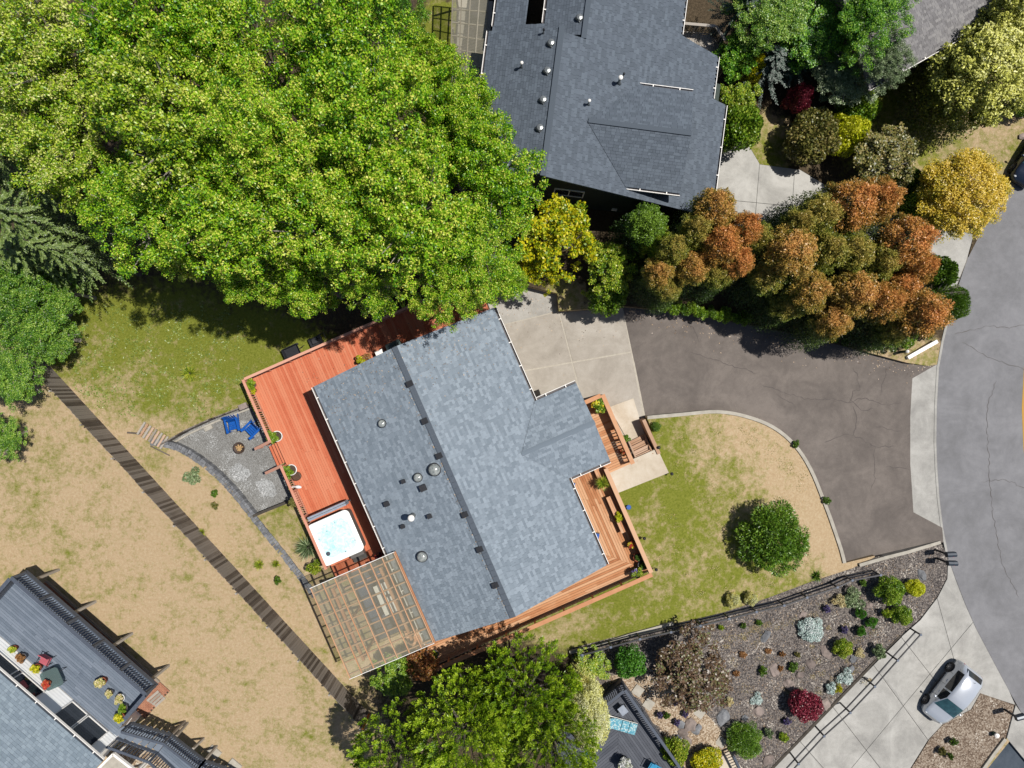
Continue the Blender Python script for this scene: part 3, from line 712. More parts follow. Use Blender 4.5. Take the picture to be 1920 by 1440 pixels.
WR_ = [hf(WU1, WV, ZE+.03), hf(WC, WV, ZE+rise+.03), hf(WC, VI, ZE+rise+.03), hf(WU1, VE, ZE+.03)]
for q in (LS, RS, WL_, WR_): roof_plane(g, q)
roof = mk('roof', g, M['cap'], house)
shingles(roof, LS, Uh, M['roof']); shingles(roof, RS, Uh, M['roof']); shingles(roof, WL_, Vh, M['roof']); shingles(roof, WR_, Vh, M['roof'])
g = G()
n = 46
for i in range(n):
    u = U0+(U1-U0)*i/n; w = (U1-U0)/n*.97
    g.hexa([hf(u, VR-.27, ZR-.095), hf(u+w, VR-.27, ZR-.095), hf(u+w, VR+.02, ZR), hf(u, VR+.02, ZR)][::-1], [hf(u, VR-.27, ZR-.03), hf(u+w, VR-.27, ZR-.03), hf(u+w, VR+.04, ZR+.06), hf(u, VR+.04, ZR+.06)][::-1])
mk('ridge_vent', g, M['cap'], roof)
g = G(); n = 17
for i in range(n):
    v = VI+(WV-VI)*i/n; w = (WV-VI)/n*1.1; z = ZE+rise+.03
    for s_ in (-1, 1):
        g.add([hf(WC, v, z+.03), hf(WC, v+w, z+.045), hf(WC+s_*.13, v+w, z-.13*pw*.78+.045), hf(WC+s_*.13, v, z-.13*pw*.78+.03)], [(0, 1, 2, 3) if s_ < 0 else (3, 2, 1, 0)])
mk('ridge_cap', g, M['roof'], roof)
for a, b, o_ in ((hf(U0, 0, ZE), hf(U1, 0, ZE), -Vh), (hf(U0, VE, ZE), hf(WU0, VE, ZE), Vh), (hf(WU1, VE, ZE), hf(U1, VE, ZE), Vh), (hf(WU0, VE+.12, ZE), hf(WU0, WV, ZE), -Uh), (hf(WU1, VE+.12, ZE), hf(WU1, WV, ZE), Uh)):
    gutter(house, a, b, o_)
def zroof(v): return ZE+(ZR-ZE)*(v/VR if v < VR else (VE-v)/(VE-VR))
def on_roof(px, py, dz=0):
    z = 4.0
    for _ in range(6): u, v = uv(px, py, z); z = zroof(v)+dz
    return u, v, z
for k, (px, py) in enumerate(((767, 720), (795, 790), (822, 855), (870, 965), (898, 1030), (927, 1097))):
    u, v, z = on_roof(px, py); g = G(); sl_ = (ZR-ZE)/VR
    a = [hf(u-.17, v-.16, z-.16*sl_-.02), hf(u+.17, v-.16, z-.16*sl_-.02), hf(u+.17, v+.22, z+.22*sl_-.02), hf(u-.17, v+.22, z+.22*sl_-.02)]
    t = [hf(u-.14, v-.13, z+.13), hf(u+.14, v-.13, z+.13), hf(u+.14, v+.22, z+.15), hf(u-.14, v+.22, z+.15)]
    g.hexa(a[::-1], t[::-1]); mk('roof_vent', g, M['black'], house)
for px, py, r in ((717, 794, .2), (815, 880, .31), (784, 895, .22), (792, 1043, .27)):
    u, v, z = on_roof(px, py); c = hf(u, v, z); g = G()
    g.lathe(c, [(r*1.15, -.12), (r*1.15, .1), (r*1.02, .16)], 18); cl = mk('skylight_collar', g, M['darkmetal'], house, True)
    g = G(); g.lathe(c+Vector((0, 0, .15)), [(r*math.cos(a), r*.62*math.sin(a)) for a in (0, .3, .6, .9, 1.2, 1.45)], 18)
    mk('skylight_dome', g, M['dome'], cl, True)
for px, py, r in ((757, 902, .1), (726, 944, .13), (806, 967, .11), (756, 986, .1), (794, 914, .16)):
    u, v, z = on_roof(px, py); g = G(); g.box(hf(u, v, z+.05), r*1.7, r*2.0, .26, math.atan2(Uh.y, Uh.x)); b = mk('roof_exhaust', g, M['black'], house)
    g = G(); g.box(hf(u, v, z+.2), r*2.1, r*2.3, .05, math.atan2(Uh.y, Uh.x)); mk('exhaust_cap', g, M['black'], b)
u, v, z = on_roof(775, 966); c = hf(u, v, z)
g = G(); g.lathe(c, [(.2, -.1), (.11, .12), (.1, .75)], 14); fl = mk('flue', g, M['steel'], house, True)
g = G(); g.lathe(c+Vector((0, 0, .75)), [(.17, 0), (.18, .1), (.12, .16), (.02, .19)], 14); mk('flue_cap', g, M['white'], fl, True)

# ---------------------------------------------------------------- red deck
ZK = .55
ua, va = uv(455, 712, 1.5); uw, _ = uv(613, 1067, 1.5); _, vn = uv(917, 581, ZK); us0, _ = uv(505, 829, 1.5); us1, _ = uv(532, 871, 1.5)
deck = thing('red_deck', 'red stained timber deck wrapping the house, with hot tub and planters', 'deck', hf(ua, va, 0))
uw2 = uw+.9
boards(deck, [(ua, va), (ua, vn), (.34, vn), (.34, .48), (uw2, .48), (uw2, va)], lambda a, b: hf(a, b, ZK), .138, .008, .035, M['redboard'], maxlen=6.5)
g = G()
g.slab([hf(ua+.02, va+.02)[:2], hf(ua+.02, vn-.02)[:2], hf(ua+.04, vn-.02)[:2], hf(ua+.04, va+.04)[:2], hf(uw2-.02, va+.04)[:2], hf(uw2-.02, va+.02)[:2]], 0, ZK-.04)
for i in range(12):
    v = va+.2+i*1.1
    g.beam(hf(ua+.1, v, .3), hf(.3, v, .3), .05, .2) if v < vn else None
for i in range(12): g.beam(hf(ua+.1+i*1.2, va+.1, .3), hf(ua+.1+i*1.2, .45, .3), .05, .2) if ua+.1+i*1.2 > .4 else None
mk('skirt_frame', g, M['redrail'], deck)
def railing(parent, a, b, ztop, zdeck, mat, spacing=0.13, capw=.15, postsp=1.6, bal=.045, lower=True, capmat=None, pw_=.09, endposts=(True, True), foot=None):
    """guard rail from a to b (x,y): cap, lower rail, posts, balusters"""
    a, b = Vector((a[0], a[1], 0)), Vector((b[0], b[1], 0)); L = (b-a).length; d = (b-a).normalized(); up = Vector((0, 0, 1)); zf = zdeck if foot is None else foot
    g = G(); g.beam(a+up*(ztop-.02), b+up*(ztop-.02), capw, .04); cap = mk('cap_rail', g, capmat or mat, parent)
    if lower: g = G(); g.beam(a+up*(zdeck+.1), b+up*(zdeck+.1), .04, .06); mk('lower_rail', g, mat, parent)
    n = max(1, round(L/postsp))
    for i in range(n+1):
        if (i == 0 and not endposts[0]) or (i == n and not endposts[1]): continue
        p = a+d*(L*i/n); p = p+d*(.05 if i == 0 else -.05 if i == n else 0); g = G(); g.beam(p+up*(zf-.02), p+up*(ztop-.042), pw_, pw_); mk('post', g, mat, parent)
    if spacing:
        zb0, zb1 = zdeck+.13, ztop-.045
        key = ('bal', mat.name, round(zb1-zb0, 2), bal)
        if key not in MESH:
            q = G(); q.box((0, 0, (zb1-zb0)/2), bal, bal, zb1-zb0); me = bpy.data.meshes.new('baluster'); me.from_pydata(q.v, [], q.f); me.materials.append(mat); MESH[key] = me
        m = int(L/spacing)
        for i in range(1, m):
            p = a+d*(L*i/m); link('baluster', MESH[key], parent, (p.x, p.y, zb0), math.atan2(d.y, d.x))
MESH = {}
railing(deck, hf(ua, va), hf(us0, va), 1.5, ZK, M['redrail'], foot=0)
railing(deck, hf(us1, va), hf(uw, va), 1.5, ZK, M['redrail'], foot=0)
railing(deck, hf(ua, va+.09), hf(ua, vn), 1.5, ZK, M['redrail'], spacing=0, postsp=1.35, endposts=(False, True), foot=0)
g = G(); g.beam(hf(ua, va+.1, 1.05), hf(ua, vn, 1.05), .04, .09); mk('mid_rail', g, M['redrail'], deck)
for k in range(3):
    z = ZK-.2375*(k+1); g = G(); v1 = va+.06-.27*k
    g.hexa([hf(us0+.12, v1-.29, z-.05), hf(us1-.12, v1-.29, z-.05), hf(us1-.12, v1, z-.05), hf(us0+.12, v1, z-.05)], [hf(us0+.12, v1-.29, z), hf(us1-.12, v1-.29, z), hf(us1-.12, v1, z), hf(us0+.12, v1, z)])
    mk('step', g, M['redboard'], deck)
    g = G(); g.hexa([hf(us0+.1, v1-.01, z-.2), hf(us1-.1, v1-.01, z-.2), hf(us1-.1, v1+.01, z-.2), hf(us0+.1, v1+.01, z-.2)], [hf(us0+.1, v1-.01, z-.004), hf(us1-.1, v1-.01, z-.004), hf(us1-.1, v1+.01, z-.004), hf(us0+.1, v1+.01, z-.004)])
    mk('riser', g, M['redboard'], deck)
for u in (us0-.02, us1+.02):
    g = G(); g.beam(hf(u, va+.05, 1.52), hf(u, va-1.25, .72), .16, .04); mk('stair_rail', g, M['redrail'], deck)
    g = G(); g.hexa([hf(u-.04, va+.04, -.4), hf(u+.04, va+.04, -.4), hf(u+.04, va+.04, .5), hf(u-.04, va+.04, .5)], [hf(u-.04, va-.9, -.4), hf(u+.04, va-.9, -.4), hf(u+.04, va-.9, -.25), hf(u-.04, va-.9, -.25)]); mk('stringer', g, M['redboard'], deck)
    g = G(); g.beam(hf(u, va-1.2, -.4), hf(u, va-1.2, .72), .09, .09); mk('post', g, M['redrail'], deck)
# planter box hung outside the rail
g = G(); pu, pv = uv(551, 939, 1.2); g.hexa([hf(pu-.45, va-.32, .5), hf(pu+.45, va-.32, .5), hf(pu+.45, va-.06, .5), hf(pu-.45, va-.06, .5)], [hf(pu-.5, va-.36, .8), hf(pu+.5, va-.36, .8), hf(pu+.5, va-.06, .8), hf(pu-.5, va-.06, .8)])
mk('planter_box', g, M['redrail'], deck)

# ---------------------------------------------------------------- cedar deck
ZC = .28
_, ve1 = uv(1130, 740, 1.2); un, _ = uv(1128, 741, 1.2); ue1, _ = uv(1182, 872, 1.2); _, ve2 = uv(1178, 978, 1.2); us, _ = uv(1224, 1077, 1.2); ve2 = (ve2+uv(1224, 1077, 1.2)[1])/2
vw = uv(770, 1232, 1.0)[1]
cdeck = thing('cedar_deck', 'natural cedar deck around the front corner of the house', 'deck', hf(us, ve2, 0))
mi = 14.68
boards(cdeck, [(9.6, 10.12), (9.6, ve2), (us, ve2), (mi, 10.12)], lambda a, b: hf(a, b, ZC), .142, .014, .035, M['cedar'], maxlen=4.2)
boards(cdeck, [(10.12, mi), (ve2, us), (vw, us), (vw, mi)], lambda a, b: hf(b, a, ZC), .142, .014, .035, M['cedar'], maxlen=4.2)
boards(cdeck, [(12.62, un), (ve1, un), (ve1, ue1+.1), (ve2+.01, ue1+.1), (ve2+.01, 9.58), (12.62, 9.58)] if ve2 > 12.62 else [(12.62, un), (ve1, un), (ve1, ue1+.1), (12.62, ue1+.1)], lambda a, b: hf(b, a, ZC), .142, .014, .035, M['cedar'])
g = G(); g.slab([hf(us-.03, vw)[:2], hf(us-.03, ve2-.03)[:2], hf(9.65, ve2-.03)[:2], hf(9.65, ve2-.08)[:2], hf(us-.08, ve2-.08)[:2], hf(us-.08, vw)[:2]], -.9, ZC-.04)
g.slab([hf(un+.03, 12.65)[:2], hf(un+.03, ve1-.03)[:2], hf(9.55, ve1-.03)[:2], hf(9.55, ve1-.08)[:2], hf(un+.08, ve1-.08)[:2], hf(un+.08, 12.65)[:2]], -.9, ZC-.04)
mk('skirt_frame', g, M['cedar'], cdeck)
capE = .24

railing(cdeck, hf(us, ve2), hf(us, vw), 1.2, ZC, M['cedarcap'], spacing=0, postsp=1.75, capw=capE, foot=-.4)
railing(cdeck, hf(us-.12, ve2), hf(uv(1133, 880, 1.2)[0], ve2), 1.2, ZC, M['cedarcap'], spacing=0, postsp=1.7, capw=capE, endposts=(False, True), foot=-.4)
railing(cdeck, hf(un, ve1), hf(ue1, ve1), 1.2, ZC, M['cedarcap'], spacing=0, postsp=1.5, capw=capE, foot=-.7)
railing(cdeck, hf(un, ve1-.12), hf(un, 12.75), 1.2, ZC, M['cedarcap'], spacing=0, postsp=1.0, capw=capE, endposts=(False, True), foot=-.7)
def infill(a, b, z0, z1, n):
    for k in range(n):
        z = z0+(z1-z0)*k/n; g = G(); g.beam(Vector(a)+Vector((0, 0, z+.06)), Vector(b)+Vector((0, 0, z+.06)), .03, (z1-z0)/n-.012); mk('rail_board', g, M['cedar'], cdeck)
infill(hf(us-.1, ve2), hf(uv(1133, 880, 1.2)[0], ve2), ZC+.05, 1.1, 6)
infill(hf(un, ve1), hf(un+2.2, ve1), ZC+.05, 1.1, 6); infill(hf(un, ve1-.12), hf(un, 12.75), ZC+.05, 1.1, 6)
k = 0
u = un+2.4
while u < ue1-.1:
    g = G(); g.beam(hf(u, ve1, ZC), hf(u, ve1, 1.16), .04, .09); mk('baluster', g, M['cedarcap'], cdeck); u += .2
bn = thing('bench', 'long cedar bench along the front deck rail with pots on it', 'bench', hf(12, ve2-.5, ZC))
for (a, b) in ((10.35, 11.75), (12.25, 13.55), (13.7, 14.5)):
    for j in range(2):
        g = G(); v = ve2-.62+j*.16; g.hexa([hf(a, v, ZC+.38), hf(b, v, ZC+.38), hf(b, v+.15, ZC+.38), hf(a, v+.15, ZC+.38)], [hf(a, v, ZC+.42), hf(b, v, ZC+.42), hf(b, v+.15, ZC+.42), hf(a, v+.15, ZC+.42)]); mk('seat_board', g, M['cedarcap'], bn)
    for u in (a+.1, b-.1):
        g = G(); g.hexa([hf(u-.04, ve2-.6, ZC), hf(u+.04, ve2-.6, ZC), hf(u+.04, ve2-.33, ZC), hf(u-.04, ve2-.33, ZC)], [hf(u-.04, ve2-.6, ZC+.375), hf(u+.04, ve2-.6, ZC+.375), hf(u+.04, ve2-.33, ZC+.375), hf(u-.04, ve2-.33, ZC+.375)]); mk('leg', g, M['cedar'], bn)

# entry walk, steps
walk = struct(sheet('entry_walk', [(1143, 764), (1187, 748), (1208, 815), (1180, 829)], lambda x, y: -.66, M['walk'], .1, 30))
land = struct(sheet('entry_landing', [(1140, 882), (1232, 842), (1253, 886), (1160, 923)], lambda x, y: .2, M['walk'], 1.0, 30))
st = thing('entry_steps', 'weathered wooden steps leading from the walkway up to the beige landing', 'steps', P(1205, 845, -.7))
q0, q1 = Vector((1179, 829)), Vector((1208, 815)); dd = (Vector((1195, 866))-q0)/4
for k in range(4):
    z = -.48+.17*k; a, b = q0+dd*k, q1+dd*k; c, d = b+dd, a+dd; g = G()
    top = [P(p.x, p.y, z) for p in (a, b, c, d)]
    for h0, h1 in ((0, .47), (.53, 1)):
        s4 = [top[0].lerp(top[3], h0), top[1].lerp(top[2], h0), top[1].lerp(top[2], h1), top[0].lerp(top[3], h1)]; g.hexa([p-Vector((0, 0, .05)) for p in s4][::-1], s4[::-1])
    mk('tread', g, M['treads'], st)
    g = G(); g.beam(top[0]-Vector((0, 0, .1)), top[1]-Vector((0, 0, .1)), .03, .17); mk('riser', g, M['treads'], st)
for s_, w_ in ((0, .08), (1, .08)):
    p = q0 if s_ == 0 else q1; g = G(); g.beam(P(p.x, p.y, -.55), P((p+dd*4).x, (p+dd*4).y, .13), w_, .2); mk('stringer', g, M['treads'], st)
tag(wall_path('step_wall', [(1207, 787), (1214, 803), (1236, 851)], lambda x, y: -.9, lambda x, y: .28, .2, M['treads']), 'low timber-capped wall beside the entry steps', 'wall')

# ---------------------------------------------------------------- pergola roof over the side deck
pc = [uv(580, 1103, 3.35), uv(740, 1037, 3.55), uv(815, 1205, 3.55), uv(655, 1272, 3.35)]
pu0 = (pc[0][0]+pc[1][0])/2; pu1 = (pc[2][0]+pc[3][0])/2; pv0 = (pc[0][1]+pc[3][1])/2; pv1 = (pc[1][1]+pc[2][1])/2
perg = thing('patio_cover', 'translucent corrugated patio cover on a timber frame beside the hot tub', 'patio cover', hf(pu0, pv0, 0))
zc = lambda v: 3.35+.2*(v-pv0)/(pv1-pv0)
NR = 8
for i in range(NR):
    v = pv0+.05+(pv1-pv0-.1)*i/(NR-1); g = G(); g.beam(hf(pu0, v, zc(v)-.09), hf(pu1, v, zc(v)-.09), .045, .1); mk('rafter', g, M['cedarcap'], perg)
for i in range(8):
    u = pu0+.35+(pu1-pu0-.5)*i/7; g = G(); g.beam(hf(u, pv0+.02, zc(pv0)-.2), hf(u, pv1-.02, zc(pv1)-.2), .07, .11); mk('purlin', g, M['cedarcap'], perg)
for i in range(NR):
    v = pv0+.05+(pv1-pv0-.1)*i/(NR-1); g = G(); g.beam(hf(pu0, v, zc(v)+.012), hf(pu1, v, zc(v)+.012), .04, .025); mk('batten', g, M['cedarcap'], perg)
for v in (pv0+1.0, pv1-1.15):
    g = G(); g.beam(hf(pu0+.5, v, zc(v)-.37), hf(pu1-.5, v, zc(v)-.37), .13, .2); mk('beam', g, M['cedarcap'], perg)
    for u in (pu0+.6, (pu0+pu1)/2, pu1-.6):
        g = G(); zz = 0 if v < pv0+1.5 else 0; g.beam(hf(u, v, zz-.02), hf(u, v, zc(v)-.47), .13, .13); mk('post', g, M['cedarcap'], perg)
for i in range(NR-1):
    v0 = pv0+.05+(pv1-pv0-.1)*i/(NR-1); v1 = pv0+.05+(pv1-pv0-.1)*(i+1)/(NR-1); v0 += -.03; v1 += -.035
    g = G(); n = int((pu1-pu0)/.0375)
    for k in range(n+1):
        u = pu0+(pu1-pu0)*k/n; h = .014*math.cos(k*math.pi/1.0)
        g.v += [tuple(hf(u, v0, zc(v0)-.02+h)), tuple(hf(u, v1, zc(v1)-.02+h))]
    g.f = [(2*k, 2*k+1, 2*k+3, 2*k+2) for k in range(n)]
    mk('corrugated_sheet', g, M['poly'], perg)
g = G(); g.beam(hf(pu0-.03, pv1+.03, zc(pv1)-.03), hf(pu1+.03, pv1+.03, zc(pv1)-.03), .05, .14); mk('ledger', g, M['cedarcap'], perg)
for u in (pu0-.025, pu1+.025):
    g = G(); g.beam(hf(u, pv0, zc(pv0)), hf(u, pv1, zc(pv1)), .03, .06); mk('edge_strip', g, M['white'], perg)
# floor under the cover
pd = thing('side_deck', 'low grey timber floor seen through the patio cover', 'deck', hf(pu0+1, pv0+1, 0))
boards(pd, [(uw2+.02, pv0+1.1), (uw2+.02, .46), (14.62, .46), (14.62, pv0+1.1)], lambda a, b: hf(a, b, .22), .14, .014, .035, M['slateboard'], maxlen=5)
g = G(); g.slab([hf(uw2+.06, pv0+1.2)[:2], hf(uw2+.06, .4)[:2], hf(14.5, .4)[:2], hf(14.5, pv0+1.2)[:2]], 0, .18); mk('base', g, M['darkrail'], pd)
um, vm = (pu0+pu1)/2, (pv0+pv1)/2
reflection_sheet = G(); reflection_sheet.slab([hf(um-1.5, vm-1.3)[:2], hf(um+1.2, vm-1.3)[:2], hf(um+1.2, vm+.5)[:2], hf(um-1.5, vm+.5)[:2]], .225, .24)  # blue sheet put in place of sky reflections at the cover
tag(mk('reflection_sheet', reflection_sheet, simple('blue_reflection', A(80, 104, 140), A(60, 82, 116), 9, .95)), 'dark blue sheet added for sky reflections under the translucent patio cover', 'reflection_sheet')
tb = thing('reflection_table', 'pale rectangular table added for white reflections under the translucent patio cover', 'table', hf(um, vm+.3, .24))  # invented pale table, stands in for white reflections at the cover
g = G(); g.hexa([hf(um-.9, vm-.1, .92), hf(um+.9, vm-.1, .92), hf(um+.9, vm+.8, .92), hf(um-.9, vm+.8, .92)], [hf(um-.9, vm-.1, .96), hf(um+.9, vm-.1, .96), hf(um+.9, vm+.8, .96), hf(um-.9, vm+.8, .96)]); mk('tabletop', g, M['white'], tb)
for a in (-.8, .8):
    for b in (0, .7):
        g = G(); g.beam(hf(um+a, vm+b, .22), hf(um+a, vm+b, .92), .07, .07); mk('leg', g, M['white'], tb)

# ================================================================ foliage
def leaf_mesh(name, pos, tan, nrm, L, Wd, rnd, mat, fold=.12):
    n = len(pos)
    tan = tan/np.linalg.norm(tan, axis=1, keepdims=True); nrm = nrm-tan*np.sum(nrm*tan, axis=1, keepdims=True)
    nrm /= np.maximum(1e-6, np.linalg.norm(nrm, axis=1, keepdims=True)); sd = np.cross(tan, nrm)
    L = np.broadcast_to(L, n)[:, None]; Wd = np.broadcast_to(Wd, n)[:, None]
    v = np.empty((n, 4, 3)); v[:, 0] = pos-tan*L*.5; v[:, 2] = pos+tan*L*.5-nrm*L*.06
    mid = pos-tan*L*.04+nrm*Wd*fold; v[:, 1] = mid+sd*Wd*.5; v[:, 3] = mid-sd*Wd*.5
    me = bpy.data.meshes.new(name); me.vertices.add(4*n); me.vertices.foreach_set('co', v.reshape(-1).astype(np.float32))
    me.loops.add(4*n); me.loops.foreach_set('vertex_index', np.arange(4*n, dtype=np.int32))
    me.polygons.add(n); me.polygons.foreach_set('loop_start', np.arange(0, 4*n, 4, dtype=np.int32))
    me.update(calc_edges=True)
    at = me.attributes.new('rnd', 'FLOAT', 'FACE'); at.data.foreach_set('value', np.clip(rnd, 0, 1).astype(np.float32))
    me.materials.append(mat); return me
def unit(n): d = RNG.normal(size=(n, 3)); return d/np.linalg.norm(d, axis=1, keepdims=True)
def cloud(name, clumps, n, L, Wd, mat, up=.8, shell=(.45, 1), radial=0.0, clumprnd=.35, outer=0.0, low=.35, zgrad=None):
    """leaves spread through ellipsoidal clumps"""
    cl = np.array(clumps, float); w = (cl[:, 3]*cl[:, 4]); idx = RNG.choice(len(cl), n, p=w/w.sum()); d = unit(n)
    flip = (d[:, 2] < 0) & (RNG.random(n) > low); d[flip, 2] *= -1
    rad = shell[0]+(shell[1]-shell[0])*RNG.random(n)**.6
    pos = cl[idx, :3]+d*cl[idx, 3:6]*rad[:, None]
    nrm = d*.4+np.array([0, 0, up])+unit(n)*.8; tan = unit(n)*(1-radial)+d*radial*1.4; tan[:, 2] -= .15*(1-radial)
    cr = RNG.random(len(cl))
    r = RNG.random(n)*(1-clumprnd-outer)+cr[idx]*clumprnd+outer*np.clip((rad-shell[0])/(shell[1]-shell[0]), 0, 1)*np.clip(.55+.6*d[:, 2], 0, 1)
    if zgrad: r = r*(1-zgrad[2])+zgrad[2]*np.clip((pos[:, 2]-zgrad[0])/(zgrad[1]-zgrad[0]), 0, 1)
    return leaf_mesh(name, pos, tan, nrm, L*RNG.uniform(.65, 1.3, n), Wd*RNG.uniform(.65, 1.3, n), r, mat)
def plumes(name, org, axis, length, per, L, Wd, mat, spread=.75, width=.22, flat=.5):
    """feathery conifer sprays: leaflets along each axis"""
    m = len(org); n = m*per; idx = np.repeat(np.arange(m), per); t = RNG.random(n)**.8
    ax = axis/np.linalg.norm(axis, axis=1, keepdims=True); a = ax[idx]
    side = np.cross(a, np.array([0, 0, 1.0])); side /= np.maximum(1e-5, np.linalg.norm(side, axis=1, keepdims=True)); upv = np.cross(side, a)
    s_ = RNG.uniform(-1, 1, n); h = RNG.normal(size=n)*flat
    lat = side*s_[:, None]+upv*h[:, None]; wid = (length[idx]*width*(1-t*.8))[:, None]
    pos = org[idx]+a*(t*length[idx])[:, None]+lat*wid
    tan = a+lat*spread+unit(n)*.25; nrm = upv+unit(n)*.5
    cr = RNG.random(m); r = RNG.random(n)*.45+cr[idx]*.3+t*.25
    return leaf_mesh(name, pos, tan, nrm, L*RNG.uniform(.7, 1.3, n), Wd*RNG.uniform(.7, 1.3, n), r, mat)
def trunk_geo(h, r, limbs, lean=(0, 0)):
    g = G(); pts = [(lean[0]*t*t, lean[1]*t*t, h*t) for t in (0, .25, .5, .75, 1)]
    g.tube([(x, y, z-.25 if i == 0 else z) for i, (x, y, z) in enumerate(pts)], [r*1.25, r*.9, r*.72, r*.5, r*.22], 8)
    for (t, q) in limbs:
        i = t*4; k = min(3, int(i)); f = i-k; a = Vector(pts[k]).lerp(Vector(pts[k+1]), f); q = Vector(q); m = a.lerp(q, .5)+Vector((0, 0, -.06*(q-a).length))
        g.tube([a, m, q], [r*.34, r*.22, r*.06], 5)
    return g
PROTO = {}
def proto(kind, crown_me, tg, hc, rl, barkmat='trunk'):
    me = bpy.data.meshes.new('trunk'); me.from_pydata(tg.v, [], tg.f); me.materials.append(M[barkmat]); me.update()
    PROTO[kind] = (crown_me, me, hc, rl)
def plant(kind, px, py, R, h, name, label, cat, mat=None, group=None, zg=None, rz=None, stretch=1.0, sz=None):
    """stand a plant so that its crown centre shows at pixel (px,py) with radius R pixels; h = height of the crown centre above its foot"""
    cm, tm, hc, rl = PROTO[kind]; z0 = zL(px) if zg is None else zg
    zc = z0+h; r = R*(H-zc)/F; sxy = r/rl; sz_ = h/hc if sz is None else sz
    c = P(px, py, zc); o = bpy.data.objects.new(name, None); C.objects.link(o); o.location = (c.x, c.y, z0); o.empty_display_size = .2
    o.rotation_euler.z = random.uniform(0, 6.28) if rz is None else rz; o.scale = (sxy*stretch, sxy/stretch, sz_)
    tag(o, label, cat, group)
    for nm, me in (('trunk' if h > 1.2 else 'stem', tm), ('crown' if h > 1.2 else 'foliage', cm)):
        k = bpy.data.objects.new(nm, me); C.objects.link(k); k.parent = o
        if mat and me is cm: k.material_slots[0].link = 'OBJECT'; k.material_slots[0].material = M[mat]
    return o
# --- broadleaf prototypes (metres)
def broad(kind, seed, n, hc=10.0, rl=3.2, k=400, leaf=(.135, .09), cr=(.15, .38), deep=2.3, bark='palebark', rough=1.0):
    rs = np.random.default_rng(seed); cl = []; lob = [(rs.uniform(0, 6.28), rs.uniform(.35, .75)*rl, rs.uniform(.3, .5)*rl, rs.uniform(-.4, .4)) for _ in range(9)]
    for i in range(k):
        a0, d0, r0_, z0_ = lob[i % 9]; q = math.sqrt(rs.uniform(0, 1)); a = rs.uniform(0, 6.28); x = d0*.8*math.cos(a0)+q*r0_*math.cos(a)*1.15; y = d0*.8*math.sin(a0)+q*r0_*math.sin(a)*1.15
        if i % 5 == 0: a = rs.uniform(0, 6.28); d = math.sqrt(rs.uniform(0, .8))*rl; x, y = d*math.cos(a), d*math.sin(a)
        c = rs.uniform(*cr)*rl/3.2; qq = min(1, math.hypot(x, y)/rl)
        zz = hc+deep*(math.sqrt(max(0, 1-qq*qq))*.75-.4)+z0_*rough*rl/3.2+(.35*(1-q*q)+rs.normal()*.42)*rl/3.2-(rs.uniform(.8, 3.0)*rl/3.2 if rs.random() < .28 else 0)
        cl.append((x, y, zz, c, c*rs.uniform(.8, 1.15), c*rs.uniform(.4, .65)))
    me = cloud('crown', cl, n, leaf[0], leaf[1], M['alder'], .75, (.15, 1.2), 0, .3)
    limbs = [(rs.uniform(.4, .95), c[:3]) for c in cl[::8]]+[(.9, (c[0]*1.05, c[1]*1.05, c[2]+c[5]*.9+.12)) for c in cl[1::20]]
    proto(kind, me, trunk_geo(hc+.2, .22*rl/3.2, limbs, (rs.uniform(-.4, .4), rs.uniform(-.4, .4))), hc, rl, bark)
for i in range(4): broad('alder%d' % i, 100+i, (42000, 36000, 46000, 40000)[i], leaf=((.105, .068), (.12, .078), (.098, .062), (.11, .07))[i])
broad('small', 210, 12000, 3.2, 1.6, 120, (.12, .08), (.28, .6), 1.4)
broad('small1', 211, 12000, 3.2, 1.6, 120, (.12, .08), (.28, .6), 1.4)
# --- bushes
def bush(kind, seed, n, rl=1.0, hc=.6, k=16, leaf=(.09, .06), rad=0.2, bump=.42, tall=.8, outer=.2):
    rs = np.random.default_rng(seed); cl = [(0, 0, hc, rl*.6, rl*.6, rl*.62*tall)]
    for i in range(k):
        a = i*2.4+rs.uniform(-.3, .3); t = (i+.5)/k; zz = 1-t*1.15; q = math.sqrt(max(0, 1-zz*zz)); c = rl*bump*rs.uniform(.6, 1.3); jj = rs.uniform(.5, .84)
        cl.append((q*math.cos(a)*rl*jj, q*math.sin(a)*rl*jj, hc+zz*rl*.62*tall, c, c, c*.85))
    me = cloud('foliage', cl, n, leaf[0], leaf[1], M['greenbush'], .35, (.55, 1), rad, .25, outer)
    tg = G(); tg.tube([(0, 0, -.15), (.02, .01, hc*.5), (0, 0, hc)], [rl*.07, rl*.05, rl*.03], 6)
    for i in range(5): a = i*1.26; tg.tube([(0, 0, hc*.2), (rl*.3*math.cos(a), rl*.3*math.sin(a), hc*.75)], [rl*.04, rl*.02], 5)
    proto(kind, me, tg, hc, rl)
bush('bush0', 1, 9000, 1.0, .7, 16, (.10, .07)); bush('bush1', 2, 9000, 1.0, .7, 22, (.10, .07), .2, .34)
bush('mini', 3, 1500, .4, .3, 9, (.085, .055)); bush('mini1', 4, 1300, .4, .28, 7, (.1, .04), .5)
bush('ball', 5, 8000, .8, .55, 4, (.09, .03), .75, .5, .85, .25)
bush('tiny', 6, 320, .2, .12, 6, (.07, .05))
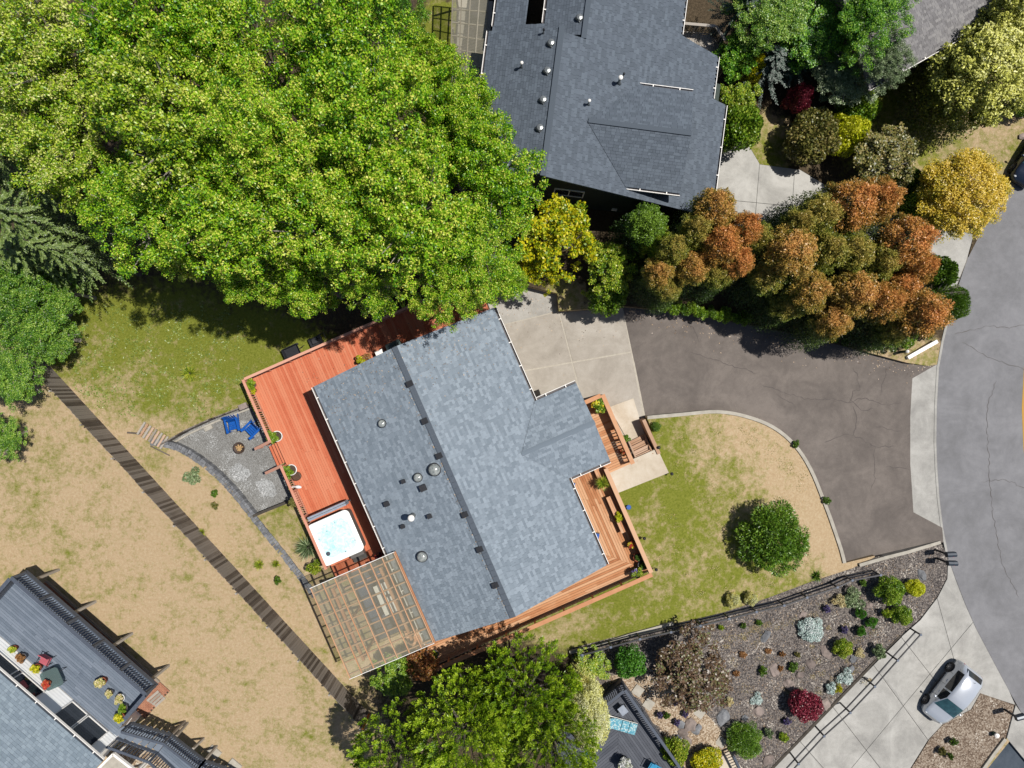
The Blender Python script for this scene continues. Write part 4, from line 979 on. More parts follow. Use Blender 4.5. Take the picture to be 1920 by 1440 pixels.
# --- domed cedar (tufted)
def puff(kind, seed, n, rl=1.4, hc=5.2, leaf=(.14, .05), k=130, sub=.19, outer=.3, tall=1.2, radial=.45, up=.8, zg=.6, sk=1.0):
    rs = np.random.default_rng(seed); cl = [(0, 0, hc-.6, rl*.5, rl*.5, rl*.5*tall), (0, 0, hc-2.4, rl*1.15*sk, rl*1.15*sk, rl*1.3*sk), (0, 0, hc-3.6, rl*1.35*sk, rl*1.35*sk, rl*1.1*sk)]
    for i in range(k):
        t = (i+.5)/k; zz = 1-1.55*t; q = math.sqrt(max(0, 1-min(1, abs(zz))**2)) if zz > 0 else 1+.12*zz; a = i*2.39996+rs.uniform(-.35, .35); c = rl*sub*rs.uniform(.55, 1.35); j = rs.uniform(.62, .94)
        cl.append((q*math.cos(a)*rl*j, q*math.sin(a)*rl*j, hc+zz*rl*tall*.8*rs.uniform(.85, 1.1)+rs.uniform(-.12, .12), c, c, c*1.05))
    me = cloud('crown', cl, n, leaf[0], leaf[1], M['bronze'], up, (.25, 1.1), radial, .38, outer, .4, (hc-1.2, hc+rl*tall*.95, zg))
    proto(kind, me, trunk_geo(hc, .16, [(rs.uniform(.3, .9), c[:3]) for c in cl[2::6]]), hc, rl)
for i in range(3): puff('puff%d' % i, 300+i, 22000)
puff('gold0', 320, 44000, 2.6, 5.0, (.15, .075), 230, .125, .38, 1.15, .3, .9, .25, .62); puff('gold1', 321, 40000, 2.6, 5.0, (.14, .06), 170, .15, .3, .95, .4, .9, .25, .62)
# --- feathery cypress, hemlock
def feather(kind, seed, m, per, hc=5.0, rl=2.8, leaf=(.15, .05), ln=(.7, 1.3), deep=3.6, upk=.8, wd=.22):
    rs = np.random.default_rng(seed); org = []; ax = []; le = []
    for i in range(m):
        a = rs.uniform(0, 2*math.pi); q = math.sqrt(rs.uniform(0, 1)); rr = q*rl*.9; z = hc+deep*.45*(1-q*q*1.5)+rs.uniform(-.5, .2)
        o = np.array([rr*math.cos(a), rr*math.sin(a), z]); org.append(o); le.append(rs.uniform(*ln)); ax.append([math.cos(a)*(.25+q*.8), math.sin(a)*(.25+q*.8), upk]+rs.normal(size=3)*.22)
    me = plumes('crown', np.array(org), np.array(ax), np.array(le), per, leaf[0], leaf[1], M['cypress'], width=wd)
    proto(kind, me, trunk_geo(hc+deep*.3, .24, [(rs.uniform(.2, .8), o) for o in org[::9]]), hc, rl)
feather('cyp0', 400, 430, 80, leaf=(.12, .036), ln=(.4, .72), wd=.4); feather('cyp1', 401, 430, 80, leaf=(.12, .036), ln=(.4, .72), wd=.4)
feather('juniper', 402, 230, 60, .6, 1.1, (.10, .022), (.22, .42), .7, .6)
bush('conbush', 8, 20000, 1.0, .7, 60, (.08, .028), .6, .26, .85, .3)
def hemlock(kind, seed, m, tw, per, hc=9.0, rl=3.0):
    rs = np.random.default_rng(seed); org = []; ax = []; le = []
    for i in range(m):
        t = i/m; a = i*2.39996+rs.uniform(-.2, .2); z = hc+3.2-6.5*t; l = rl*(.2+.9*t)*rs.uniform(.7, 1.08); dr = rs.uniform(-.34, -.14); d = np.array([math.cos(a), math.sin(a), dr]); sd = np.array([-math.sin(a), math.cos(a), 0])
        for j in range(tw):
            f = .12+.88*(j+.5)/tw; s_ = 1 if j % 2 else -1
            org.append(d*l*f+np.array([0, 0, z-.35*f*f*l*.3])); ax.append(d*rs.uniform(.7, 1.0)+sd*s_*rs.uniform(.5, .9)+np.array([0, 0, rs.uniform(-.25, -.02)])); le.append(max(.16, .42*(1-f*.6))*rs.uniform(.7, 1.2)*(.6+.5*t))
    me = plumes('crown', np.array(org), np.array(ax), np.array(le), per, .13, .045, M['hemlock'], .9, .32, .12)
    proto(kind, me, trunk_geo(hc+3.2, .2, []), hc, rl)
hemlock('hem0', 500, 80, 22, 14); hemlock('hem1', 501, 80, 22, 14)
# --- strappy tuft
def tuft(kind, seed, n, rl=.5, hc=.25, w=.035):
    rs = np.random.default_rng(seed); a = rs.uniform(0, 2*math.pi, n); el = rs.uniform(.15, 1.3, n); l = rl*rs.uniform(.6, 1.1, n)
    ax = np.stack([np.cos(a)*np.cos(el), np.sin(a)*np.cos(el), np.sin(el)], 1); org = ax*(l*.5)[:, None]*np.array([1, 1, .8])+np.array([0, 0, .02])
    me = leaf_mesh('foliage', org, ax, np.array([0, 0, 1.0])+unit(n)*.4, l, w, rs.random(n), M['grassleaf'])
    tg = G(); tg.lathe((0, 0, -.05), [(.05, 0), (.04, .12), (.01, .16)], 6); proto(kind, me, tg, hc, rl)
tuft('tuft', 600, 260, w=.022); tuft('spike', 601, 70, .4, .2, .05)

# ---------------------------------------------------------------- the wood at the top left
al = [  # px, py, R, h, mat, label
    (95, 95, 150, 11.5, 'alder2', 'alder filling the top-left corner of the picture'),
    (285, 60, 140, 12, 'alder', 'bright alder at the top edge, second crown from the top-left corner'),
    (455, 85, 145, 11.5, 'alder', 'bright alder at the top edge, third crown from the top-left corner'),
    (640, 70, 150, 12, 'alder', 'bright alder at the top edge, nearest the small strip of lawn'),
    (120, 250, 135, 10.5, 'alder2', 'pale-tipped alder beside the drooping hemlock at the left edge'),
    (305, 225, 150, 12.5, 'alder2', 'tall pale-tipped alder in the middle of the wood, left of centre'),
    (500, 240, 150, 12.5, 'alder', 'tall alder in the heart of the wood'),
    (690, 220, 150, 12.5, 'alder', 'tall alder between the heart of the wood and the neighbouring shingle roof'),
    (835, 225, 110, 10.5, 'alder', 'alder leaning over the left eave of the neighbouring shingle roof'),
    (925, 325, 112, 10, 'alder', 'alder touching the green gable wall of the neighbouring house'),
    (265, 400, 130, 10, 'alder', 'alder over the upper edge of the back lawn, beside the hemlocks'),
    (430, 400, 140, 11, 'alder', 'alder over the upper middle of the back lawn'),
    (600, 410, 145, 11.5, 'alder', 'alder behind the far rail of the red deck'),
    (770, 390, 140, 12, 'alder', 'alder between the red deck and the neighbouring house'),
    (900, 460, 110, 9.5, 'alder', 'alder beside the yellow tree at the top of the forecourt'),
    (840, 545, 82, 8.5, 'alder', 'alder crown hanging over the shingle roof corner and red deck'),
    (700, 515, 88, 8.5, 'alder', 'alder crown overhanging the red deck rail'),
    (560, 515, 82, 8, 'alder', 'alder crown shading the lawn beside the deck corner'),
    (470, 505, 78, 7.5, 'alder', 'low alder crown casting shade on the middle of the back lawn'),
    (350, 465, 72, 7.5, 'alder2', 'low alder crown casting shade on the left of the back lawn'),
    (950, 525, 42, 6, 'alder', 'small alder limb crown over the pale concrete slab'),
    (800, 125, 72, 9.5, 'alder', 'slim alder beside the translucent lean-to roof'),
    (742, 40, 70, 9, 'grove', 'darker green tree at the edge of the top strip of lawn')]
for i, (x, y, R, h, m, lb) in enumerate(al):
    plant('alder%d' % (i % 4), x, y, R, h, 'alder_tree', lb, 'tree', m, 'alders in the wood')
for x, y, R, h, kd, m, lb in (
    (5, 290, 95, 9, 'hem0', 'hemlock', 'drooping hemlock at the left edge below the corner alder'),
    (45, 410, 100, 9, 'hem1', 'hemlock', 'larger drooping hemlock at the left edge, beside alders'),
    (115, 470, 75, 7, 'hem0', 'hemlock', 'drooping hemlock whose fronds reach over the back lawn corner'),
    (-20, 140, 70, 9, 'hem1', 'hemlock', 'hemlock half out of the picture under the corner alder'),
    (370, 5, 50, 9, 'hem0', 'hemlock', 'hemlock tip showing at the top edge among alders'),
    (60, 480, 85, 5, 'hem1', 'hemlock', 'dark low hemlock above the head of the board fence'), (-10, 470, 80, 5, 'hem0', 'hemlock', 'dark low hemlock cut by the left edge at mid-height'), (30, 350, 80, 6, 'hem0', 'hemlock', 'hemlock filling the gap below the pale-tipped alder'),
    (150, 390, 60, 8, 'hem1', 'hemlock', 'hemlock in the gap between alders near the left edge')):
    plant(kd, x, y, R, h, 'hemlock_tree', lb, 'tree', m, 'hemlocks at the left edge')
for i, (x, y, R, h, lb) in enumerate(((12, 540, 80, 4.5, 'dark broadleaf crown at the left edge above the fence head'), (110, 545, 50, 3.2, 'small dark broadleaf crown at the left corner of the back lawn'), (48, 575, 92, 3.6, 'dark green broadleaf tree at the head of the board fence'), (88, 632, 58, 2.8, 'lower broadleaf crown hanging over the start of the board fence'),
                                      (8, 690, 74, 3.0, 'broadleaf crown at the left edge above the dry lawn'), (-4, 815, 52, 2.2, 'broadleaf limb crown jutting in from the left edge over dry lawn'))):
    plant('alder%d' % (i % 4), x, y, R, h, 'broadleaf_tree', lb, 'tree', 'maple', 'broadleaf trees at the left edge')
# ---------------------------------------------------------------- between the houses
plant('small', 1042, 455, 82, 4.6, 'yellow_tree', 'yellow-leaved tree between the wood and the neighbouring green wall', 'tree', 'yellowtree')
plant('small1', 1010, 505, 40, 3.4, 'yellow_tree', 'lower yellow-green tree at the corner of the pale concrete slab', 'tree', 'yellowtree')
plant('small1', 1140, 505, 50, 3.2, 'lime_shrub', 'lime-green shrub right of the yellow tree', 'shrub', 'limeshrub')
plant('bush0', 1138, 555, 36, 1.2, 'green_shrub', 'rounded green shrub at the top corner of the asphalt driveway', 'shrub', 'brightbush')
plant('puff0', 1212, 425, 40, 5, 'green_cedar', 'green domed cedar against the neighbouring gable wall', 'tree', 'greenbush')
plant('small', 1225, 455, 30, 4.4, 'lime_shrub', 'yellow-green shrub top in front of the green domed cedar', 'shrub', 'limeshrub')
cry = [(1335, 398, 48, 6.5, 0), (1388, 432, 38, 6, 1), (1300, 435, 38, 6, 2), (1345, 462, 44, 6.3, 1), (1255, 470, 36, 5.5, 2), (1232, 515, 36, 5, 0), (1292, 505, 38, 5.2, 0), (1375, 492, 36, 5.5, 1), (1250, 545, 28, 4, 2), (1340, 515, 34, 4.6, 2),
       (1585, 388, 58, 6.5, 1), (1640, 378, 48, 6.3, 1), (1528, 408, 46, 6.2, 2), (1475, 478, 58, 6.2, 0), (1490, 425, 38, 6, 2), (1592, 475, 46, 6, 2), (1690, 455, 58, 6.5, 1), (1640, 492, 44, 5.8, 2), (1708, 505, 40, 6, 1),
       (1512, 545, 46, 5.6, 0), (1592, 552, 50, 6, 0), (1645, 568, 46, 6, 1), (1555, 602, 42, 5, 0), (1722, 588, 54, 5.8, 1), (1435, 520, 40, 4.6, 2), (1680, 540, 42, 5.4, 1), (1545, 475, 44, 6, 2), (1420, 450, 36, 5, 2), (1668, 620, 34, 4.2, 2), (1470, 575, 34, 4, 2)]
side = ['near the neighbouring roof corner', 'at the street end', 'in the middle of the big cluster']
tone = ['bronze-brown', 'rust-brown', 'olive-brown']
def rank(i):
    x, y = cry[i][:2]; left = x < 1412
    grp = [j for j in range(len(cry)) if (cry[j][0] < 1412) == left]; grp.sort(key=lambda j: cry[j][0]); k = grp.index(i)
    nth = ['leftmost', 'second from left', 'third from left', 'fourth from left', 'fifth from left', 'sixth from left', 'seventh from left', 'eighth from left', 'ninth from left', 'tenth from left', 'eleventh from left', 'twelfth from left', 'thirteenth from left', 'fourteenth from left', 'fifteenth from left',
           'sixteenth from left', 'fifth from right', 'fourth from right', 'third from right', 'second from right', 'rightmost']
    nm = nth[k] if k < len(grp)-1 else 'rightmost'
    return nm, 'the small cluster by the neighbouring roof' if left else 'the big cluster above the driveway'
for i, (x, y, R, h, t) in enumerate(cry):
    nm, wh = rank(i)
    plant('puff%d' % (i % 3), x, y, R*.88, h, 'domed_cedar', '%s domed cedar, %s in %s' % (tone[t], nm, wh), 'tree', ('bronze', 'bronze2', 'bronze3')[t], 'domed cedars above the driveway')
# low hedge along the driveway
hedge = [(1228+i*17, 570+i*2.6+(3*(i % 2)), 11+2*(i % 3)) for i in range(11)]+[(1560, 628, 16), (1590, 634, 14), (1620, 640, 15), (1645, 642, 13), (1668, 644, 16), (1690, 642, 15), (1705, 634, 14), (1735, 622, 14), (1765, 600, 16)]
ordn = 'first second third fourth fifth sixth seventh eighth ninth tenth eleventh'.split()
for i, (x, y, R) in enumerate(hedge):
    lb = '%s small green hedge plant along the top of the asphalt driveway, counting from the forecourt' % ordn[i] if i < 11 else '%s leafy shrub below the brown cedars, counting towards the street' % ordn[i-11]
    plant('mini' if i % 2 else 'mini1', x, y, R, .4, 'hedge_shrub', lb, 'shrub', 'brightbush' if i % 3 else 'greenbush', 'hedge shrubs along the driveway', zg=zL(x))
plant('conbush', 1772, 568, 40, 1.3, 'juniper', 'dark green juniper with bare twigs at the street edge', 'shrub', 'greenbush')
plant('bush1', 1757, 512, 30, 1.4, 'green_shrub', 'green shrub between brown cedars and the concrete driveway end', 'shrub', 'greenbush')
g = G()
for i in range(26):
    a = random.uniform(-1.2, 1.6); l = random.uniform(.6, 1.7); p = P(1752, 552, -1.0); q = p+Vector((math.cos(a)*l, math.sin(a)*l*.8, random.uniform(.2, .9))); m = p.lerp(q, .5)+Vector((random.uniform(-.1, .1), random.uniform(-.1, .1), .1)); g.tube([P(1752, 552, -2.2) if i == 0 else p, m, q], [.03, .02, .006], 4)
tag(mk('dead_branches', g, M['palebark']), 'bare grey dead branches beside the juniper at the street edge', 'branches')
# ---------------------------------------------------------------- top right
plant('gold0', 1840, 145, 98, 5.0, 'gold_cypress', 'big golden-yellow cypress in the top-right corner', 'tree', 'goldcyp')
plant('gold0', 1895, 45, 78, 5.0, 'gold_cypress', 'golden-yellow cypress at the right end of the top edge', 'tree', 'goldcyp')
plant('gold1', 1803, 364, 84, 3.6, 'amber_cypress', 'amber-coloured rounded tree beside the street', 'tree', 'goldtree')
for kd, x, y, R, h, nm, m, lb in (
    ('alder1', 1548, 50, 92, 4.4, 'broadleaf_tree', 'grove', 'bright green broadleaf tree at the top edge, right of the neighbouring deck'),
    ('alder2', 1640, 40, 80, 6.5, 'broadleaf_tree', 'grove', 'green broadleaf tree at the top edge beside the pale shingle roof'),
    ('alder3', 1590, 128, 76, 3.2, 'broadleaf_tree', 'sage', 'grey-green small-leaved tree in front of the pale shingle roof'),
    ('alder0', 1660, 110, 55, 5.2, 'broadleaf_tree', 'sage', 'wispy grey-green tree overlapping the pale shingle eave'),
    ('alder2', 1440, 15, 85, 5, 'broadleaf_tree', 'maple', 'dark shaded tree at the top edge beside the neighbouring deck')):
    plant(kd, x, y, R, h, nm, lb, 'tree', m)
for x, y, R, h, lb in ((1392, 12, 62, 4.5, 'dark fir at the top edge over the neighbouring timber deck'), (1448, 115, 62, 3.2, 'dark fir below the top edge, left of the maroon bush'), (1500, 105, 55, 3, 'dark fir in the shade of the bright green tree')):
    plant('hem0', x, y, R, h, 'dark_fir', lb, 'tree', 'darkfir')
for kd, x, y, R, h, m, lb in (
    ('bush0', 1494, 190, 24, 1.3, 'maroon', 'maroon-leaved bush on the neighbouring lawn'),
    ('bush1', 1522, 262, 52, 1.5, 'olive', 'dark olive rounded bush beside the concrete driveway'),
    ('bush0', 1583, 255, 37, 1.4, 'chartreuse', 'chartreuse bush right of the dark olive bush'),
    ('small', 1655, 300, 68, 2.6, 'olive', 'loose olive-green bush between the olive bush and amber tree'),
    ('bush0', 1605, 208, 38, 1.2, 'brightbush', 'bright green bush below the grey-green tree'),
    ('small1', 1372, 105, 42, 3, 'grove', 'leafy green shrub at the upper right corner of the neighbouring roof'),
    ('bush0', 1405, 138, 24, 1.5, 'yellowtree', 'small yellow-leaved shrub beside the neighbouring roof'),
    ('small', 1383, 180, 42, 2.4, 'limeshrub', 'lime shrub at the notch of the neighbouring roof'),
    ('bush1', 1374, 245, 46, 1.8, 'brightbush', 'dense bright green bush against the neighbouring garage eave'),
    ('bush0', 1716, 378, 34, 1.3, 'brightbush', 'bright green bush left of the amber tree'),
    ('bush1', 1915, 200, 24, .8, 'greenbush', 'green bush at the right edge under the golden cypress'),
    ('bush0', 1690, 345, 36, 1.1, 'greenbush', 'low green bush at the foot of the olive-green bush')):
    plant(kd, x, y, R, h, 'garden_shrub', lb, 'shrub', m)
# ---------------------------------------------------------------- bottom centre
for i, (x, y, R, h, lb) in enumerate(((985, 1305, 105, 5.0, 'yellow-green feathery cypress below the cedar deck'), (870, 1375, 110, 6, 'feathery cypress at the bottom edge, middle of three'),
                                      (752, 1428, 98, 5.2, 'feathery cypress at the bottom edge beside the end of the board fence'), (1030, 1400, 95, 6, 'feathery cypress at the bottom edge beside the cream shrub'), (920, 1325, 88, 4.6, 'feathery cypress crown hugging the cedar deck rail'))):
    plant('cyp%d' % (i % 2), x, y, R, h, 'feathery_cypress', lb, 'tree', 'cypress2', 'feathery cypresses')
plant('gold1', 1100, 1338, 54, 3.6, 'cream_shrub', 'tall cream-yellow shrub between the cypresses and grey slate deck', 'shrub', 'paleyellow', stretch=.78, rz=.1)
plant('small', 735, 1262, 46, 1.6, 'green_shrub', 'green shrub below the patio cover', 'shrub', 'brightbush')
plant('small1', 794, 1243, 32, 2.0, 'orange_maple', 'orange-leaved maple at the end of the cedar deck rail', 'tree', 'orange')
# ---------------------------------------------------------------- front lawn and rock garden
plant('conbush', 1447, 1005, 70, 1.5, 'lawn_shrub', 'large dark green shrub standing alone on the front lawn', 'shrub', 'lawnshrub')
plant('bush0', 1180, 1240, 29, .8, 'clipped_ball', 'clipped green ball shrub in the gravel garden', 'shrub', 'ballgreen')
plant('small', 1112, 1243, 36, .9, 'olive_shrub', 'loose olive shrub left of the clipped ball', 'shrub', 'limeshrub')
plant('small1', 1305, 1258, 76, 2.0, 'brown_maple', 'wide brown-leaved maple in the gravel garden', 'tree', 'brownmaple')
plant('bush1', 1507, 1322, 31, .8, 'maroon_shrub', 'rounded maroon shrub in the gravel garden beside the railing', 'shrub', 'maroon')
for kd, x, y, R, h, m, lb in (
    ('bush0', 1667, 1106, 27, .7, 'brightbush', 'largest round bright green shrub near the letterboxes'),
    ('bush1', 1714, 1100, 18, .5, 'chartreuse', 'small yellow-edged round shrub nearest the letterboxes'),
    ('bush0', 1690, 1152, 19, .5, 'brightbush', 'round green shrub at the driveway edge of the gravel garden'),
    ('mini', 1662, 1149, 12, .35, 'limeshrub', 'little golden-green shrub left of the round driveway-edge shrub'),
    ('mini1', 1600, 1122, 22, .4, 'sage', 'grey-green spreading plant near the top garden railing'),
    ('ball', 1611, 1151, 13, .3, 'ballgreen', 'upper of three green grass mounds in the gravel garden'),
    ('ball', 1636, 1166, 14, .3, 'ballgreen', 'right of three green grass mounds in the gravel garden'),
    ('ball', 1615, 1181, 12, .3, 'ballgreen', 'lower of three green grass mounds in the gravel garden'),
    ('bush0', 1520, 1180, 24, .35, 'silverleaf', 'large silver-white plant in the gravel garden'),
    ('bush0', 1578, 1214, 18, .5, 'limeshrub', 'yellow-green upright shrub in the gravel garden'),
    ('mini', 1648, 1221, 17, .4, 'sage', 'variegated plant beside the driveway railing'),
    ('mini1', 1584, 1268, 17, .25, 'silverleaf', 'silver plant touching the driveway railing'),
    ('mini', 1558, 1290, 14, .25, 'silverleaf', 'silver plant beside small yellow flowers at the railing'),
    ('mini1', 1571, 1290, 9, .25, 'yellowtree', 'small golden plant beside the railing'),
    ('mini', 1430, 1258, 11, .25, 'greenbush', 'small dark green plant in the middle of the gravel garden'),
    ('mini', 1487, 1250, 12, .25, 'greenbush', 'green plant with red flowers in the gravel garden'),
    ('mini1', 1573, 1127, 14, .3, 'strawleaf', 'straw-coloured grass tuft below the garden railing'),
    ('mini', 1441, 1374, 11, .3, 'sage', 'small sage plant near the bottom of the gravel garden'),
    ('mini', 1469, 1381, 12, .3, 'limeshrub', 'small light green plant near the bottom of the railing'),
    ('conbush', 1395, 1385, 38, .7, 'lawnshrub', 'spreading dark green juniper near the slate steps'),
    ('bush0', 1265, 1405, 26, .8, 'limeshrub', 'bright shrub beside the slate deck rail'),
    ('bush1', 1325, 1428, 30, .6, 'yellowtree', 'yellow shrub at the bottom edge near the rock pile'),
    ('mini', 1466, 1226, 7, .2, 'orangelow', 'tiny orange plant in the gravel garden, upper'),
    ('mini', 1463, 1226+27, 7, .2, 'orangelow', 'tiny orange plant in the gravel garden, middle'),
    ('mini', 1495, 1227, 7, .2, 'olive', 'tiny bronze plant right of the orange plant'),
    ('mini', 1440, 1220, 8, .15, 'orangelow', 'pale orange ground plant above the small dark green plant'),
    ('mini', 1393, 1227, 9, .15, 'orangelow', 'peach-coloured ground plant near the brown maple'),
    ('mini', 1380, 1262, 8, .2, 'orangelow', 'rusty plant beside the brown maple'),
    ('mini1', 1418, 1310, 13, .15, 'silverleaf', 'pale green mat plant in the lower gravel garden'),
    ('mini', 1368, 1315, 10, .2, 'strawleaf', 'straw mound plant right of the brown maple'),
    ('mini1', 1612, 1224, 10, .2, 'strawleaf', 'faded grass plant near the railing bend'),
    ('mini', 1352, 1176, 7, .2, 'limeshrub', 'tiny lime plant under the top railing'),
    ('mini', 1393, 1173, 7, .2, 'greenbush', 'tiny green plant under the top railing'),
    ('mini', 1423, 1167, 8, .2, 'greenbush', 'small green plant under the middle of the top railing'),
    ('mini', 1618, 1092, 9, .2, 'greenbush', 'small green plant under the right end of the top railing'),
    ('mini', 1550, 1141, 9, .25, 'purple', 'lavender clump left of the straw-coloured tuft'),
    ('mini', 1583, 1180, 9, .25, 'purple', 'lavender clump left of the grass mounds'),
    ('mini', 1475, 1352, 9, .25, 'purple', 'lavender clump below the maroon shrub'),
    ('mini', 1237, 1340, 8, .25, 'purple', 'lavender clump beside the slate deck, leftmost'),
    ('mini', 1267, 1317, 8, .25, 'purple', 'lavender clump beside the slate deck, topmost'),
    ('mini', 1285, 1338, 8, .25, 'purple', 'lavender clump beside the slate deck, rightmost'),
    ('mini', 1269, 1354, 8, .25, 'purple', 'lavender clump beside the slate deck, lowest'),
    ('mini', 1250, 1341, 8, .25, 'greenbush', 'small green plant between the lavender clumps'),
    ('mini', 1787, 1390, 9, .3, 'greenbush', 'small green plant in the gravel island, right one'),
    ('mini', 1765, 1408, 9, .3, 'olive', 'small olive plant in the gravel island, left one'),
    ('mini', 1781, 1417, 7, .3, 'greenbush', 'small plant in the gravel island, lowest'),
    ('bush0', 1374, 1125, 14, .4, 'paleyellow', 'cream shrub on the lawn edge above the railing, left of a pair'),
    ('bush0', 1407, 1122, 13, .4, 'paleyellow', 'cream shrub on the lawn edge above the railing, right of a pair'),
    ('spike', 1533, 1081, 15, .25, 'greenbush', 'spiky green plant on the lawn above the railing'),
    ('tuft', 352, 700, 22, .3, 'grassleaf', 'strappy green clump alone on the back lawn'),
    ('tuft', 376, 999, 11, .25, 'grassleaf', 'yellow-green clump beside the board fence'),
    ('tuft', 484, 1060, 14, .25, 'grassleaf', 'spiky yellow-green clump on the dry slope, left of a pair'),
    ('tuft', 516, 1058, 11, .25, 'grassleaf', 'spiky yellow-green clump on the dry slope, right of a pair'),
    ('mini', 521, 1088, 9, .25, 'greenbush', 'small green plant low on the dry slope'),
    ('mini1', 362, 892, 18, .4, 'sage', 'grey-green butterfly bush beside the curved stone edging'),
    ('mini', 403, 925, 9, .2, 'greenbush', 'tiny potted green plant beside the curved stone edging'),
    ('mini', 403, 948, 9, .2, 'olive', 'tiny olive plant on the dry slope'),
    ('tuft', 573, 1030, 30, .6, 'sage', 'sprawling grey-green plant outside the hot tub rail'),
    ('mini1', 590, 1062, 15, .5, 'limeshrub', 'light green plant at the corner of the patio cover'),
    ('bush0', 1230, 800, 9, .2, 'greenbush', 'small weed at the end of the curved edging'),
    ('mini', 1492, 832, 9, .2, 'greenbush', 'weed growing on the curved edging, upper'),
    ('mini', 1550, 938, 10, .2, 'greenbush', 'weed growing on the curved edging, lower')):
    plant(kd, x, y, R*(.85 if kd.startswith('mini') else .95), h, 'garden_plant' if R < 20 else 'garden_shrub', lb, 'plant' if R < 20 else 'shrub', m, zg=zN(x) if 'island' in lb else None)
# weeds and grass scattered over the lawns: nobody could count them
def scatter(name, spots, size, matn, label, cat):
    n = len(spots); pos = np.array([list(P(x, y, zL(x)+.03)) for x, y in spots]); tan = unit(n); tan[:, 2] = np.abs(tan[:, 2])*.4+.1; nrm = np.array([0, 0, 1.0])+unit(n)*.5
    me = leaf_mesh(name, pos, tan, nrm, size*RNG.uniform(.6, 1.5, n), size*.55*RNG.uniform(.6, 1.5, n), RNG.random(n), M[matn])
    o = bpy.data.objects.new(name, me); C.objects.link(o); tag(o, label, cat, kind='stuff'); return o
def lawn_spots(n, box, test, cl=1, sd=4):
    out = []; x0, y0, x1, y1 = box
    while len(out) < n:
        x, y = RNG.uniform(x0, x1), RNG.uniform(y0, y1)
        for _ in range(cl):
            a, b = x+RNG.normal()*sd, y+RNG.normal()*sd
            if test(a, b): out.append((a, b))
    return out
free = lambda x, y: not any(inpoly((x, y), h) for h in holes)
FL = [(1225, 800), (1290, 785), (1345, 780), (1400, 790), (1450, 810), (1485, 842), (1512, 885), (1535, 945), (1550, 985), (1565, 1035), (1500, 1085), (1360, 1135), (1200, 1170), (1060, 1200), (1225, 1080), (1160, 925), (1255, 888), (1240, 850)]
scatter('lawn_weeds', lawn_spots(2600, (140, 570, 460, 780), lambda x, y: free(x, y) and x > 60+.9*(y-640) and y < 850-.42*(x-300), 8, 5), .11, 'weed', 'scattered pale green weeds in the back lawn', 'weeds')


scatter('garden_litter', lawn_spots(7000, (1090, 1040, 1770, 1440), lambda x, y: inpoly((x, y), GARDEN), 6, 9), .075, 'litter', 'scattered dry leaves and chips over the gravel garden', 'leaf litter')
def patches(name, spots, mat, label, cat, size=.07, inside=lambda x, y: True):
    out = []
    for x, y, r, n in spots:
        for _ in range(n):
            a = RNG.uniform(0, 6.28); d = r*math.sqrt(RNG.random())*RNG.uniform(.5, 1.2); 
            x1, y1 = x+d*math.cos(a), y+d*math.sin(a)*.8
            if inside(x1, y1): out.append((x1, y1))
    scatter(name, out, size, mat, label, cat)
patches('ground_cover', [(RNG.uniform(1350, 1640), RNG.uniform(1150, 1300), RNG.uniform(5, 16), 60) for _ in range(34)]+[(1400+i*14, 1190-i*5+RNG.uniform(-8, 8), 10, 40) for i in range(16)], 'litter2', 'low straggling ground cover in the gravel garden', 'ground cover')
patches('lawn_tufts', [(RNG.uniform(1230, 1540), RNG.uniform(800, 1120), RNG.uniform(6, 20), 50) for _ in range(60)], 'lawnmix', 'tufts of mixed green and dry grass in the front lawn', 'grass', .045, lambda x, y: inpoly((x, y), FL))

# ================================================================ neighbouring house at the top
Bo = Vector((2.45, 17.72, 0)); Bu = Vector((-.127, -.992, 0)).normalized(); Bv = Vector((-Bu.y, Bu.x, 0))
def bf(u, v, z=0): return Bo+Bu*u+Bv*v+Vector((0, 0, z))
zr = lambda v: 6.3-.353*v
zl = lambda v: 6.3+.35*v
zn = lambda v: zr(1.2)-.33*(1.2-v)
hb = thing('house', 'grey shingled house with dark green walls at the top of the picture', 'house', bf(3, 3, -.8))
g = G(); cs = [(-3.2, -1), (9.0, -1), (9.0, 2.9), (0, 6.05), (-3.2, 4.95)]
g.hexa([bf(.3, v, z) for v, z in cs], [bf(7.1, v, z) for v, z in cs]); mk('wall', g, M['siding_g'], hb)
for a, b in ((-3.2, -1.95), (-.8, 6.0)):
    top = [(v, (zn(v) if v < 1.2 else zr(v))-.2) for v in ([b, 1.2, a] if a < 1.2 < b else [b, a])]
    cs = [(a, -1), (b, -1)]+top; g = G(); g.hexa([bf(-6, v, z) for v, z in cs], [bf(.298, v, z) for v, z in cs]); mk('wall', g, M['siding_g'], hb)
for k in range(33):
    z = -.9+k*.2
    if z < 2.7: a, b = -3.18, 8.98
    else: a, b = max(-3.18, (z+.2-6.05)/.35), min(8.98, (6.05-z-.2)/.353)
    if b-a > .3: g = G(); g.hexa([bf(7.102, a, z), bf(7.13, a, z), bf(7.13, b, z), bf(7.102, b, z)], [bf(7.102, a, z+.19), bf(7.112, a, z+.19), bf(7.112, b, z+.19), bf(7.102, b, z+.19)]); mk('siding_board', g, M['siding_g'], hb)
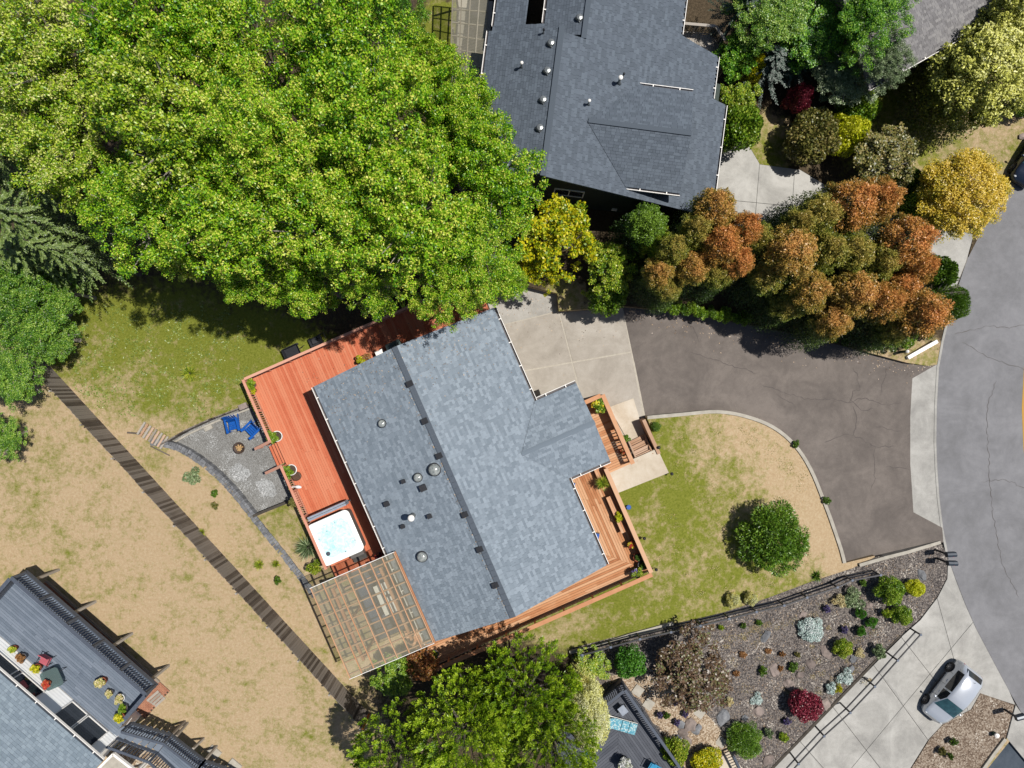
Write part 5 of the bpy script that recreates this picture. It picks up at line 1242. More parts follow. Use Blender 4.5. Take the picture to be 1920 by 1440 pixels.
def wall_window(parent, fn, a0, a1, z0, z1, d, two=True, mat='white'):
    """fn(a, d, z): along wall, out of wall"""
    g = G(); w = .06
    for (x0, x1, y0, y1) in ((a0, a1, z0, z0+w), (a0, a1, z1-w, z1), (a0, a0+w, z0+w, z1-w), (a1-w, a1, z0+w, z1-w)) + ((((a0+a1)/2-w/2, (a0+a1)/2+w/2, z0+w, z1-w),) if two else ()):
        g.hexa([fn(x0, d, y0), fn(x1, d, y0), fn(x1, d, y1), fn(x0, d, y1)], [fn(x0, d+.06, y0), fn(x1, d+.06, y0), fn(x1, d+.06, y1), fn(x0, d+.06, y1)])
    o = mk('window', g, M[mat], parent)
    m = (a0+a1)/2
    for (x0, x1) in (((a0+w, m-w/2), (m+w/2, a1-w)) if two else ((a0+w, a1-w),)):
        g = G(); g.hexa([fn(x0, d, z0+w), fn(x1, d, z0+w), fn(x1, d, z1-w), fn(x0, d, z1-w)], [fn(x0, d+.03, z0+w), fn(x1, d+.03, z0+w), fn(x1, d+.03, z1-w), fn(x0, d+.03, z1-w)]); mk('pane', g, M['glass'], o)
wall_window(hb, lambda a, d, z: bf(7.13+d, a, z), .75, 2.4, 2.2, 3.3, 0)
g = G(); g.box(bf(7.16, 4.4, .6), .3, .08, .3, math.atan2(Bv.y, Bv.x)); mk('wall_vent', g, M['white'], hb)
planes = [
    ([(.3, 0), (7.5, 0), (7.53, 9.37), (1.41, 9.37), (1.28, 8.55), (-1.0, 8.55), (-1.47, 6.3), (-6, 6.3), (-6, 1.2), (.3, 1.2)], zr, Bu),
    ([(.1, -3.65), (7.4, -3.65), (7.4, 0), (.1, 0)], zl, Bu),
    ([(-.55, -3.55), (.1, -3.55), (.1, 1.2), (-.55, 1.2)], zn, Bu), ([(-6, -3.5), (-.55, -3.5), (-.55, -1.84), (-6, -1.84)], zn, Bu), ([(-6, -.87), (-.55, -.87), (-.55, 1.2), (-6, 1.2)], zn, Bu)]
g = G(); sh = []
for pl, f, e in planes:
    q = [bf(u, v, f(v)) for u, v in pl]; roof_plane(g, q, .14); sh.append((q, e))
DS = [bf(7.05, 4.33, 4.8), bf(7.05, 7.17, 4.8), bf(4.25, 7.17, 5.67), bf(4.25, 1.87, 5.67)]
DN = [bf(1.76, 4.33, 4.8), bf(1.76, 7.17, 4.8), bf(4.25, 7.17, 5.67), bf(4.25, 1.87, 5.67)]
for q in (DS, DN): roof_plane(g, q, .12); sh.append((q, Bv))
rb = mk('roof', g, M['cap'], hb)
for q, e in sh: shingles(rb, q, e, M['roofB'], .15, .3, .012)
g = G(); dw = [(6.85, 3.6), (1.95, 3.6), (1.95, 4.6), (4.25, 5.5), (6.85, 4.6)]; g.hexa([bf(u, 6.8, z) for u, z in dw], [bf(u, 6.9, z) for u, z in dw]); mk('dormer_wall', g, M['siding_g'], hb)
g = G(); g.beam(bf(.05, .03, 6.33), bf(7.5, .03, 6.33), .28, .05); mk('ridge_cap', g, M['roofB'], rb)
g = G(); g.beam(bf(-6, 1.18, zn(1.2)+.03), bf(.3, 1.18, zn(1.2)+.03), .26, .05); mk('ridge_cap', g, M['roofB'], rb)
g = G(); g.beam(bf(4.25, 1.95, 5.69), bf(4.25, 7.17, 5.69), .24, .05); mk('ridge_cap', g, M['roofB'], rb)
for a, b, o_ in ((bf(.1, -3.65, zl(-3.65)), bf(7.4, -3.65, zl(-3.65)), -Bv), (bf(-6, -3.5, zn(-3.5)), bf(-.55, -3.5, zn(-3.5)), -Bv), (bf(-.6, -.9, zn(-.88)), bf(-6, -.9, zn(-.88)), -Bv), (bf(1.43, 9.37, zr(9.37)), bf(7.53, 9.37, zr(9.37)), Bv), (bf(-.98, 8.55, zr(8.55)), bf(1.28, 8.55, zr(8.55)), Bv), (bf(-6, 6.3, zr(6.3)), bf(-1.5, 6.3, zr(6.3)), Bv),
                 (bf(1.76, 4.4, 4.8), bf(1.76, 7.17, 4.8), -Bu), (bf(7.05, 4.4, 4.8), bf(7.05, 7.17, 4.8), Bu)):
    gutter(hb, a, b, o_, w=.1)
def on_b(px, py, f):
    z = 4.8
    for _ in range(6): d = P(px, py, z)-Bo; u, v = d.dot(Bu), d.dot(Bv); z = f(v)
    return u, v, z
for px, py in ((1086, 35), (1033, 82), (1026, 134), (1018, 188), (1012, 241), (1008, 292)):
    u, v, z = on_b(px, py, zl if py > 50 else zn); g = G(); c = bf(u, v, z)
    g.lathe(c, [(.24, -.1), (.24, .05), (.2, .12), (.06, .16)], 4); g.lathe(c, [(.17, .0), (.19, .12), (.15, .2), (.03, .23)], 10); mk('roof_vent', g, M['steel'], hb)
for px, py, f, s_ in ((1160, 156, zr, 1.0), (1168, 144, zr, .5), (1103, 196, zr, .7), (978, 126, zl, .7), (1019, 62, zl, .5)):
    u, v, z = on_b(px, py, f); c = bf(u, v, z); g = G(); g.lathe(c, [(.17*s_, -.08), (.07*s_, .1), (.07*s_, .6*s_)], 10); fl = mk('vent_pipe', g, M['steel'], hb, True)
    g = G(); g.lathe(c+Vector((0, 0, .6*s_)), [(.12*s_, 0), (.12*s_, .08), (.03, .12)], 10); mk('pipe_cap', g, M['white' if s_ > .6 else 'black'], fl, True)
# lean-to cover on its left side
pq = [P(850, -60, 3.0), P(921, -60, 3.3), P(903, 152, 3.3), P(844, 138, 3.0)]
lc = thing('lean_to_cover', 'pale translucent lean-to roof along the left eave of the top house', 'patio cover', (pq[3].x, pq[3].y, 0))
lp = lambda s_, t: (pq[0].lerp(pq[1], s_)).lerp(pq[3].lerp(pq[2], s_), t)
for i in range(5): g = G(); g.beam(lp(i/4, 0)-Vector((0, 0, .07)), lp(i/4, 1)-Vector((0, 0, .07)), .05, .1); mk('rafter', g, M['greywood'], lc)
for i in range(9): g = G(); t = i/8; g.beam(lp(0, t)-Vector((0, 0, .16)), lp(1, t)-Vector((0, 0, .16)), .05, .08); mk('purlin', g, M['greywood'], lc)
for i in range(4):
    g = G(); n = 150
    for k in range(n+1):
        h = Vector((0, 0, .012*math.cos(k*math.pi)))
        g.v += [tuple(lp(i/4+.004, k/n)+h), tuple(lp((i+1)/4-.004, k/n)+h)]
    g.f = [(2*k, 2*k+1, 2*k+3, 2*k+2) for k in range(n)]; mk('corrugated_sheet', g, M['poly'], lc)
for s_, t in ((.02, .1), (.02, .55), (.02, .97)):
    g = G(); p = lp(s_, t); g.beam((p.x, p.y, -.1), (p.x, p.y, p.z-.2), .1, .1); mk('post', g, M['greywood'], lc)
g = G(); g.slab([tuple(lp(0, 0)[:2]), tuple(lp(1, 0)[:2]), tuple(lp(1, 1)[:2]), tuple(lp(0, 1)[:2])], .01, .1); mk('floor', g, M['greywood'], lc)
# little deck on its right
d0 = thing('timber_deck', 'small shaded timber deck with rail at the right of the top house', 'deck', P(1300, 90, -.6))
dq = [P(1262, 60, 1.6), P(1332, 66, 1.6), P(1350, 92, 1.6), P(1352, 125, 1.6), P(1262, 118, 1.6)]
xy = [(p.dot(Bv), p.dot(Bu)) for p in dq]
boards(d0, [(b, a) for a, b in xy], lambda a, b: Bu*a+Bv*b+Vector((0, 0, 1.6)), .14, .012, .04, M['greywood'])
for p in dq[:4]: g = G(); g.beam((p.x, p.y, -.9), (p.x, p.y, 1.56), .12, .12); mk('post', g, M['greywood'], d0)
for a, b in ((dq[0], dq[1]), (dq[1], dq[2])): railing(d0, a, b, 2.6, 1.6, M['greywood'], .17, postsp=1.4, endposts=(True, False))

# ================================================================ house at the top right
e0, e1 = P(1630, 166, 2.4), P(1880, 24, 2.4); ed = (e1-e0).normalized(); en = Vector((-ed.y, ed.x, 0))
hc_ = thing('house', 'house with pale grey shingle roof at the top right', 'house', (e0.x, e0.y, zL(1650)))
sl4 = [e0, e1, e1+en*5.2+Vector((0, 0, 1.9)), e0+en*5.2+Vector((0, 0, 1.9))]
g = G(); roof_plane(g, sl4, .15); b4 = [e0+en*10.4, e1+en*10.4, sl4[2], sl4[3]]; roof_plane(g, b4, .15); rc = mk('roof', g, M['cap'], hc_)
shingles(rc, sl4, ed, M['roofC'], .15, .22); shingles(rc, b4, ed, M['roofC'], .3, .6)
g = G(); a, b = e0+ed*.5+en*.5, e1-ed*.5+en*.5; z0 = -3
cs = lambda p: [Vector((p.x, p.y, z0)), Vector((p.x, p.y, 2.3)), Vector((p.x, p.y, 0))+en*4.7+Vector((0, 0, 4.0)), Vector((p.x, p.y, 0))+en*9.4+Vector((0, 0, 2.3)), Vector((p.x, p.y, z0))+en*9.4]
g.hexa(cs(a), cs(b)); mk('wall', g, M['siding_t'], hc_)
gutter(hc_, e0, e1, -en, w=.1)

# ================================================================ house with grey deck at the bottom left
ZD = 2.6
d1, d2 = P(20, 1083, 3.6), P(273, 1303, 3.6); Du = (d2-d1); Du.z = 0; Ld = Du.length; Du.normalize(); Dv = Vector((Du.y, -Du.x, 0)); Do = Vector((d1.x, d1.y, 0))
df = lambda u, v, z=0: Do+Du*u+Dv*v+Vector((0, 0, z))
def duv(px, py, z): d = P(px, py, z)-Do; return d.dot(Du), d.dot(Dv)
wv = duv(62, 1248, ZD)[1]; ev = duv(95, 1344, 5.0)[1]; ue = duv(190, 1430, 5.0)[0]
hd = thing('house', 'white-walled house with slate-grey roof at the bottom left', 'house', df(2, wv+2, 0))
g = G(); g.hexa([df(-6, wv, -.2), df(ue-.5, wv, -.2), df(ue-.5, wv+9, -.2), df(-6, wv+9, -.2)], [df(-6, wv, 5.0), df(ue-.5, wv, 5.0), df(ue-.5, wv+9, 5.0), df(-6, wv+9, 5.0)]); mk('wall', g, M['siding_w'], hd)
for k in range(11):
    z = ZD+.02+k*.21; g = G(); g.hexa([df(-6, wv-.03, z), df(ue-.5, wv-.03, z), df(ue-.5, wv-.002, z), df(-6, wv-.002, z)], [df(-6, wv-.012, z+.2), df(ue-.5, wv-.012, z+.2), df(ue-.5, wv-.002, z+.2), df(-6, wv-.002, z+.2)]); mk('siding_board', g, M['siding_w'], hd)
fw = lambda a, d, z: df(a, wv-.03-d, z)
for px0, px1, z0, z1, tw in ((-20, 33, 3.5, 4.75, False), (25, 74, 3.5, 4.75, False), (107, 140, 2.75, 4.75, False), (136, 176, 2.75, 4.75, False)):
    a0 = duv(px0, 1259+px0*.9-20, 3.9)[0]; a1 = duv(px1, 1259+px1*.9-20, 3.9)[0]; wall_window(hd, fw, a0, a1, z0, z1, 0, tw)
q = [df(-8, ev, 5.0), df(ue, ev, 5.0), df(ue, ev+6, 7.0), df(-8, ev+6, 7.0)]; g = G(); roof_plane(g, q, .16)
q2 = [df(-8, ev+12, 5.0), df(ue, ev+12, 5.0), q[2], q[3]]; roof_plane(g, q2, .16); rd = mk('roof', g, M['cap'], hd)
shingles(rd, q, Du, M['roofD'], .16, .26); shingles(rd, q2, Du, M['roofD'], .3, .6); gutter(hd, df(-8, ev, 5.0), df(ue, ev, 5.0), -Dv, w=.12)
# deck
dd_ = thing('grey_deck', 'raised weathered grey deck with dark rail and pink chairs at the bottom left', 'deck', df(Ld/2, wv/2, 0))
u9 = Ld+.02
boards(dd_, [(-.02, .02), (u9, .02), (u9, wv-.05), (-6, wv-.05), (-6, wv-1.2), (-.02, wv-1.2)], lambda a, b: df(a, b, ZD), .14, .012, .04, M['greyboard'], maxlen=4.6)
railing(dd_, df(0, 0), df(Ld, 0), 3.6, ZD, M['darkrail'], .15, lower=False, capw=.2, postsp=2.0, bal=.05, pw_=.14)
railing(dd_, df(Ld, .1), df(Ld, 1.75), 3.6, ZD, M['darkrail'], .13, capw=.2, postsp=1.6, bal=.05, endposts=(False, True))
railing(dd_, df(-.0, .1), df(-.0, wv-1.2), 3.6, ZD, M['darkrail'], .13, capw=.2, postsp=2.0, endposts=(False, True))
g = G(); g.hexa([df(-.05, -.02, ZD-.3), df(u9, -.02, ZD-.3), df(u9, .018, ZD-.3), df(-.05, .018, ZD-.3)], [df(-.05, -.02, ZD-.02), df(u9, -.02, ZD-.02), df(u9, .018, ZD-.02), df(-.05, .018, ZD-.02)]); mk('rim_joist', g, M['darkrail'], dd_)
for i in range(9): u = .2+i*(Ld-.4)/8; g = G(); g.beam(df(u, .05, ZD-.15), df(u, wv-.1, ZD-.15), .05, .2); mk('joist', g, M['greywood'], dd_)
for i in range(4):
    u = .5+i*(Ld-1)/3; g = G(); g.beam(df(u, .3, -.05), df(u, .3, ZD-.26), .14, .14); mk('post', g, M['greywood'], dd_)
# staircase
st2 = thing('deck_stairs', 'dark railed staircase dropping from the grey deck to a landing', 'stairs', P(270, 1385, 0))
A0, A1 = P(247, 1355, ZD), P(323, 1377, 1.55); B0, B1 = P(205, 1377, ZD), P(297, 1411, 1.55)
for k in range(7):
    t0, t1 = k/7, (k+1)/7-.01; z = ZD-.12-(ZD-1.55-.12)*k/6; c4 = [Vector((p.x, p.y, z)) for p in (A0.lerp(A1, t0), A0.lerp(A1, t1), B0.lerp(B1, t1), B0.lerp(B1, t0))]
    g = G(); g.hexa([c-Vector((0, 0, .04)) for c in c4][::-1], c4[::-1]); mk('tread', g, M['greyboard'], st2)
def stair_rail(parent, a, b, h, mat, n, sp=True):
    up = Vector((0, 0, 1)); a, b = Vector(a), Vector(b); g = G(); g.beam(a+up*h, b+up*h, .14, .05); mk('cap_rail', g, mat, parent); g = G(); g.beam(a+up*.08, b+up*.08, .05, .2); mk('stringer', g, mat, parent)
    for i in range(n+1):
        p = a.lerp(b, i/n); w = .1 if i in (0, n) else .045; g = G(); g.beam(p+up*.02, p+up*(h-.02), w, w); mk('post' if i in (0, n) else 'baluster', g, mat, parent)
stair_rail(st2, A0, A1, 1.0, M['darkrail'], 16); stair_rail(st2, B0, B1, 1.0, M['darkrail'], 16)
lq = [P(323, 1377, 1.5), P(385, 1425, 1.5), P(352, 1462, 1.5), P(297, 1411, 1.5)]
lx = [((p-Do).dot(Du), (p-Do).dot(Dv)) for p in lq]
boards(st2, lx, lambda a, b: df(a, b, 1.5), .14, .012, .04, M['greyboard'], name='landing_board')
stair_rail(st2, lq[0], lq[1], 1.0, M['darkrail'], 18); stair_rail(st2, lq[3], lq[2], 1.0, M['darkrail'], 16)
C0, C1 = P(385, 1425, 1.5), P(455, 1450, .3); stair_rail(st2, C0, C1, 1.0, M['darkrail'], 16)
E0, E1 = P(352, 1462, 1.5), P(425, 1490, .3)
for k in range(6):
    t0, t1 = k/6, (k+1)/6-.01; z = 1.38-.2*k; c4 = [Vector((p.x, p.y, z)) for p in (C0.lerp(C1, t0), C0.lerp(C1, t1), E0.lerp(E1, t1), E0.lerp(E1, t0))]; g = G(); g.hexa([c-Vector((0, 0, .04)) for c in c4][::-1], c4[::-1]); mk('tread', g, M['greyboard'], st2)
for p in lq: g = G(); g.beam((p.x, p.y, -.05), (p.x, p.y, 1.46), .12, .12); mk('post', g, M['greywood'], st2)
for px, py, z0, z1 in ((352, 1355, .0, 1.4), (382, 1384, 0, 1.4)):
    p = P(px, py, 0); g = G(); g.beam(p, lq[0].lerp(lq[1], .6 if px > 360 else .1)-Vector((0, 0, .1)), .12, .12); mk('brace', g, M['greywood'], st2)
# porch roof, ground pieces
pr = [P(180, 1446, 2.9), P(213, 1413, 2.9), P(258, 1448, 2.9), P(225, 1490, 2.9)]
po = thing('porch', 'small flat tan porch roof with white trim at the bottom left', 'porch', (pr[0].x, pr[0].y, 0))
g = G(); g.slab([tuple(p[:2]) for p in pr], 2.75, 2.92); mk('roof', g, M['concrete_w'], po)
for a, b in zip(pr, pr[1:]+pr[:1]): g = G(); g.beam(a, b, .12, .16); mk('trim', g, M['white'], po)
for p in pr: g = G(); c = sum(pr, Vector())/4; q_ = p.lerp(c, .12); g.beam((q_.x, q_.y, 0), (q_.x, q_.y, 2.76), .12, .12); mk('post', g, M['white'], po)
gp = struct(sheet('tan_gravel', [(235, 1395), (310, 1415), (350, 1460), (330, 1520), (200, 1500), (200, 1420)], lambda x, y: .03, M['peagravel'], .05, 40))
# brick strip with timber edging beneath the deck
bq0, bq1 = P(88, 1088, 0), P(300, 1278, 0); bd = (bq1-bq0).normalized(); bn_ = Vector((bd.y, -bd.x, 0)); Lb = (bq1-bq0).length
base = G(); base.slab([tuple((bq0+bn_*a+bd*b)[:2]) for a, b in ((0, 0), (2.2, 0), (2.2, Lb+.8), (0, Lb+.8))], -.05, .012); bp = mk('brick_path', base, M['soil']); struct(bp)
pav = G(); r_ = []
row = 0; v = .02
while v < 2.15:
    u = -.1+(row % 2)*.1
    while u < Lb+.7:
        a = bq0+bn_*v+bd*max(0, u); z = random.uniform(.02, .035); c4 = [a, a+bd*.19, a+bd*.19+bn_*.09, a+bn_*.09]
        pav.hexa([c+Vector((0, 0, -.02)) for c in c4], [c+Vector((0, 0, z)) for c in c4]); u += .2
    v += .1; row += 1
o = mk('bricks', pav, M['brick'], bp); o['kind'] = 'stuff'
e = G(); e.beam(bq0+Vector((0, 0, .05)), bq1+Vector((0, 0, .05)), .12, .14); tag(mk('timber_edging', e, M['greywood']), 'long pale timber edging beside the brick strip under the grey deck', 'edging')
pk = thing('pallet', 'grey wooden pallet lying beside the brick strip', 'pallet', P(290, 1322, 0))
for i in range(4): p0, p1 = P(276+i*5, 1322+i*3.5-8, .06), P(297+i*4, 1300+i*4-4, .06); g = G(); g.beam(p0, p1, .14, .03); mk('slat', g, M['greywood'], pk)
for t in (.1, .9): g = G(); g.beam(P(277, 1316, .02).lerp(P(297, 1297, .02), t), P(292, 1325, .02).lerp(P(310, 1308, .02), t), .06, .05); mk('bearer', g, M['greywood'], pk)
for i, (px, py) in enumerate(((402, 1410), (440, 1435))):
    b = G(); b.box(P(px, py, .04), .75, .5, .09, -.7); tag(mk('concrete_block', b, M['concrete_w']), ('pale concrete paver at the foot of the bottom-left stairs', 'second pale paver at the bottom edge near the stairs')[i], 'paver')

# ================================================================ slate deck at the bottom
ZS = .6
c0, cr_, cl_ = P(1172, 1294, 1.6), P(1320, 1504, 1.6), P(1030, 1410, 1.6)
se = thing('slate_deck', 'dark slate-grey deck with railings and lounger at the bottom edge', 'deck', (c0.x, c0.y, 0))
sR = (cr_-c0); sR.z = 0; LR = sR.length; sR.normalize(); sLd = (cl_-c0); sLd.z = 0; LL = sLd.length; sLd.normalize(); c00 = Vector((c0.x, c0.y, 0)); far = P(1150, 1520, ZS); far.z = 0
def sdeck(poly, d):
    e = d; n_ = Vector((-e.y, e.x, 0)); pp = [((p-c00).dot(e), (p-c00).dot(n_)) for p in poly]
    boards(se, pp, lambda a, b: c00+e*a+n_*b+Vector((0, 0, ZS)), .145, .012, .04, M['slateboard'])
sdeck([c00, c00+sR*LR, c00+sR*LR+(far-c00)*.35, far], sR); sdeck([c00, far, far+sLd*2.5, c00+sLd*LL], sLd)
railing(se, c0, cr_, 1.6, ZS, M['darkrail'], .125, capw=.16, postsp=1.8, foot=-.3); railing(se, c00+sLd*.1, cl_, 1.6, ZS, M['darkrail'], .125, capw=.16, postsp=1.8, endposts=(False, True), foot=-.3)
g = G(); ctr = (c00+far)*.5
for a, b in ((c00, c00+sR*LR), (c00, c00+sLd*LL)): g.beam(a+Vector((0, 0, .26)), b+Vector((0, 0, .26)), .06, .6)
mk('skirt_frame', g, M['darkrail'], se)

# ================================================================ board fence
fa, fb = P(78, 670, 0), P(690, 1336, 0); fd = (fb-fa).normalized(); Lf = (fb-fa).length; fn_ = Vector((fd.y, -fd.x, 0)); ang = math.atan2(fd.y, fd.x)
fence = thing('board_fence', 'weathered brown board fence running diagonally across the dry lawn', 'fence', fa)
q = G(); q.hexa([(-.066, -.011, 0), (.066, -.011, 0), (.066, .011, 0), (-.066, .011, 0)], [(-.066, -.011, 1.78), (.066, -.011, 1.78), (.066, .011, 1.78), (-.066, .011, 1.78)])
fm = bpy.data.meshes.new('board'); fm.from_pydata(q.v, [], q.f); fm.materials.append(M['fence'])
nb = int(Lf/.142)
for i in range(nb):
    p = fa+fd*(i*.142+.07); o = link('board', fm, fence, p+fn_*random.uniform(-.006, .006)+Vector((0, 0, -.02)), ang); o.scale.z = 1+random.uniform(-.012, .012)-(.02 if (i//17) % 2 else 0); o.rotation_euler.x = random.uniform(-.008, .008)
for z in (.35, 1.45): g = G(); g.beam(fa+fn_*.04+Vector((0, 0, z)), fb+fn_*.04+Vector((0, 0, z)), .045, .09); mk('rail', g, M['fence'], fence)
for i in range(12): p = fa+fd*(Lf*i/11)+fn_*.1; g = G(); g.beam(p-Vector((0, 0, .1)), p+Vector((0, 0, 1.8)), .09, .09); mk('post', g, M['greywood'], fence)
g = G(); p = fb+fd*.1; g.beam(p, p+Vector((0, 0, 1.78)), .03, .14); mk('end_board', g, M['orangewood'], fence)['label'] = 'fresh orange end board'
g = G()
for i in range(nb*2):
    p = fa+fd*((i//2)*.142+.07+random.uniform(-.03, .03))-fn_*.014+Vector((0, 0, .35 if i % 2 else 1.45))
    if random.random() < .3: g.box(p, .03, .01, .03, ang)
o = mk('nail_heads', g, M['steel'], fence); o['kind'] = 'stuff'

# ================================================================ sunken patio edges
rw = thing('retaining_wall', 'dark timber retaining wall along the upper side of the gravel patio', 'wall', P(390, 790, 0))
wp = [(306, 832), (352, 806), (400, 784), (468, 758)]
k = 0
for a, b in zip(wp[:-1], wp[1:]):
    n = max(2, int(math.hypot(b[0]-a[0], b[1]-a[1])/5))
    for i in range(n):
        t0, t1 = i/n, (i+1)/n; p = P(a[0]+(b[0]-a[0])*t0, a[1]+(b[1]-a[1])*t0, 0); r = P(a[0]+(b[0]-a[0])*(t1-.12/n), a[1]+(b[1]-a[1])*(t1-.12/n), 0); g = G(); h = .12+.05*random.random()+(.16 if a[0] < 390 else 0)
        g.beam(p+Vector((0, 0, (h-.45)/2)), r+Vector((0, 0, (h-.45)/2)), .07, h+.45); mk('stake', g, M['fence'] if k < 30 else M['blockwall'], rw); k += 1
g = G()
for a, b in zip(wp[:-1], wp[1:]): g.beam(P(a[0]+4, a[1]+7, -.36), P(b[0]+4, b[1]+7, -.36), .1, .1)
mk('foot_timber', g, M['concrete_w'], rw)
rs = wall_path('block_wall', [(474, 968), (500, 957), (548, 938)], lambda x, y: -.45, lambda x, y: .14, .16, M['blockwall']); tag(rs, 'short dark wall closing the lower side of the gravel patio', 'wall')
se_ = thing('stone_edging', 'curved grey stone edging from the gravel patio down to the patio cover', 'edging', P(420, 900, 0))
cp = smooth_pts([(282, 828), (330, 838), (372, 862), (410, 893), (440, 925), (470, 962), (500, 1000), (540, 1050), (575, 1096), (592, 1118)], 12)
acc = 0
for a, b in zip(cp[:-1], cp[1:]):
    pa, pb = P(*a, 0), P(*b, 0); d = (pb-pa); n_ = Vector((-d.y, d.x, 0)).normalized()
    for j, wd in ((0, .2), (1, .2)):
        w = wd*random.uniform(.8, 1.1); off = (j-.5)*.21; z = random.uniform(.05, .12)-.05*(j == 0); e_ = d*.06
        c4 = [pa+e_+n_*(off-w/2), pb-e_*.5+n_*(off-w/2), pb-e_*.5+n_*(off+w/2), pa+e_+n_*(off+w/2)]
        g = G(); g.hexa([c+Vector((0, 0, -.45)) for c in c4], [c+Vector((random.uniform(-.012, .012), random.uniform(-.012, .012), z+random.uniform(-.015, .015))) for c in c4]); mk('stone', g, M['stone'], se_)
lad = thing('timber_steps', 'rustic timber garden steps lying beside the patio retaining wall', 'steps', P(288, 816, 0))
p0, p1 = P(265, 803, .1), P(308, 830, .1); d = (p1-p0).normalized(); n_ = Vector((-d.y, d.x, 0))
for i in range(9): c = p0.lerp(p1, i/8); g = G(); g.beam(c-n_*.42, c+n_*.42, .11, .08); mk('rung', g, M['treads'] if i % 2 else M['greywood'], lad)
for s_ in (-.12, .14): g = G(); g.beam(p0+n_*s_-Vector((0, 0, .065)), p1+n_*s_-Vector((0, 0, .065)), .07, .06); mk('rail', g, M['greywood'], lad)
g = G(); g.beam(P(239, 811, .06), P(264, 813, .06), .09, .1); tag(mk('timber_post', g, M['fence']), 'loose dark timber lying at the end of the garden steps', 'timber')
g = G(); g.tube([P(282, 836, .25), P(318, 854, .1)], .035, 6); tag(mk('drain_pipe', g, M['fence']), 'short pipe with pale end below the stone edging', 'pipe')
b = G(); b.box(P(391, 803, -.35), .5, .22, .12, .45); tag(mk('concrete_block', b, M['concrete_w']), 'pale hollow concrete block on the gravel patio beside the retaining wall', 'block')
g = G(); g.box(P(456, 762, .08), .5, .32, .16, .4); tag(mk('flat_stone', g, M['rock']), 'flat reddish stone at the deck corner beside the retaining wall', 'stone')
# fire pit
fp = thing('fire_pit', 'round rusty fire bowl with pale logs on the gravel patio', 'fire pit', P(452, 839, -.4))
c = P(452, 839, -.4); g = G(); g.lathe(c, [(.18, 0), (.2, .12), (.33, .3), (.35, .32), (.31, .31), (.2, .16)], 18); mk('bowl', g, simple('rusty_steel', (.09, .06, .045, 1), (.04, .03, .028, 1), 6, .7, .4), fp, True)
for i in range(4): a = i*.8+.3; g = G(); g.tube([c+Vector((math.cos(a)*.2, math.sin(a)*.2, .2+.05*i)), c-Vector((math.cos(a)*.2, math.sin(a)*.2, -.2-.05*i))], .045, 7); mk('log', g, simple('split_log', A(222, 190, 140), A(190, 150, 100), 8, .8), fp)
# adirondack chairs
def adirondack(loc, rz, label):
    t = thing('garden_chair', label, 'chair', (0, 0, 0), 'blue garden chairs on the patio')
    m = M['blue']
    for i in range(5): x = .12+i*.105; g = G(); z = .36-.035*i-.0; g.box((.28-x, 0, .38-.03*i), .095, .52, .022); mk('seat_slat', g, m, t)
    for i in range(7):
        y = (i-3)*.082; top = .98-.035*abs(i-3)**1.5; g = G(); g.beam((-.22, y*.8, .24), (-.52, y*1.25, top), .072, .02); mk('back_slat', g, m, t)
    for s_ in (-1, 1):
        g = G(); g.hexa([(.34, s_*.30-.07, .55), (.34, s_*.30+.07, .55), (-.4, s_*.30+.05, .55), (-.4, s_*.30-.05, .55)][::-1], [(.34, s_*.30-.07, .575), (.34, s_*.30+.07, .575), (-.4, s_*.30+.05, .575), (-.4, s_*.30-.05, .575)][::-1]); mk('arm', g, m, t)
        g = G(); g.beam((.27, s_*.30, 0), (.27, s_*.30, .55), .09, .03); mk('leg', g, m, t)
        g = G(); g.beam((.3, s_*.26, .34), (-.55, s_*.26, .06), .03, .11); mk('leg', g, m, t)
    g = G(); g.beam((-.36, -.3, .53), (-.36, .3, .53), .05, .05); mk('back_rail', g, m, t)
    t.location = loc; t.rotation_euler.z = rz; t.scale = (1.12, 1.12, 1.12); return t
adirondack(P(443, 797, -.4), math.radians(-75), 'blue slatted garden chair farther from the deck stairs, facing the fire bowl')
adirondack(P(476, 806, -.4), math.radians(-135), 'blue slatted garden chair against the red deck rail')

# ================================================================ hot tub
tc = P(629, 1009, 1.45); tc.z = 0; hs = 1.27; A_ = math.atan2(Vh.y, Vh.x)
tub = thing('hot_tub', 'square hot tub with white shell and turquoise water on the red deck', 'hot tub', (tc.x, tc.y, ZK))
def rsq(s_, r, z, n=6):
    out = []
    for cx, cy, a0 in ((1, 1, 0), (-1, 1, 90), (-1, -1, 180), (1, -1, 270)):
        for k in range(n): a = math.radians(a0+90*k/(n-1)); x, y = cx*(s_-r)+r*math.cos(a), cy*(s_-r)+r*math.sin(a); out.append(tc+Vh*x-Uh*y+Vector((0, 0, z)))
    return out[::1]
def loft(g, rings, cap0=True, cap1=True):
    n = len(rings[0]); o = len(g.v)
    for r in rings: g.v += [tuple(p) for p in r]
    for i in range(len(rings)-1):
        for k in range(n): a, b_ = o+i*n+k, o+i*n+(k+1) % n; g.f.append((a, b_, b_+n, a+n))
    if cap0: g.f.append(tuple(o+k for k in range(n))[::-1])
    if cap1: g.f.append(tuple(o+(len(rings)-1)*n+k for k in range(n)))
g = G(); loft(g, [rsq(hs-.06, .22, ZK), rsq(hs-.06, .22, 1.34)]); mk('cabinet', g, M['greypanel'], tub)
g = G(); loft(g, [rsq(hs-.04, .25, 1.342), rsq(hs, .28, 1.38), rsq(hs, .28, 1.43), rsq(hs-.05, .28, 1.46), rsq(hs-.22, .35, 1.46), rsq(hs-.3, .4, 1.41), rsq(hs-.36, .4, 1.344)], True, False); mk('shell', g, M['shell'], tub, True)
g = G(); g.f.append(tuple(range(24))); g.v += [tuple(p) for p in rsq(hs-.315, .4, 1.385)]; mk('water', g, M['water'], tub)
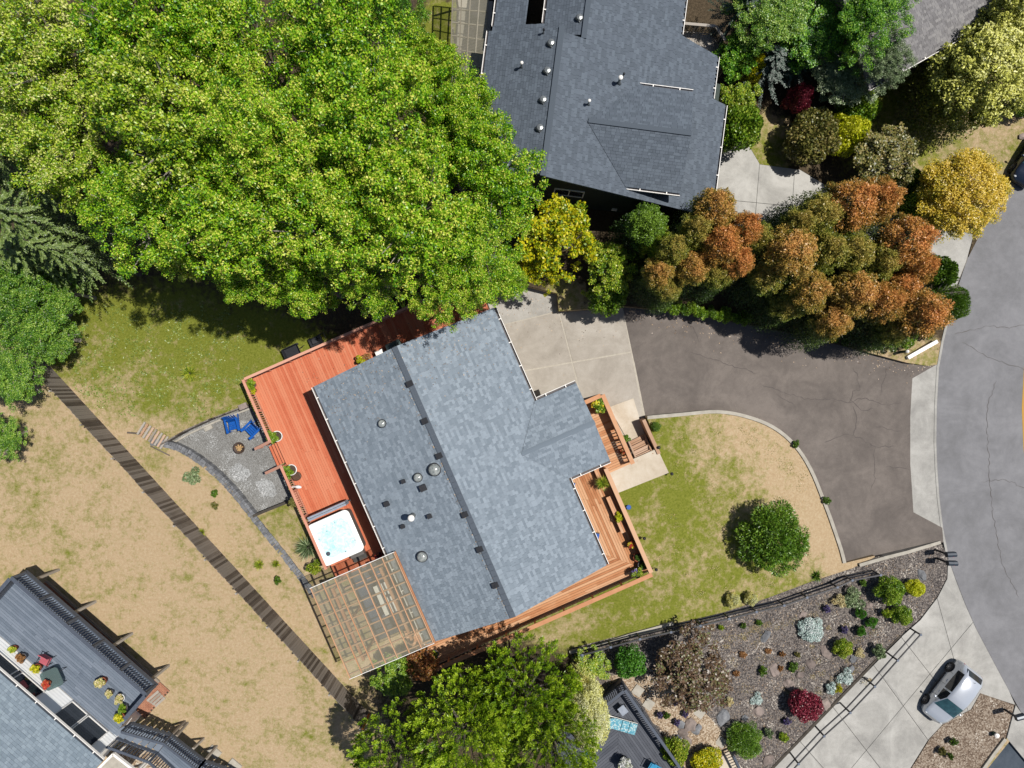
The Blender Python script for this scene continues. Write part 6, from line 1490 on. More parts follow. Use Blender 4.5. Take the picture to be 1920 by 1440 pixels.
for x, y, r in ((-.75, -.65, .13), (-.3, .55, .04), (-.9, .3, .04), (.3, .8, .04), (-.2, -.1, .03), (.95, -.55, .04), (.2, -.95, .05), (.55, .5, .03)):
    g = G(); g.lathe(tc+Vh*x+Uh*-y+Vector((0, 0, 1.388 if r < .1 else 1.39)), [(r, 0), (r, .012), (r*.6, .02)], 12); mk('jet' if r < .1 else 'filter_lid', g, M['vinyl'] if r < .1 else M['darkrail'], tub)
ca = uv(577, 970, 1.6); cb = uv(648, 942, 1.6)
cv = thing('tub_cover', 'folded grey hot tub cover standing on edge beside the tub', 'tub cover', hf(ca[0], ca[1], ZK))
for j in (0, 1):
    g = G(); g.hexa([hf(ca[0]+j*.13, ca[1], ZK+.45), hf(ca[0]+j*.13+.11, ca[1], ZK+.45), hf(ca[0]+j*.13+.11, cb[1], ZK+.45), hf(ca[0]+j*.13, cb[1], ZK+.45)], [hf(ca[0]+j*.13, ca[1], 1.72), hf(ca[0]+j*.13+.11, ca[1], 1.72), hf(ca[0]+j*.13+.11, cb[1], 1.72), hf(ca[0]+j*.13, cb[1], 1.72)]); mk('cover_half', g, M['vinyl'], cv)
g = G()
for v in (ca[1]+.1, cb[1]-.1): g.beam(hf(ca[0]+.12, v, ZK), hf(ca[0]+.12, v, ZK+.46), .05, .05)
g.beam(hf(ca[0]+.12, ca[1], ZK+.43), hf(ca[0]+.12, cb[1]+.15, ZK+.43), .05, .05); mk('lifter_frame', g, M['darkmetal'], cv)
sp = uv(667, 1036, .9); ts = thing('tub_steps', 'grey plastic steps at the house side of the hot tub', 'steps', hf(sp[0], sp[1], ZK))
for j, (w, z) in enumerate(((.32, .45), (.32, .22))):
    g = G(); u = sp[0]-.05+j*.3; g.hexa([hf(u, sp[1]-.35, ZK), hf(u+.29, sp[1]-.35, ZK), hf(u+.29, sp[1]+.45, ZK), hf(u, sp[1]+.45, ZK)], [hf(u, sp[1]-.35, ZK+z), hf(u+.29, sp[1]-.35, ZK+z), hf(u+.29, sp[1]+.45, ZK+z), hf(u, sp[1]+.45, ZK+z)]); mk('step', g, M['greypanel'], ts)

# ================================================================ pots
def potted(px, py, zb, r, h, potm, leaf, label, R=None, kind='mini', bloom=None, dz=.0, cat='potted plant', off=(0, 0)):
    c = P(px, py, zb+h); c.z = zb; t = thing('potted_plant', label, cat, c)
    g = G(); g.lathe(c, [(r*.7, 0), (r*.95, h*.85), (r*1.06, h*.86), (r*1.06, h), (r*.92, h), (r*.9, h*.86)], 16); mk('pot', g, M[potm], t, True)
    g = G(); g.lathe(c+Vector((0, 0, h*.86)), [(r*.9, 0), (r*.5, .015)], 12); mk('soil', g, M['soil'], t)
    cm, tm, hc, rl = PROTO[kind]; R = R or r*1.3; k = bpy.data.objects.new('foliage', cm); C.objects.link(k); k.parent = t; k.location = (off[0], off[1], h*.8); s_ = R/rl; k.scale = (s_, s_, s_); k.rotation_euler.z = random.uniform(0, 6)
    k.material_slots[0].link = 'OBJECT'; k.material_slots[0].material = M[leaf]
    if bloom:
        k2 = bpy.data.objects.new('flowers', PROTO['tiny'][0]); C.objects.link(k2); k2.parent = t; k2.location = (0, 0, h*.8+R*.5); s2 = R*.85/.2; k2.scale = (s2, s2, s2*.7); k2.material_slots[0].link = 'OBJECT'; k2.material_slots[0].material = M[bloom]
    return t
potted(472, 722, ZK, .2, .35, 'potdark', 'limeshrub', 'yellow-green potted plant at the outer corner of the red deck', .36)
potted(476, 732, ZK, .14, .25, 'terracotta', 'yellowtree', 'smaller yellow potted plant beside the deck corner pot', .22)
potted(519, 818, ZK, .3, .45, 'potwhite', 'brightbush', 'large white pot with leafy plant above the red deck steps', .38, off=(-.2, 0))
potted(546, 881, ZK, .3, .45, 'potwhite', 'brightbush', 'large white pot with leafy plant below the red deck steps', .38, off=(-.14, -.1))
potted(551, 941, .8, .14, .2, 'terracotta', 'olive', 'plant in the planter box hung on the red deck rail', .28)
potted(678, 675, ZK, .2, .35, 'potdark', 'yellowtree', 'potted plant tucked under the eave at the far end of the red deck', .3)
potted(688, 670, ZK, .2, .35, 'terracotta', 'orangelow', 'rusty potted plant under the eave beside the covered grill', .28)
potted(712, 1042, ZK, .18, .3, 'potdark', 'maroon', 'pot of dark red flowers in the shade beside the patio cover', .25, bloom='redbloom')
potted(1123, 760, ZC, .25, .4, 'terracotta', 'brightbush', 'leafy green plant with yellow flowers in the corner of the entry deck', .45, bloom='yellowbloom')
potted(1130, 905, ZC+.42, .18, .25, 'terracotta', 'limeshrub', 'spiky arching plant on the end of the cedar bench', .55, kind='tuft')
potted(1160, 968, ZC, .2, .35, 'terracotta', 'chartreuse', 'yellow-green potted plant between two lengths of cedar bench', .3)
potted(1184, 1020, ZC, .22, .3, 'potdark', 'redbloom', 'dark pot with red and yellow flowers by the cedar rail', .25, bloom='yellowbloom')
potted(1196, 1045, ZC, .25, .35, 'terracotta', 'greenbush', 'red pot third from the corner of the cedar deck', .2)
potted(1205, 1060, ZC, .27, .38, 'potdark', 'greenbush', 'large dark pot in the corner of the cedar deck', .2)
potted(1193, 1072, ZC, .2, .3, 'potdark', 'limeshrub', 'trailing green potted plant in front of the corner pots', .34, bloom='purple')
potted(813, 1228, .0, .28, .4, 'potdark', 'limeshrub', 'round pot with pale plant at the patio cover end of the cedar deck', .28)
potted(1166, 847, -.2, .18, .3, 'terracotta', 'orange', 'narrow planter of orange flowers beside the entry steps', .25, bloom='redbloom')
potted(1172, 822, -.6, .18, .35, 'potdark', 'brightbush', 'green potted plant at the foot of the entry steps', .28)
for px, py, r, pm, lf, bl, lb in ((26, 1216, .16, 'terracotta', 'limeshrub', 'yellowbloom', 'small yellow potted plant, leftmost on the grey deck'), (42, 1232, .2, 'potdark', 'orangelow', None, 'dark pot with rusty plant on the grey deck'),
                          (70, 1252, .2, 'terracotta', 'yellowtree', 'yellowbloom', 'pot of bright yellow flowers on the grey deck beside the glass table'), (191, 1278, .22, 'terracotta', 'pinkbloom', 'pinkbloom', 'terracotta bowl of mixed flowers near the dark rail'),
                          (207, 1299, .16, 'potdark', 'pinkbloom', 'pinkbloom', 'trailing pale flowers between two bowls on the grey deck'), (226, 1309, .2, 'potwhite', 'pinkbloom', None, 'white bowl planter near the deck corner'),
                          (232, 1327, .2, 'potdark', 'brightbush', None, 'bright green potted plant at the deck corner'), (226, 1344, .2, 'terracotta', 'yellowtree', 'yellowbloom', 'orange and yellow flower pot at the head of the stairs')):
    potted(px, py, ZD, r, r*1.5, pm, lf, lb, r*1.35, bloom=bl)
# grill, bin, statue, mower
gr = thing('covered_grill', 'dark grey barbecue half hidden under the house eave on the red deck', 'grill', P(742, 650, ZK))
c = P(740, 650, ZK+.9); g = G(); g.box((c.x, c.y, ZK+.45), .5, .5, .9, A_); mk('cart', g, M['darkmetal'], gr)
g = G(); g.tube([c+Vh*-.42+Vector((0, 0, .12)), c+Vh*.42+Vector((0, 0, .12))], .3, 12); mk('lid', g, simple('grey_green_enamel', A(96, 112, 112), A(78, 92, 92), 4, .35), gr, True)
g = G(); g.box(P(713, 662, ZK+.3), .45, .3, .6, A_); tag(mk('white_bin', g, M['white']), 'white box under the eave between grill and pots', 'box')
g = G(); c = P(558, 892, ZK); g.lathe(c, [(.2, 0), (.26, .1), (.27, .3), (.24, .31), (.22, .25)], 14); tag(mk('empty_bowl', g, simple('bronze_bowl', A(112, 84, 66), A(84, 62, 50), 8, .5)), 'empty round brown bowl on the red deck below the white pot', 'bowl')
stt = thing('egret_statue', 'white bird garden ornament beside the red deck rail', 'ornament', P(562, 911, ZK))
c = P(562, 911, ZK); g = G(); g.blob(c+Vector((.05, 0, .42)), (.2, .1, .12), random, 1, .03, ang=-.1); mk('body', g, M['potwhite'], stt, True)
g = G(); g.tube([c+Vector((-.1, .02, .45)), c+Vector((-.22, .03, .62)), c+Vector((-.2, .03, .8))], [.06, .035, .03], 7); mk('neck', g, M['potwhite'], stt, True)
g = G(); g.tube([c+Vector((0, .03, 0)), c+Vector((0, .03, .35))], .015, 5); g.tube([c+Vector((.04, -.03, 0)), c+Vector((.04, -.03, .35))], .015, 5); mk('legs', g, M['darkmetal'], stt)
cart = thing('garden_cart', 'black garden cart parked outside the red deck rail', 'cart', P(546, 659, 0)); c = P(546, 659, .45); a = A_+.02
g = G(); b4 = [(-.5, -.32), (.5, -.32), (.5, .32), (-.5, .32)]; ca_, sa_ = math.cos(a), math.sin(a); tr = lambda x, y, z: (c.x+x*ca_-y*sa_, c.y+x*sa_+y*ca_, z)
rings = [[tr(x*.85, y*.85, .22) for x, y in b4], [tr(x, y, .5) for x, y in b4], [tr(x*.94, y*.92, .5) for x, y in b4], [tr(x*.8, y*.8, .26) for x, y in b4]]; loft(g, rings); mk('tray', g, M['black'], cart)
for x in (-.35, .35):
    for y in (-.3, .3): g = G(); g.tube([tr(x, y-.04, .14), tr(x, y+.04, .14)], .14, 12); mk('wheel', g, M['rubber'], cart)
g = G(); g.tube([tr(.5, 0, .25), tr(.85, 0, .5)], .02, 6); mk('handle', g, M['darkmetal'], cart)
mow = thing('lawn_mower', 'black push mower parked outside the red deck rail', 'mower', P(592, 640, 0)); c = P(592, 640, .2)
g = G(); g.box((c.x, c.y, .2), .75, .5, .18, a); mk('deck', g, M['black'], mow); g = G(); g.box((c.x, c.y, .38), .32, .28, .18, a); mk('engine', g, M['darkmetal'], mow)
for x in (-.32, .32):
    for y in (-.28, .28): g = G(); g.tube([tr(x, y-.03, .1), tr(x, y+.03, .1)], .1, 12); mk('wheel', g, M['rubber'], mow)
g = G(); g.tube([tr(.3, .2, .3), tr(.75, .2, .8), tr(.75, -.2, .8), tr(.3, -.2, .3)], .015, 6); mk('handle', g, M['darkmetal'], mow)
# blue chairs on the cedar deck, oddments on the lawn
def stack_chair(px, py, zb, rz, mat, label, group=None):
    t = thing('deck_chair', label, 'chair', (0, 0, 0), group)
    g = G(); g.box((0, 0, .42), .5, .52, .05); mk('seat', g, mat, t); g = G(); g.beam((-.24, 0, .45), (-.42, 0, .98), .5, .045); mk('backrest', g, mat, t)
    for x in (-.22, .22):
        for y in (-.24, .24): g = G(); g.tube([(x, y, 0), (x*.95, y, .42)], .018, 6); mk('leg', g, M['darkmetal'], t)
    for y in (-.29, .29): g = G(); g.tube([(-.32, y, .68), (.2, y, .64), (.24, y, .4)], .02, 6); mk('arm', g, M['darkmetal'], t)
    t.location = P(px, py, zb); t.rotation_euler.z = rz; return t
stack_chair(1113, 1004, ZC, -.2, M['blue'], 'blue chair showing from under the eave on the cedar deck')
stack_chair(1068, 911, ZC, -.2, M['blue'], 'blue chair corner showing at the inner corner of the cedar deck')
g = G(); c = P(1178, 950, 0); g.lathe(c, [(.1, 0), (.13, .2), (.14, .2), (.12, .19)], 12); tag(mk('blue_bucket', g, M['blue']), 'small blue bucket on the front lawn beside the cedar rail', 'bucket')
# garden seating on the grey deck
pinkc = 'pink chairs on the grey deck'
stack_chair(95, 1232, ZD, math.radians(-118), M['pink'], 'pink patio chair farther from the stairs', pinkc); stack_chair(112, 1310, ZD, math.radians(50), M['pink'], 'pink patio chair nearer the stairs', pinkc)
gt = thing('glass_table', 'square glass-topped patio table with red flowers on the grey deck', 'table', P(97, 1273, ZD)); c = P(97, 1273, ZD+.7); c.z = 0
g = G(); tc_ = tc; tc = c
g = G(); ring = rsq(.52, .18, ZD+.7); ring2 = rsq(.52, .18, ZD+.72); loft(g, [ring, ring2]); mk('tabletop', g, M['tableglass'], gt); tc = tc_
for x in (-.36, .36):
    for y in (-.36, .36): g = G(); g.tube([c+Vector((x, y, ZD)), c+Vector((x*1.05, y*1.05, ZD+.7))], .02, 6); mk('leg', g, M['darkmetal'], gt)
potted(90, 1281, ZD+.72, .14, .18, 'terracotta', 'redbloom', 'pot of red flowers standing on the glass table', .24, bloom='redbloom')
# lounger and furniture on the slate deck
lg = thing('sun_lounger', 'blue patterned sun lounger on the slate deck', 'lounger', P(1162, 1362, ZS))
a0, a1 = P(1137, 1352, ZS+.42), P(1193, 1368, ZS+.36); d = (a1-a0).normalized(); n_ = Vector((-d.y, d.x, 0)).normalized()
for k in range(4):
    p, q_ = a0.lerp(a1, k/4+.01), a0.lerp(a1, (k+1)/4-.01)
    if k == 0: p = p+Vector((0, 0, .3))
    g = G(); g.beam(p, q_, .62, .09); mk('cushion', g, M['pattern'], lg)
g = G(); g.beam(a0+n_*.3-Vector((0, 0, .1)), a1+n_*.3-Vector((0, 0, .1)), .04, .05); g.beam(a0-n_*.3-Vector((0, 0, .1)), a1-n_*.3-Vector((0, 0, .1)), .04, .05)
mk('frame', g, M['white'], lg)
for t in (.12, .9):
    for s_ in (-.3, .3): p = a0.lerp(a1, t)+n_*s_; g = G(); g.beam((p.x, p.y, ZS), (p.x, p.y, p.z-.08), .04, .04); mk('leg', g, M['white'], lg)
tb2 = thing('side_table', 'small grey side table at the corner of the slate deck', 'table', P(1168, 1332, ZS))
g = G(); g.box(P(1168, 1332, ZS+.45), .5, .42, .04, -.9); mk('tabletop', g, M['vinyl'], tb2)
for x in (-.16, .16):
    for y in (-.16, .16): p = P(1168, 1332, ZS+.45); g = G(); g.beam((p.x+x, p.y+y, ZS), (p.x+x, p.y+y, ZS+.43), .04, .04); mk('leg', g, M['darkmetal'], tb2)
stack_chair(1222, 1432, ZS, math.radians(-120), M['cushblue'], 'bright blue cushioned chair at the bottom edge of the slate deck')
stack_chair(1108, 1388, ZS, math.radians(10), M['cushblue'], 'blue chair half hidden behind the cream shrub')
potted(1172, 1430, ZS, .28, .45, 'potdark', 'whitebloom', 'big pot of white flowers at the bottom edge of the slate deck', .42, bloom='whitebloom')
# ramp railings by the slate deck steps
rmp = thing('stair_rail', 'dark stair railing at the bottom edge below the stepping stones', 'railing', P(1385, 1420, -.9)); stair_rail(rmp, PL(1366, 1402), PL(1400, 1470), 1.0, M['darkrail'], 14)
rs_ = struct(sheet('concrete_steps', [(1345, 1428), (1367, 1408), (1405, 1460), (1375, 1490)], lambda x, y: zL(x)+.06, M['walk'], .1, 30))
for i, (px, py, lb) in enumerate(((1196, 1295, 'nearest the clipped ball'), (1216, 1320, 'beside the slate deck rail'), (1312, 1336, 'beneath the brown maple'), (1352, 1391, 'beside the spreading juniper'))):
    g = G(); g.box(PL(px, py, .05), .56, .56, .08, -.62); tag(mk('stepping_stone', g, M['concrete_w']), 'square pale stepping stone '+lb, 'stepping stone', 'stepping stones in the gravel garden')

# ================================================================ rocks
rk = [(1435, 1193, 12, 8, .8), (1549, 1222, 10, 13, .5), (1453, 1258, 9, 14, .4), (1355, 1345, 12, 16, -.5), (1421, 1334, 11, 11, 0), (1546, 1320, 10, 11, .3), (1240, 1278, 14, 10, .3), (1480, 1285, 10, 14, .7), (1500, 1265, 9, 7, .2), (1600, 1235, 8, 6, .7), (1630, 1135, 7, 5, .3), (1606, 1146, 9, 9, 0), (1728, 1078, 7, 12, .5),
      (1505, 1153, 9, 6, .2), (1520, 1245, 8, 10, .3), (1595, 1255, 8, 6, 1), (1293, 1360, 14, 12, .5), (1280, 1375, 10, 9, .2), (1306, 1368, 12, 8, 1), (1288, 1390, 9, 10, 0), (1310, 1405, 9, 8, .5), (1276, 1358, 8, 8, 1), (1330, 1408, 11, 9, .2), (1296, 1425, 8, 12, .4), (1270, 1385, 8, 7, .1), (1440, 1425, 12, 9, .5), (1915, 215, 9, 7, .2), (1905, 212, 6, 6, .4), (1916, 256, 7, 6, .1), (1495, 1330, 8, 6, 0), (1396, 1346, 7, 6, .4), (1655, 1130, 5, 4, 0)]
near_of, made = {}, []
for i, (x, y, a, b, r) in enumerate(rk):
    z = zL(x); g = G(); k = (H-z)/F; g.blob(P(x, y, z+.06), (a*k, b*k, min(a, b)*k*.5), random, 1, .24, ang=r)
    near = 'rock pile by the slate deck' if 1265 < x < 1335 and y > 1350 else 'golden cypress' if x > 1890 else 'top railing' if y < 1200 else 'driveway railing' if x > 1570 else 'maroon shrub' if x > 1470 else 'brown maple'
    near_of[i] = near; made.append((i, mk('garden_rock', g, M['rock'] if i % 3 else M['stone'])))
nth_ = 'first second third fourth fifth sixth seventh eighth ninth tenth eleventh twelfth'.split()
for i, o in made:
    grp = sorted([j for j in near_of if near_of[j] == near_of[i]], key=lambda j: rk[j][0])
    tag(o, '%s garden rock from the left near the %s' % (nth_[grp.index(i)], near_of[i]), 'rock', 'rocks in the gravel garden')

# ================================================================ metal railings
def pipe_rail(name, pts, zf, h, label, mids=(), rw_=.06):
    t = thing(name, label, 'railing', P(pts[0][0], pts[0][1], zf(pts[0][0])))
    tops = [P(x, y, zf(x)+h) for x, y in pts]
    for a, b in zip(tops[:-1], tops[1:]):
        for m in (0,)+tuple(mids): g = G(); g.beam(a-Vector((0, 0, m)), b-Vector((0, 0, m)), rw_, rw_); mk('rail', g, M['darkmetal'], t)
    for p, (x, y) in zip(tops, pts):
        g = G(); g.beam((p.x, p.y, zf(x)-.3), (p.x, p.y, p.z), .075, .075); o = mk('post', g, M['darkmetal'], t)
        g = G(); g.box((p.x, p.y, p.z+.03), .13, .13, .05, .3); mk('post_cap', g, M['vinyl2'], o)
pipe_rail('metal_railing', [(1092, 1228), (1145, 1213), (1200, 1198), (1258, 1185), (1313, 1173), (1367, 1160), (1418, 1147), (1470, 1135), (1513, 1120), (1570, 1101), (1598, 1088), (1651, 1078)], zL, 1.05, 'dark metal railing between the front lawn and gravel garden', (.55, .95), .085)  # lower rails added and all rails thickened to strengthen the dark shadow line
pipe_rail('metal_railing', [(1726, 1190), (1683, 1238), (1640, 1287), (1594, 1336), (1545, 1380), (1497, 1432), (1440, 1495)], lambda x: zL(x)-.05, 1.1, 'dark metal railing along the sloping concrete driveway', (.5,))
tag(wall_path('garden_wall', [(1690, 1192), (1640, 1242), (1560, 1325), (1452, 1437), (1398, 1499)], lambda x, y: zN(x)-.2, lambda x, y: zL(x)+.06, .16, M['blockwall']), 'low dark wall holding the gravel garden above the concrete driveway', 'wall')
tag(wall_path('timber_edging', [(1068, 1224), (1120, 1211), (1180, 1192), (1260, 1170), (1262, 1168)], lambda x, y: zL(x)-.2, lambda x, y: zL(x)+.18, .2, M['concrete_w']), 'pale timber edging between lawn and gravel garden beside the cypress', 'edging')
tr3 = thing('trellis_fence', 'short dark trellis fence panel at the gravel garden corner', 'fence', PL(1085, 1240)); stair_rail(tr3, PL(1086, 1213), PL(1092, 1258), 1.0, M['darkrail'], 9)

# ================================================================ letterboxes, posts, lights
def letterbox(px, py, z0, rz, label, group=None):
    p = P(px, py, z0+1.1); t = thing('letterbox', label, 'letterbox', (p.x, p.y, z0), group); up = Vector((0, 0, 1)); c = Vector((p.x, p.y, z0)); d = Vector((math.cos(rz), math.sin(rz), 0)); e = Vector((-d.y, d.x, 0))
    g = G(); g.beam(c-up*.2, c+up*.95, .1, .1); mk('post', g, M['darkmetal'], t); g = G(); g.beam(c-d*.1+up*.93, c+d*.3+up*.93, .09, .05); mk('arm', g, M['darkmetal'], t)
    sec = [(-.15, 0), (.15, 0), (.15, .18), (.11, .27), (0, .31), (-.11, .27), (-.15, .18)]; o_ = c+d*-.12+up*.97
    g = G(); g.hexa([o_+e*a+up*b for a, b in sec], [o_+d*.56+e*a+up*b for a, b in sec]); bx = mk('box', g, simple('grey_enamel_%d' % px, A(74, 84, 96), A(58, 66, 78), 5, .35, .2), t)
    g = G(); g.hexa([o_+d*.562+e*a*.94+up*(b*.94+.008) for a, b in sec], [o_+d*.575+e*a*.94+up*(b*.94+.008) for a, b in sec]); mk('door', g, M['darkmetal'], bx)
    g = G(); g.beam(o_+d*.35-e*.12+up*.1, o_+d*.35-e*.12+up*.26, .02, .05); mk('flag', g, M['redlamp'], bx)
letterbox(1778, 1040, -2.5, .05, 'upper of two grey letterboxes at the driveway mouth', 'letterboxes'); letterbox(1780, 1056, -2.5, -.02, 'lower of two grey letterboxes at the driveway mouth', 'letterboxes')
letterbox(1908, 1346, -2.75, .25, 'grey letterbox at the right edge beside the gravel island', 'letterboxes')
def path_light(px, py, z0, label):
    c = P(px, py, z0); t = thing('path_light', label, 'light', c, 'small path lights'); g = G(); g.tube([c-Vector((0, 0, .05)), c+Vector((0, 0, .35))], .02, 6); mk('stake', g, M['darkmetal'], t); g = G(); g.lathe(c+Vector((0, 0, .34)), [(.09, 0), (.1, .03), (.03, .1)], 10); mk('shade', g, M['black'], t)
for px, py, z, lb in ((1233, 838, .0, 'small black path light beside the entry landing, upper'), (1257, 887, .0, 'small black path light at the outer corner of the entry landing'), (1206, 1007, 0, 'small path light on the lawn beside the cedar rail, upper'), (1228, 1065, 0, 'small path light on the lawn beside the cedar deck corner')): path_light(px, py, z, lb)
mk2 = thing('marker_post', 'green and white utility marker at the hedge end beside the white bar', 'marker', PL(1688, 660)); c = PL(1688, 660); g = G(); g.lathe(c, [(.09, -.1), (.09, .7)], 10); mk('post', g, M['green_lid'], mk2); g = G(); g.lathe(c+Vector((0, 0, .7)), [(.1, 0), (.1, .1), (.04, .16)], 10); mk('cap', g, M['white'], mk2)
mk3 = thing('marker_post', 'green and white utility marker in the gravel island', 'marker', P(1862, 1374, zN(1862))); c = P(1862, 1374, zN(1862)); g = G(); g.lathe(c, [(.13, -.1), (.13, .3)], 10); mk('post', g, M['green_lid'], mk3); g = G(); g.lathe(c+Vector((0, 0, .3)), [(.15, 0), (.15, .08), (.06, .14)], 10); mk('cap', g, M['white'], mk3)
tag(wall_path('concrete_kerb', [(1886, 1386), (1866, 1412), (1842, 1446), (1815, 1490)], lambda x, y: -3.1, lambda x, y: -2.66, .2, M['concrete_w']), 'pale concrete kerb along the gravel island at the bottom right', 'edging')

# ================================================================ cars
def car(loc, rz, paintm, label, group='cars'):
    t = thing('car', label, 'car', (0, 0, 0), group)
    ST = [(-1.98, .62, .62, .74, .5), (-1.93, .76, .86, .98, .58), (-1.82, .80, .93, 1.12, .60), (-1.45, .845, .95, 1.46, .60), (-.7, .865, .93, 1.54, .62), (0, .865, .91, 1.54, .62), (.38, .86, .90, 1.47, .60), (.75, .855, .89, 1.20, .66), (1.12, .85, .87, .96, .72), (1.5, .82, .78, .86, .68), (1.8, .74, .66, .73, .58), (1.93, .6, .55, .61, .46), (1.99, .42, .46, .5, .32)]
    pt = lambda s_: [(s_[1]*.92, .2), (s_[1], .42), (s_[1]*.99, s_[2]*.8), (s_[1]*.965, s_[2]), (s_[4]*1.06 if s_[3] > 1.1 else (s_[4]+s_[1])*.5, s_[2]+(s_[3]-s_[2])*.86), (s_[4]*.8, s_[3]), (0, s_[3]+.03)]
    g = G(); rows = []
    for s_ in ST:
        p = pt(s_); r = [(s_[0], y, z) for y, z in p]+[(s_[0], -y, z) for y, z in p[-2::-1]]; rows.append(r)
    n = len(rows[0])
    for r in rows: g.v += r
    for i in range(len(rows)-1):
        for k in range(n-1): a, b = i*n+k, i*n+k+1; g.f.append((a, a+n, b+n, b))
        g.f.append((i*n+n-1, i*n+2*n-1, (i+1)*n, i*n))
    g.f += [tuple(range(n)), tuple(range((len(rows)-1)*n, len(rows)*n))[::-1]]
    mk('body', g, paintm, t, True)
    def patch(name, i0, i1, k0, k1, mat, lift=.008, shr=.06):
        for side_ in ((0, 1) if k1 <= 5 else (0,)):
            idx = [(i, k) for i in range(i0, i1+1) for k in range(k0, k1+1)]
            pts = {}
            for i, k in idx:
                kk = k if side_ == 0 else n-1-k; pts[(i, k)] = Vector(rows[i][kk])
            c = sum(pts.values(), Vector())/len(pts); g = G(); order = list(pts); mp = {q_: j for j, q_ in enumerate(order)}
            for q_ in order:
                v = pts[q_]; v = v+(c-v)*shr; o_ = Vector((0, v.y, v.z-.7)); o_ = o_.normalized() if o_.length > 0 else Vector((0, 0, 1)); o_ = (o_+Vector((.35 if c.x > .4 else -.35 if c.x < -1.4 else 0, 0, .1))).normalized(); g.v.append(tuple(v+o_*lift))
            for i in range(i0, i1):
                for k in range(k0, k1): f = (mp[(i, k)], mp[(i+1, k)], mp[(i+1, k+1)], mp[(i, k+1)]); g.f.append(f if side_ == 0 else f[::-1])
            mk(name, g, mat, t, True)
    gl = M['carshade']
    patch('windshield', 6, 8, 4, 8, M['cartint'], .02, .05); patch('rear_window', 2, 3, 4, 8, gl, .015, .1)
    patch('side_window', 3, 5, 3, 4, gl, .012, .09); patch('side_window', 5, 7, 3, 4, gl, .012, .1)
    for sx in (-1.25, 1.25):
        for sy in (-1, 1):
            y = sy*.80; g = G(); g.tube([(sx, y-.1, .31), (sx, y+.1, .31)], .31, 20); w = mk('wheel', g, M['rubber'], t); yy = y+sy*.102
            g = G(); g.tube([(sx, yy, .31), (sx, yy+sy*.006, .31)], .2, 16); mk('rim', g, M['darkmetal'], w)
            g = G()
            for k in range(7): a = k*2*math.pi/7; g.beam((sx, yy+sy*.012, .31), (sx+.19*math.cos(a), yy+sy*.012, .31+.19*math.sin(a)), .05, .012)
            g.tube([(sx, yy, .31), (sx, yy+sy*.02, .31)], .05, 10); mk('spokes', g, M['alloy'], w)
            g = G(); pts_ = [(sx+.36*math.cos(a), .31+.36*math.sin(a)) for a in np.linspace(-.25, math.pi+.25, 14)]; ey = sy*.862
            g.hexa([(x, ey-sy*.05, z) for x, z in pts_], [(x, ey, z) for x, z in pts_]); mk('wheel_arch', g, M['black'], t)
    for sy in (-1, 1):
        g = G(); g.blob((1.74, sy*.56, .66), (.17, .13, .06), random, 1, .02); mk('headlight', g, M['lamp'], t, True)
        g = G(); g.blob((-1.9, sy*.64, .84), (.06, .1, .14), random, 1, .02); mk('tail_light', g, M['redlamp'], t, True)
        g = G(); g.blob((.72, sy*.96, .96), (.07, .1, .07), random, 1, .02); g.beam((.74, sy*.8, .93), (.72, sy*.92, .95), .05, .03); mk('mirror', g, paintm, t, True)
        for x in (-.55, .25): g = G(); g.beam((x, sy*.872, .78), (x+.16, sy*.872, .78), .02, .03); mk('door_handle', g, paintm, t)
        g = G(); g.beam((-.8, sy*.868, .3), (.8, sy*.868, .3), .03, .09); mk('sill', g, M['black'], t)
        for x in (-.22, .62, -1.02): g = G(); g.beam((x, sy*.868, .36), (x, sy*.862, .86), .012, .012); mk('door_seam', g, M['black'], t)
    g = G(); g.beam((1.95, -.35, .42), (1.95, .35, .42), .1, .12); mk('grille', g, M['black'], t)
    g = G(); g.beam((.99, -.6, .985), (.99, .6, .985), .05, .02); mk('wiper_cowl', g, M['black'], t)
    g = G(); g.tube([(-1.3, 0, 1.5), (-1.36, 0, 1.62)], .012, 5); mk('aerial', g, M['black'], t)
    t.location = loc; t.rotation_euler.z = rz; return t
M['carshade'] = simple('dark_car_glass', (.012, .014, .016, 1), (.02, .022, .026, 1), 3, .05, 0, spec=.8)
M['cartint'] = simple('teal_windscreen', (.03, .085, .10, 1), (.015, .04, .05, 1), 4, .05, 0, spec=.8)
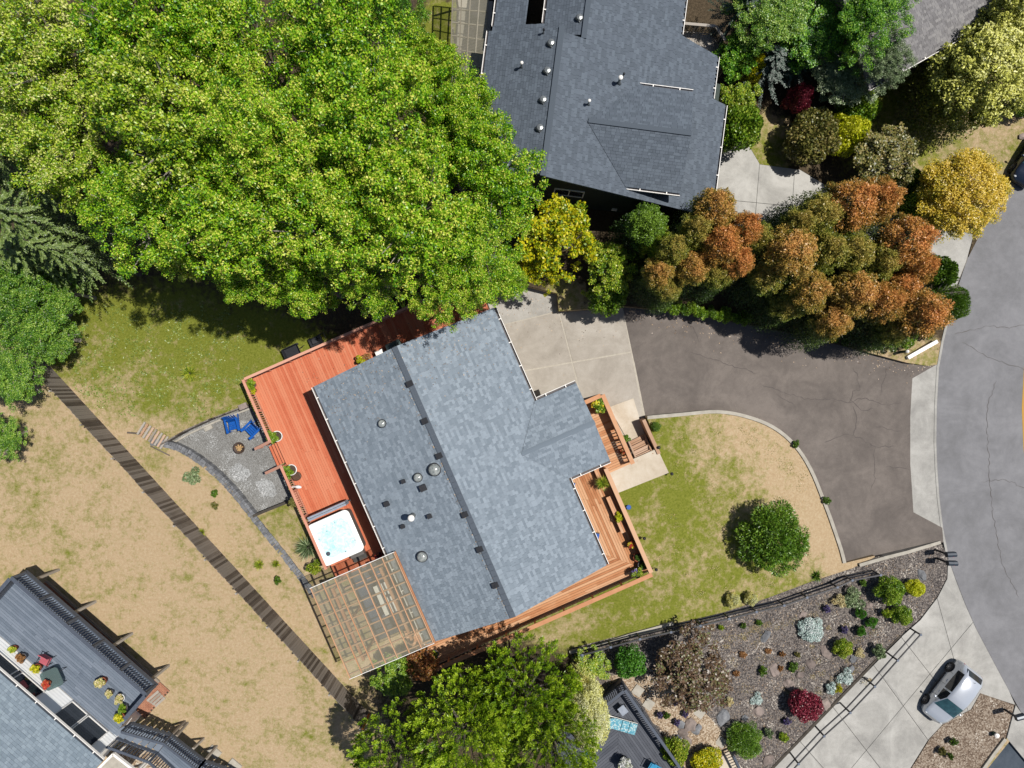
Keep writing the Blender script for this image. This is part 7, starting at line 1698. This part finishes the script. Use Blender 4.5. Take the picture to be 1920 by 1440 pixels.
wm = P(1758.8, 1281.4, -2.46); fdv = Vector((-.615, -.788, 0)).normalized(); rt = Vector((fdv.y, -fdv.x, 0))
cpos = wm-rt*.82; cpos.z = zN(1770)+.0
car(cpos, math.atan2(fdv.y, fdv.x), M['silver'], 'silver hatchback parked on the concrete driveway at the bottom right')
p = P(1946, 292, -2.2); p.z = -2.8; car(p, math.radians(-122), M['darkblue'], 'dark blue car cut by the right edge beside the amber tree')

# fallen leaves: roof edge under the alders, forecourt, deck, driveway edge
def litter(name, pts, size, mat, label):
    n = len(pts); pos = np.array([list(p) for p in pts]); tan = unit(n); tan[:, 2] *= .15; nrm = np.array([0, 0, 1.0])+unit(n)*.35
    me = leaf_mesh(name, pos, tan, nrm, size*RNG.uniform(.6, 1.4, n), size*.6*RNG.uniform(.6, 1.4, n), RNG.random(n), M[mat]); o = bpy.data.objects.new(name, me); C.objects.link(o); tag(o, label, 'leaf litter', kind='stuff')
pts = []
for _ in range(420):
    u, v = abs(RNG.normal())*1.6, RNG.uniform(.3, 10.4); pts.append(hf(u, v, zroof(v)+.03))
for _ in range(160):
    u = RNG.uniform(0, 15); pts.append(hf(u, VR-.32+RNG.normal()*.06, zroof(VR-.32)+.04))
litter('roof_litter', pts, .07, 'litter', 'fallen leaves on the upper part of the main roof')
pts = [P(x, y, -.69) for x, y in ((RNG.uniform(925, 1160), 545+abs(RNG.normal())*45) for _ in range(260)) if inpoly((x, y), PAD)]
litter('forecourt_litter', pts, .07, 'litter', 'fallen leaves on the forecourt below the yellow tree')
pts = []
for _ in range(420):
    x = RNG.uniform(1180, 1750); y = 575+(x-1168)*.19+abs(RNG.normal())*16
    if inpoly((x, y), DRIVE): pts.append(P(x, y, zD(x)+.015))
litter('driveway_litter', pts, .08, 'litter', 'fallen needles and leaves along the hedge side of the driveway')
pts = [hf(RNG.uniform(ua+.1, .2), RNG.uniform(va+3, vn-.2), ZK+.015) for _ in range(160)]
litter('deck_litter', pts, .07, 'litter', 'fallen leaves on the shaded end of the red deck')
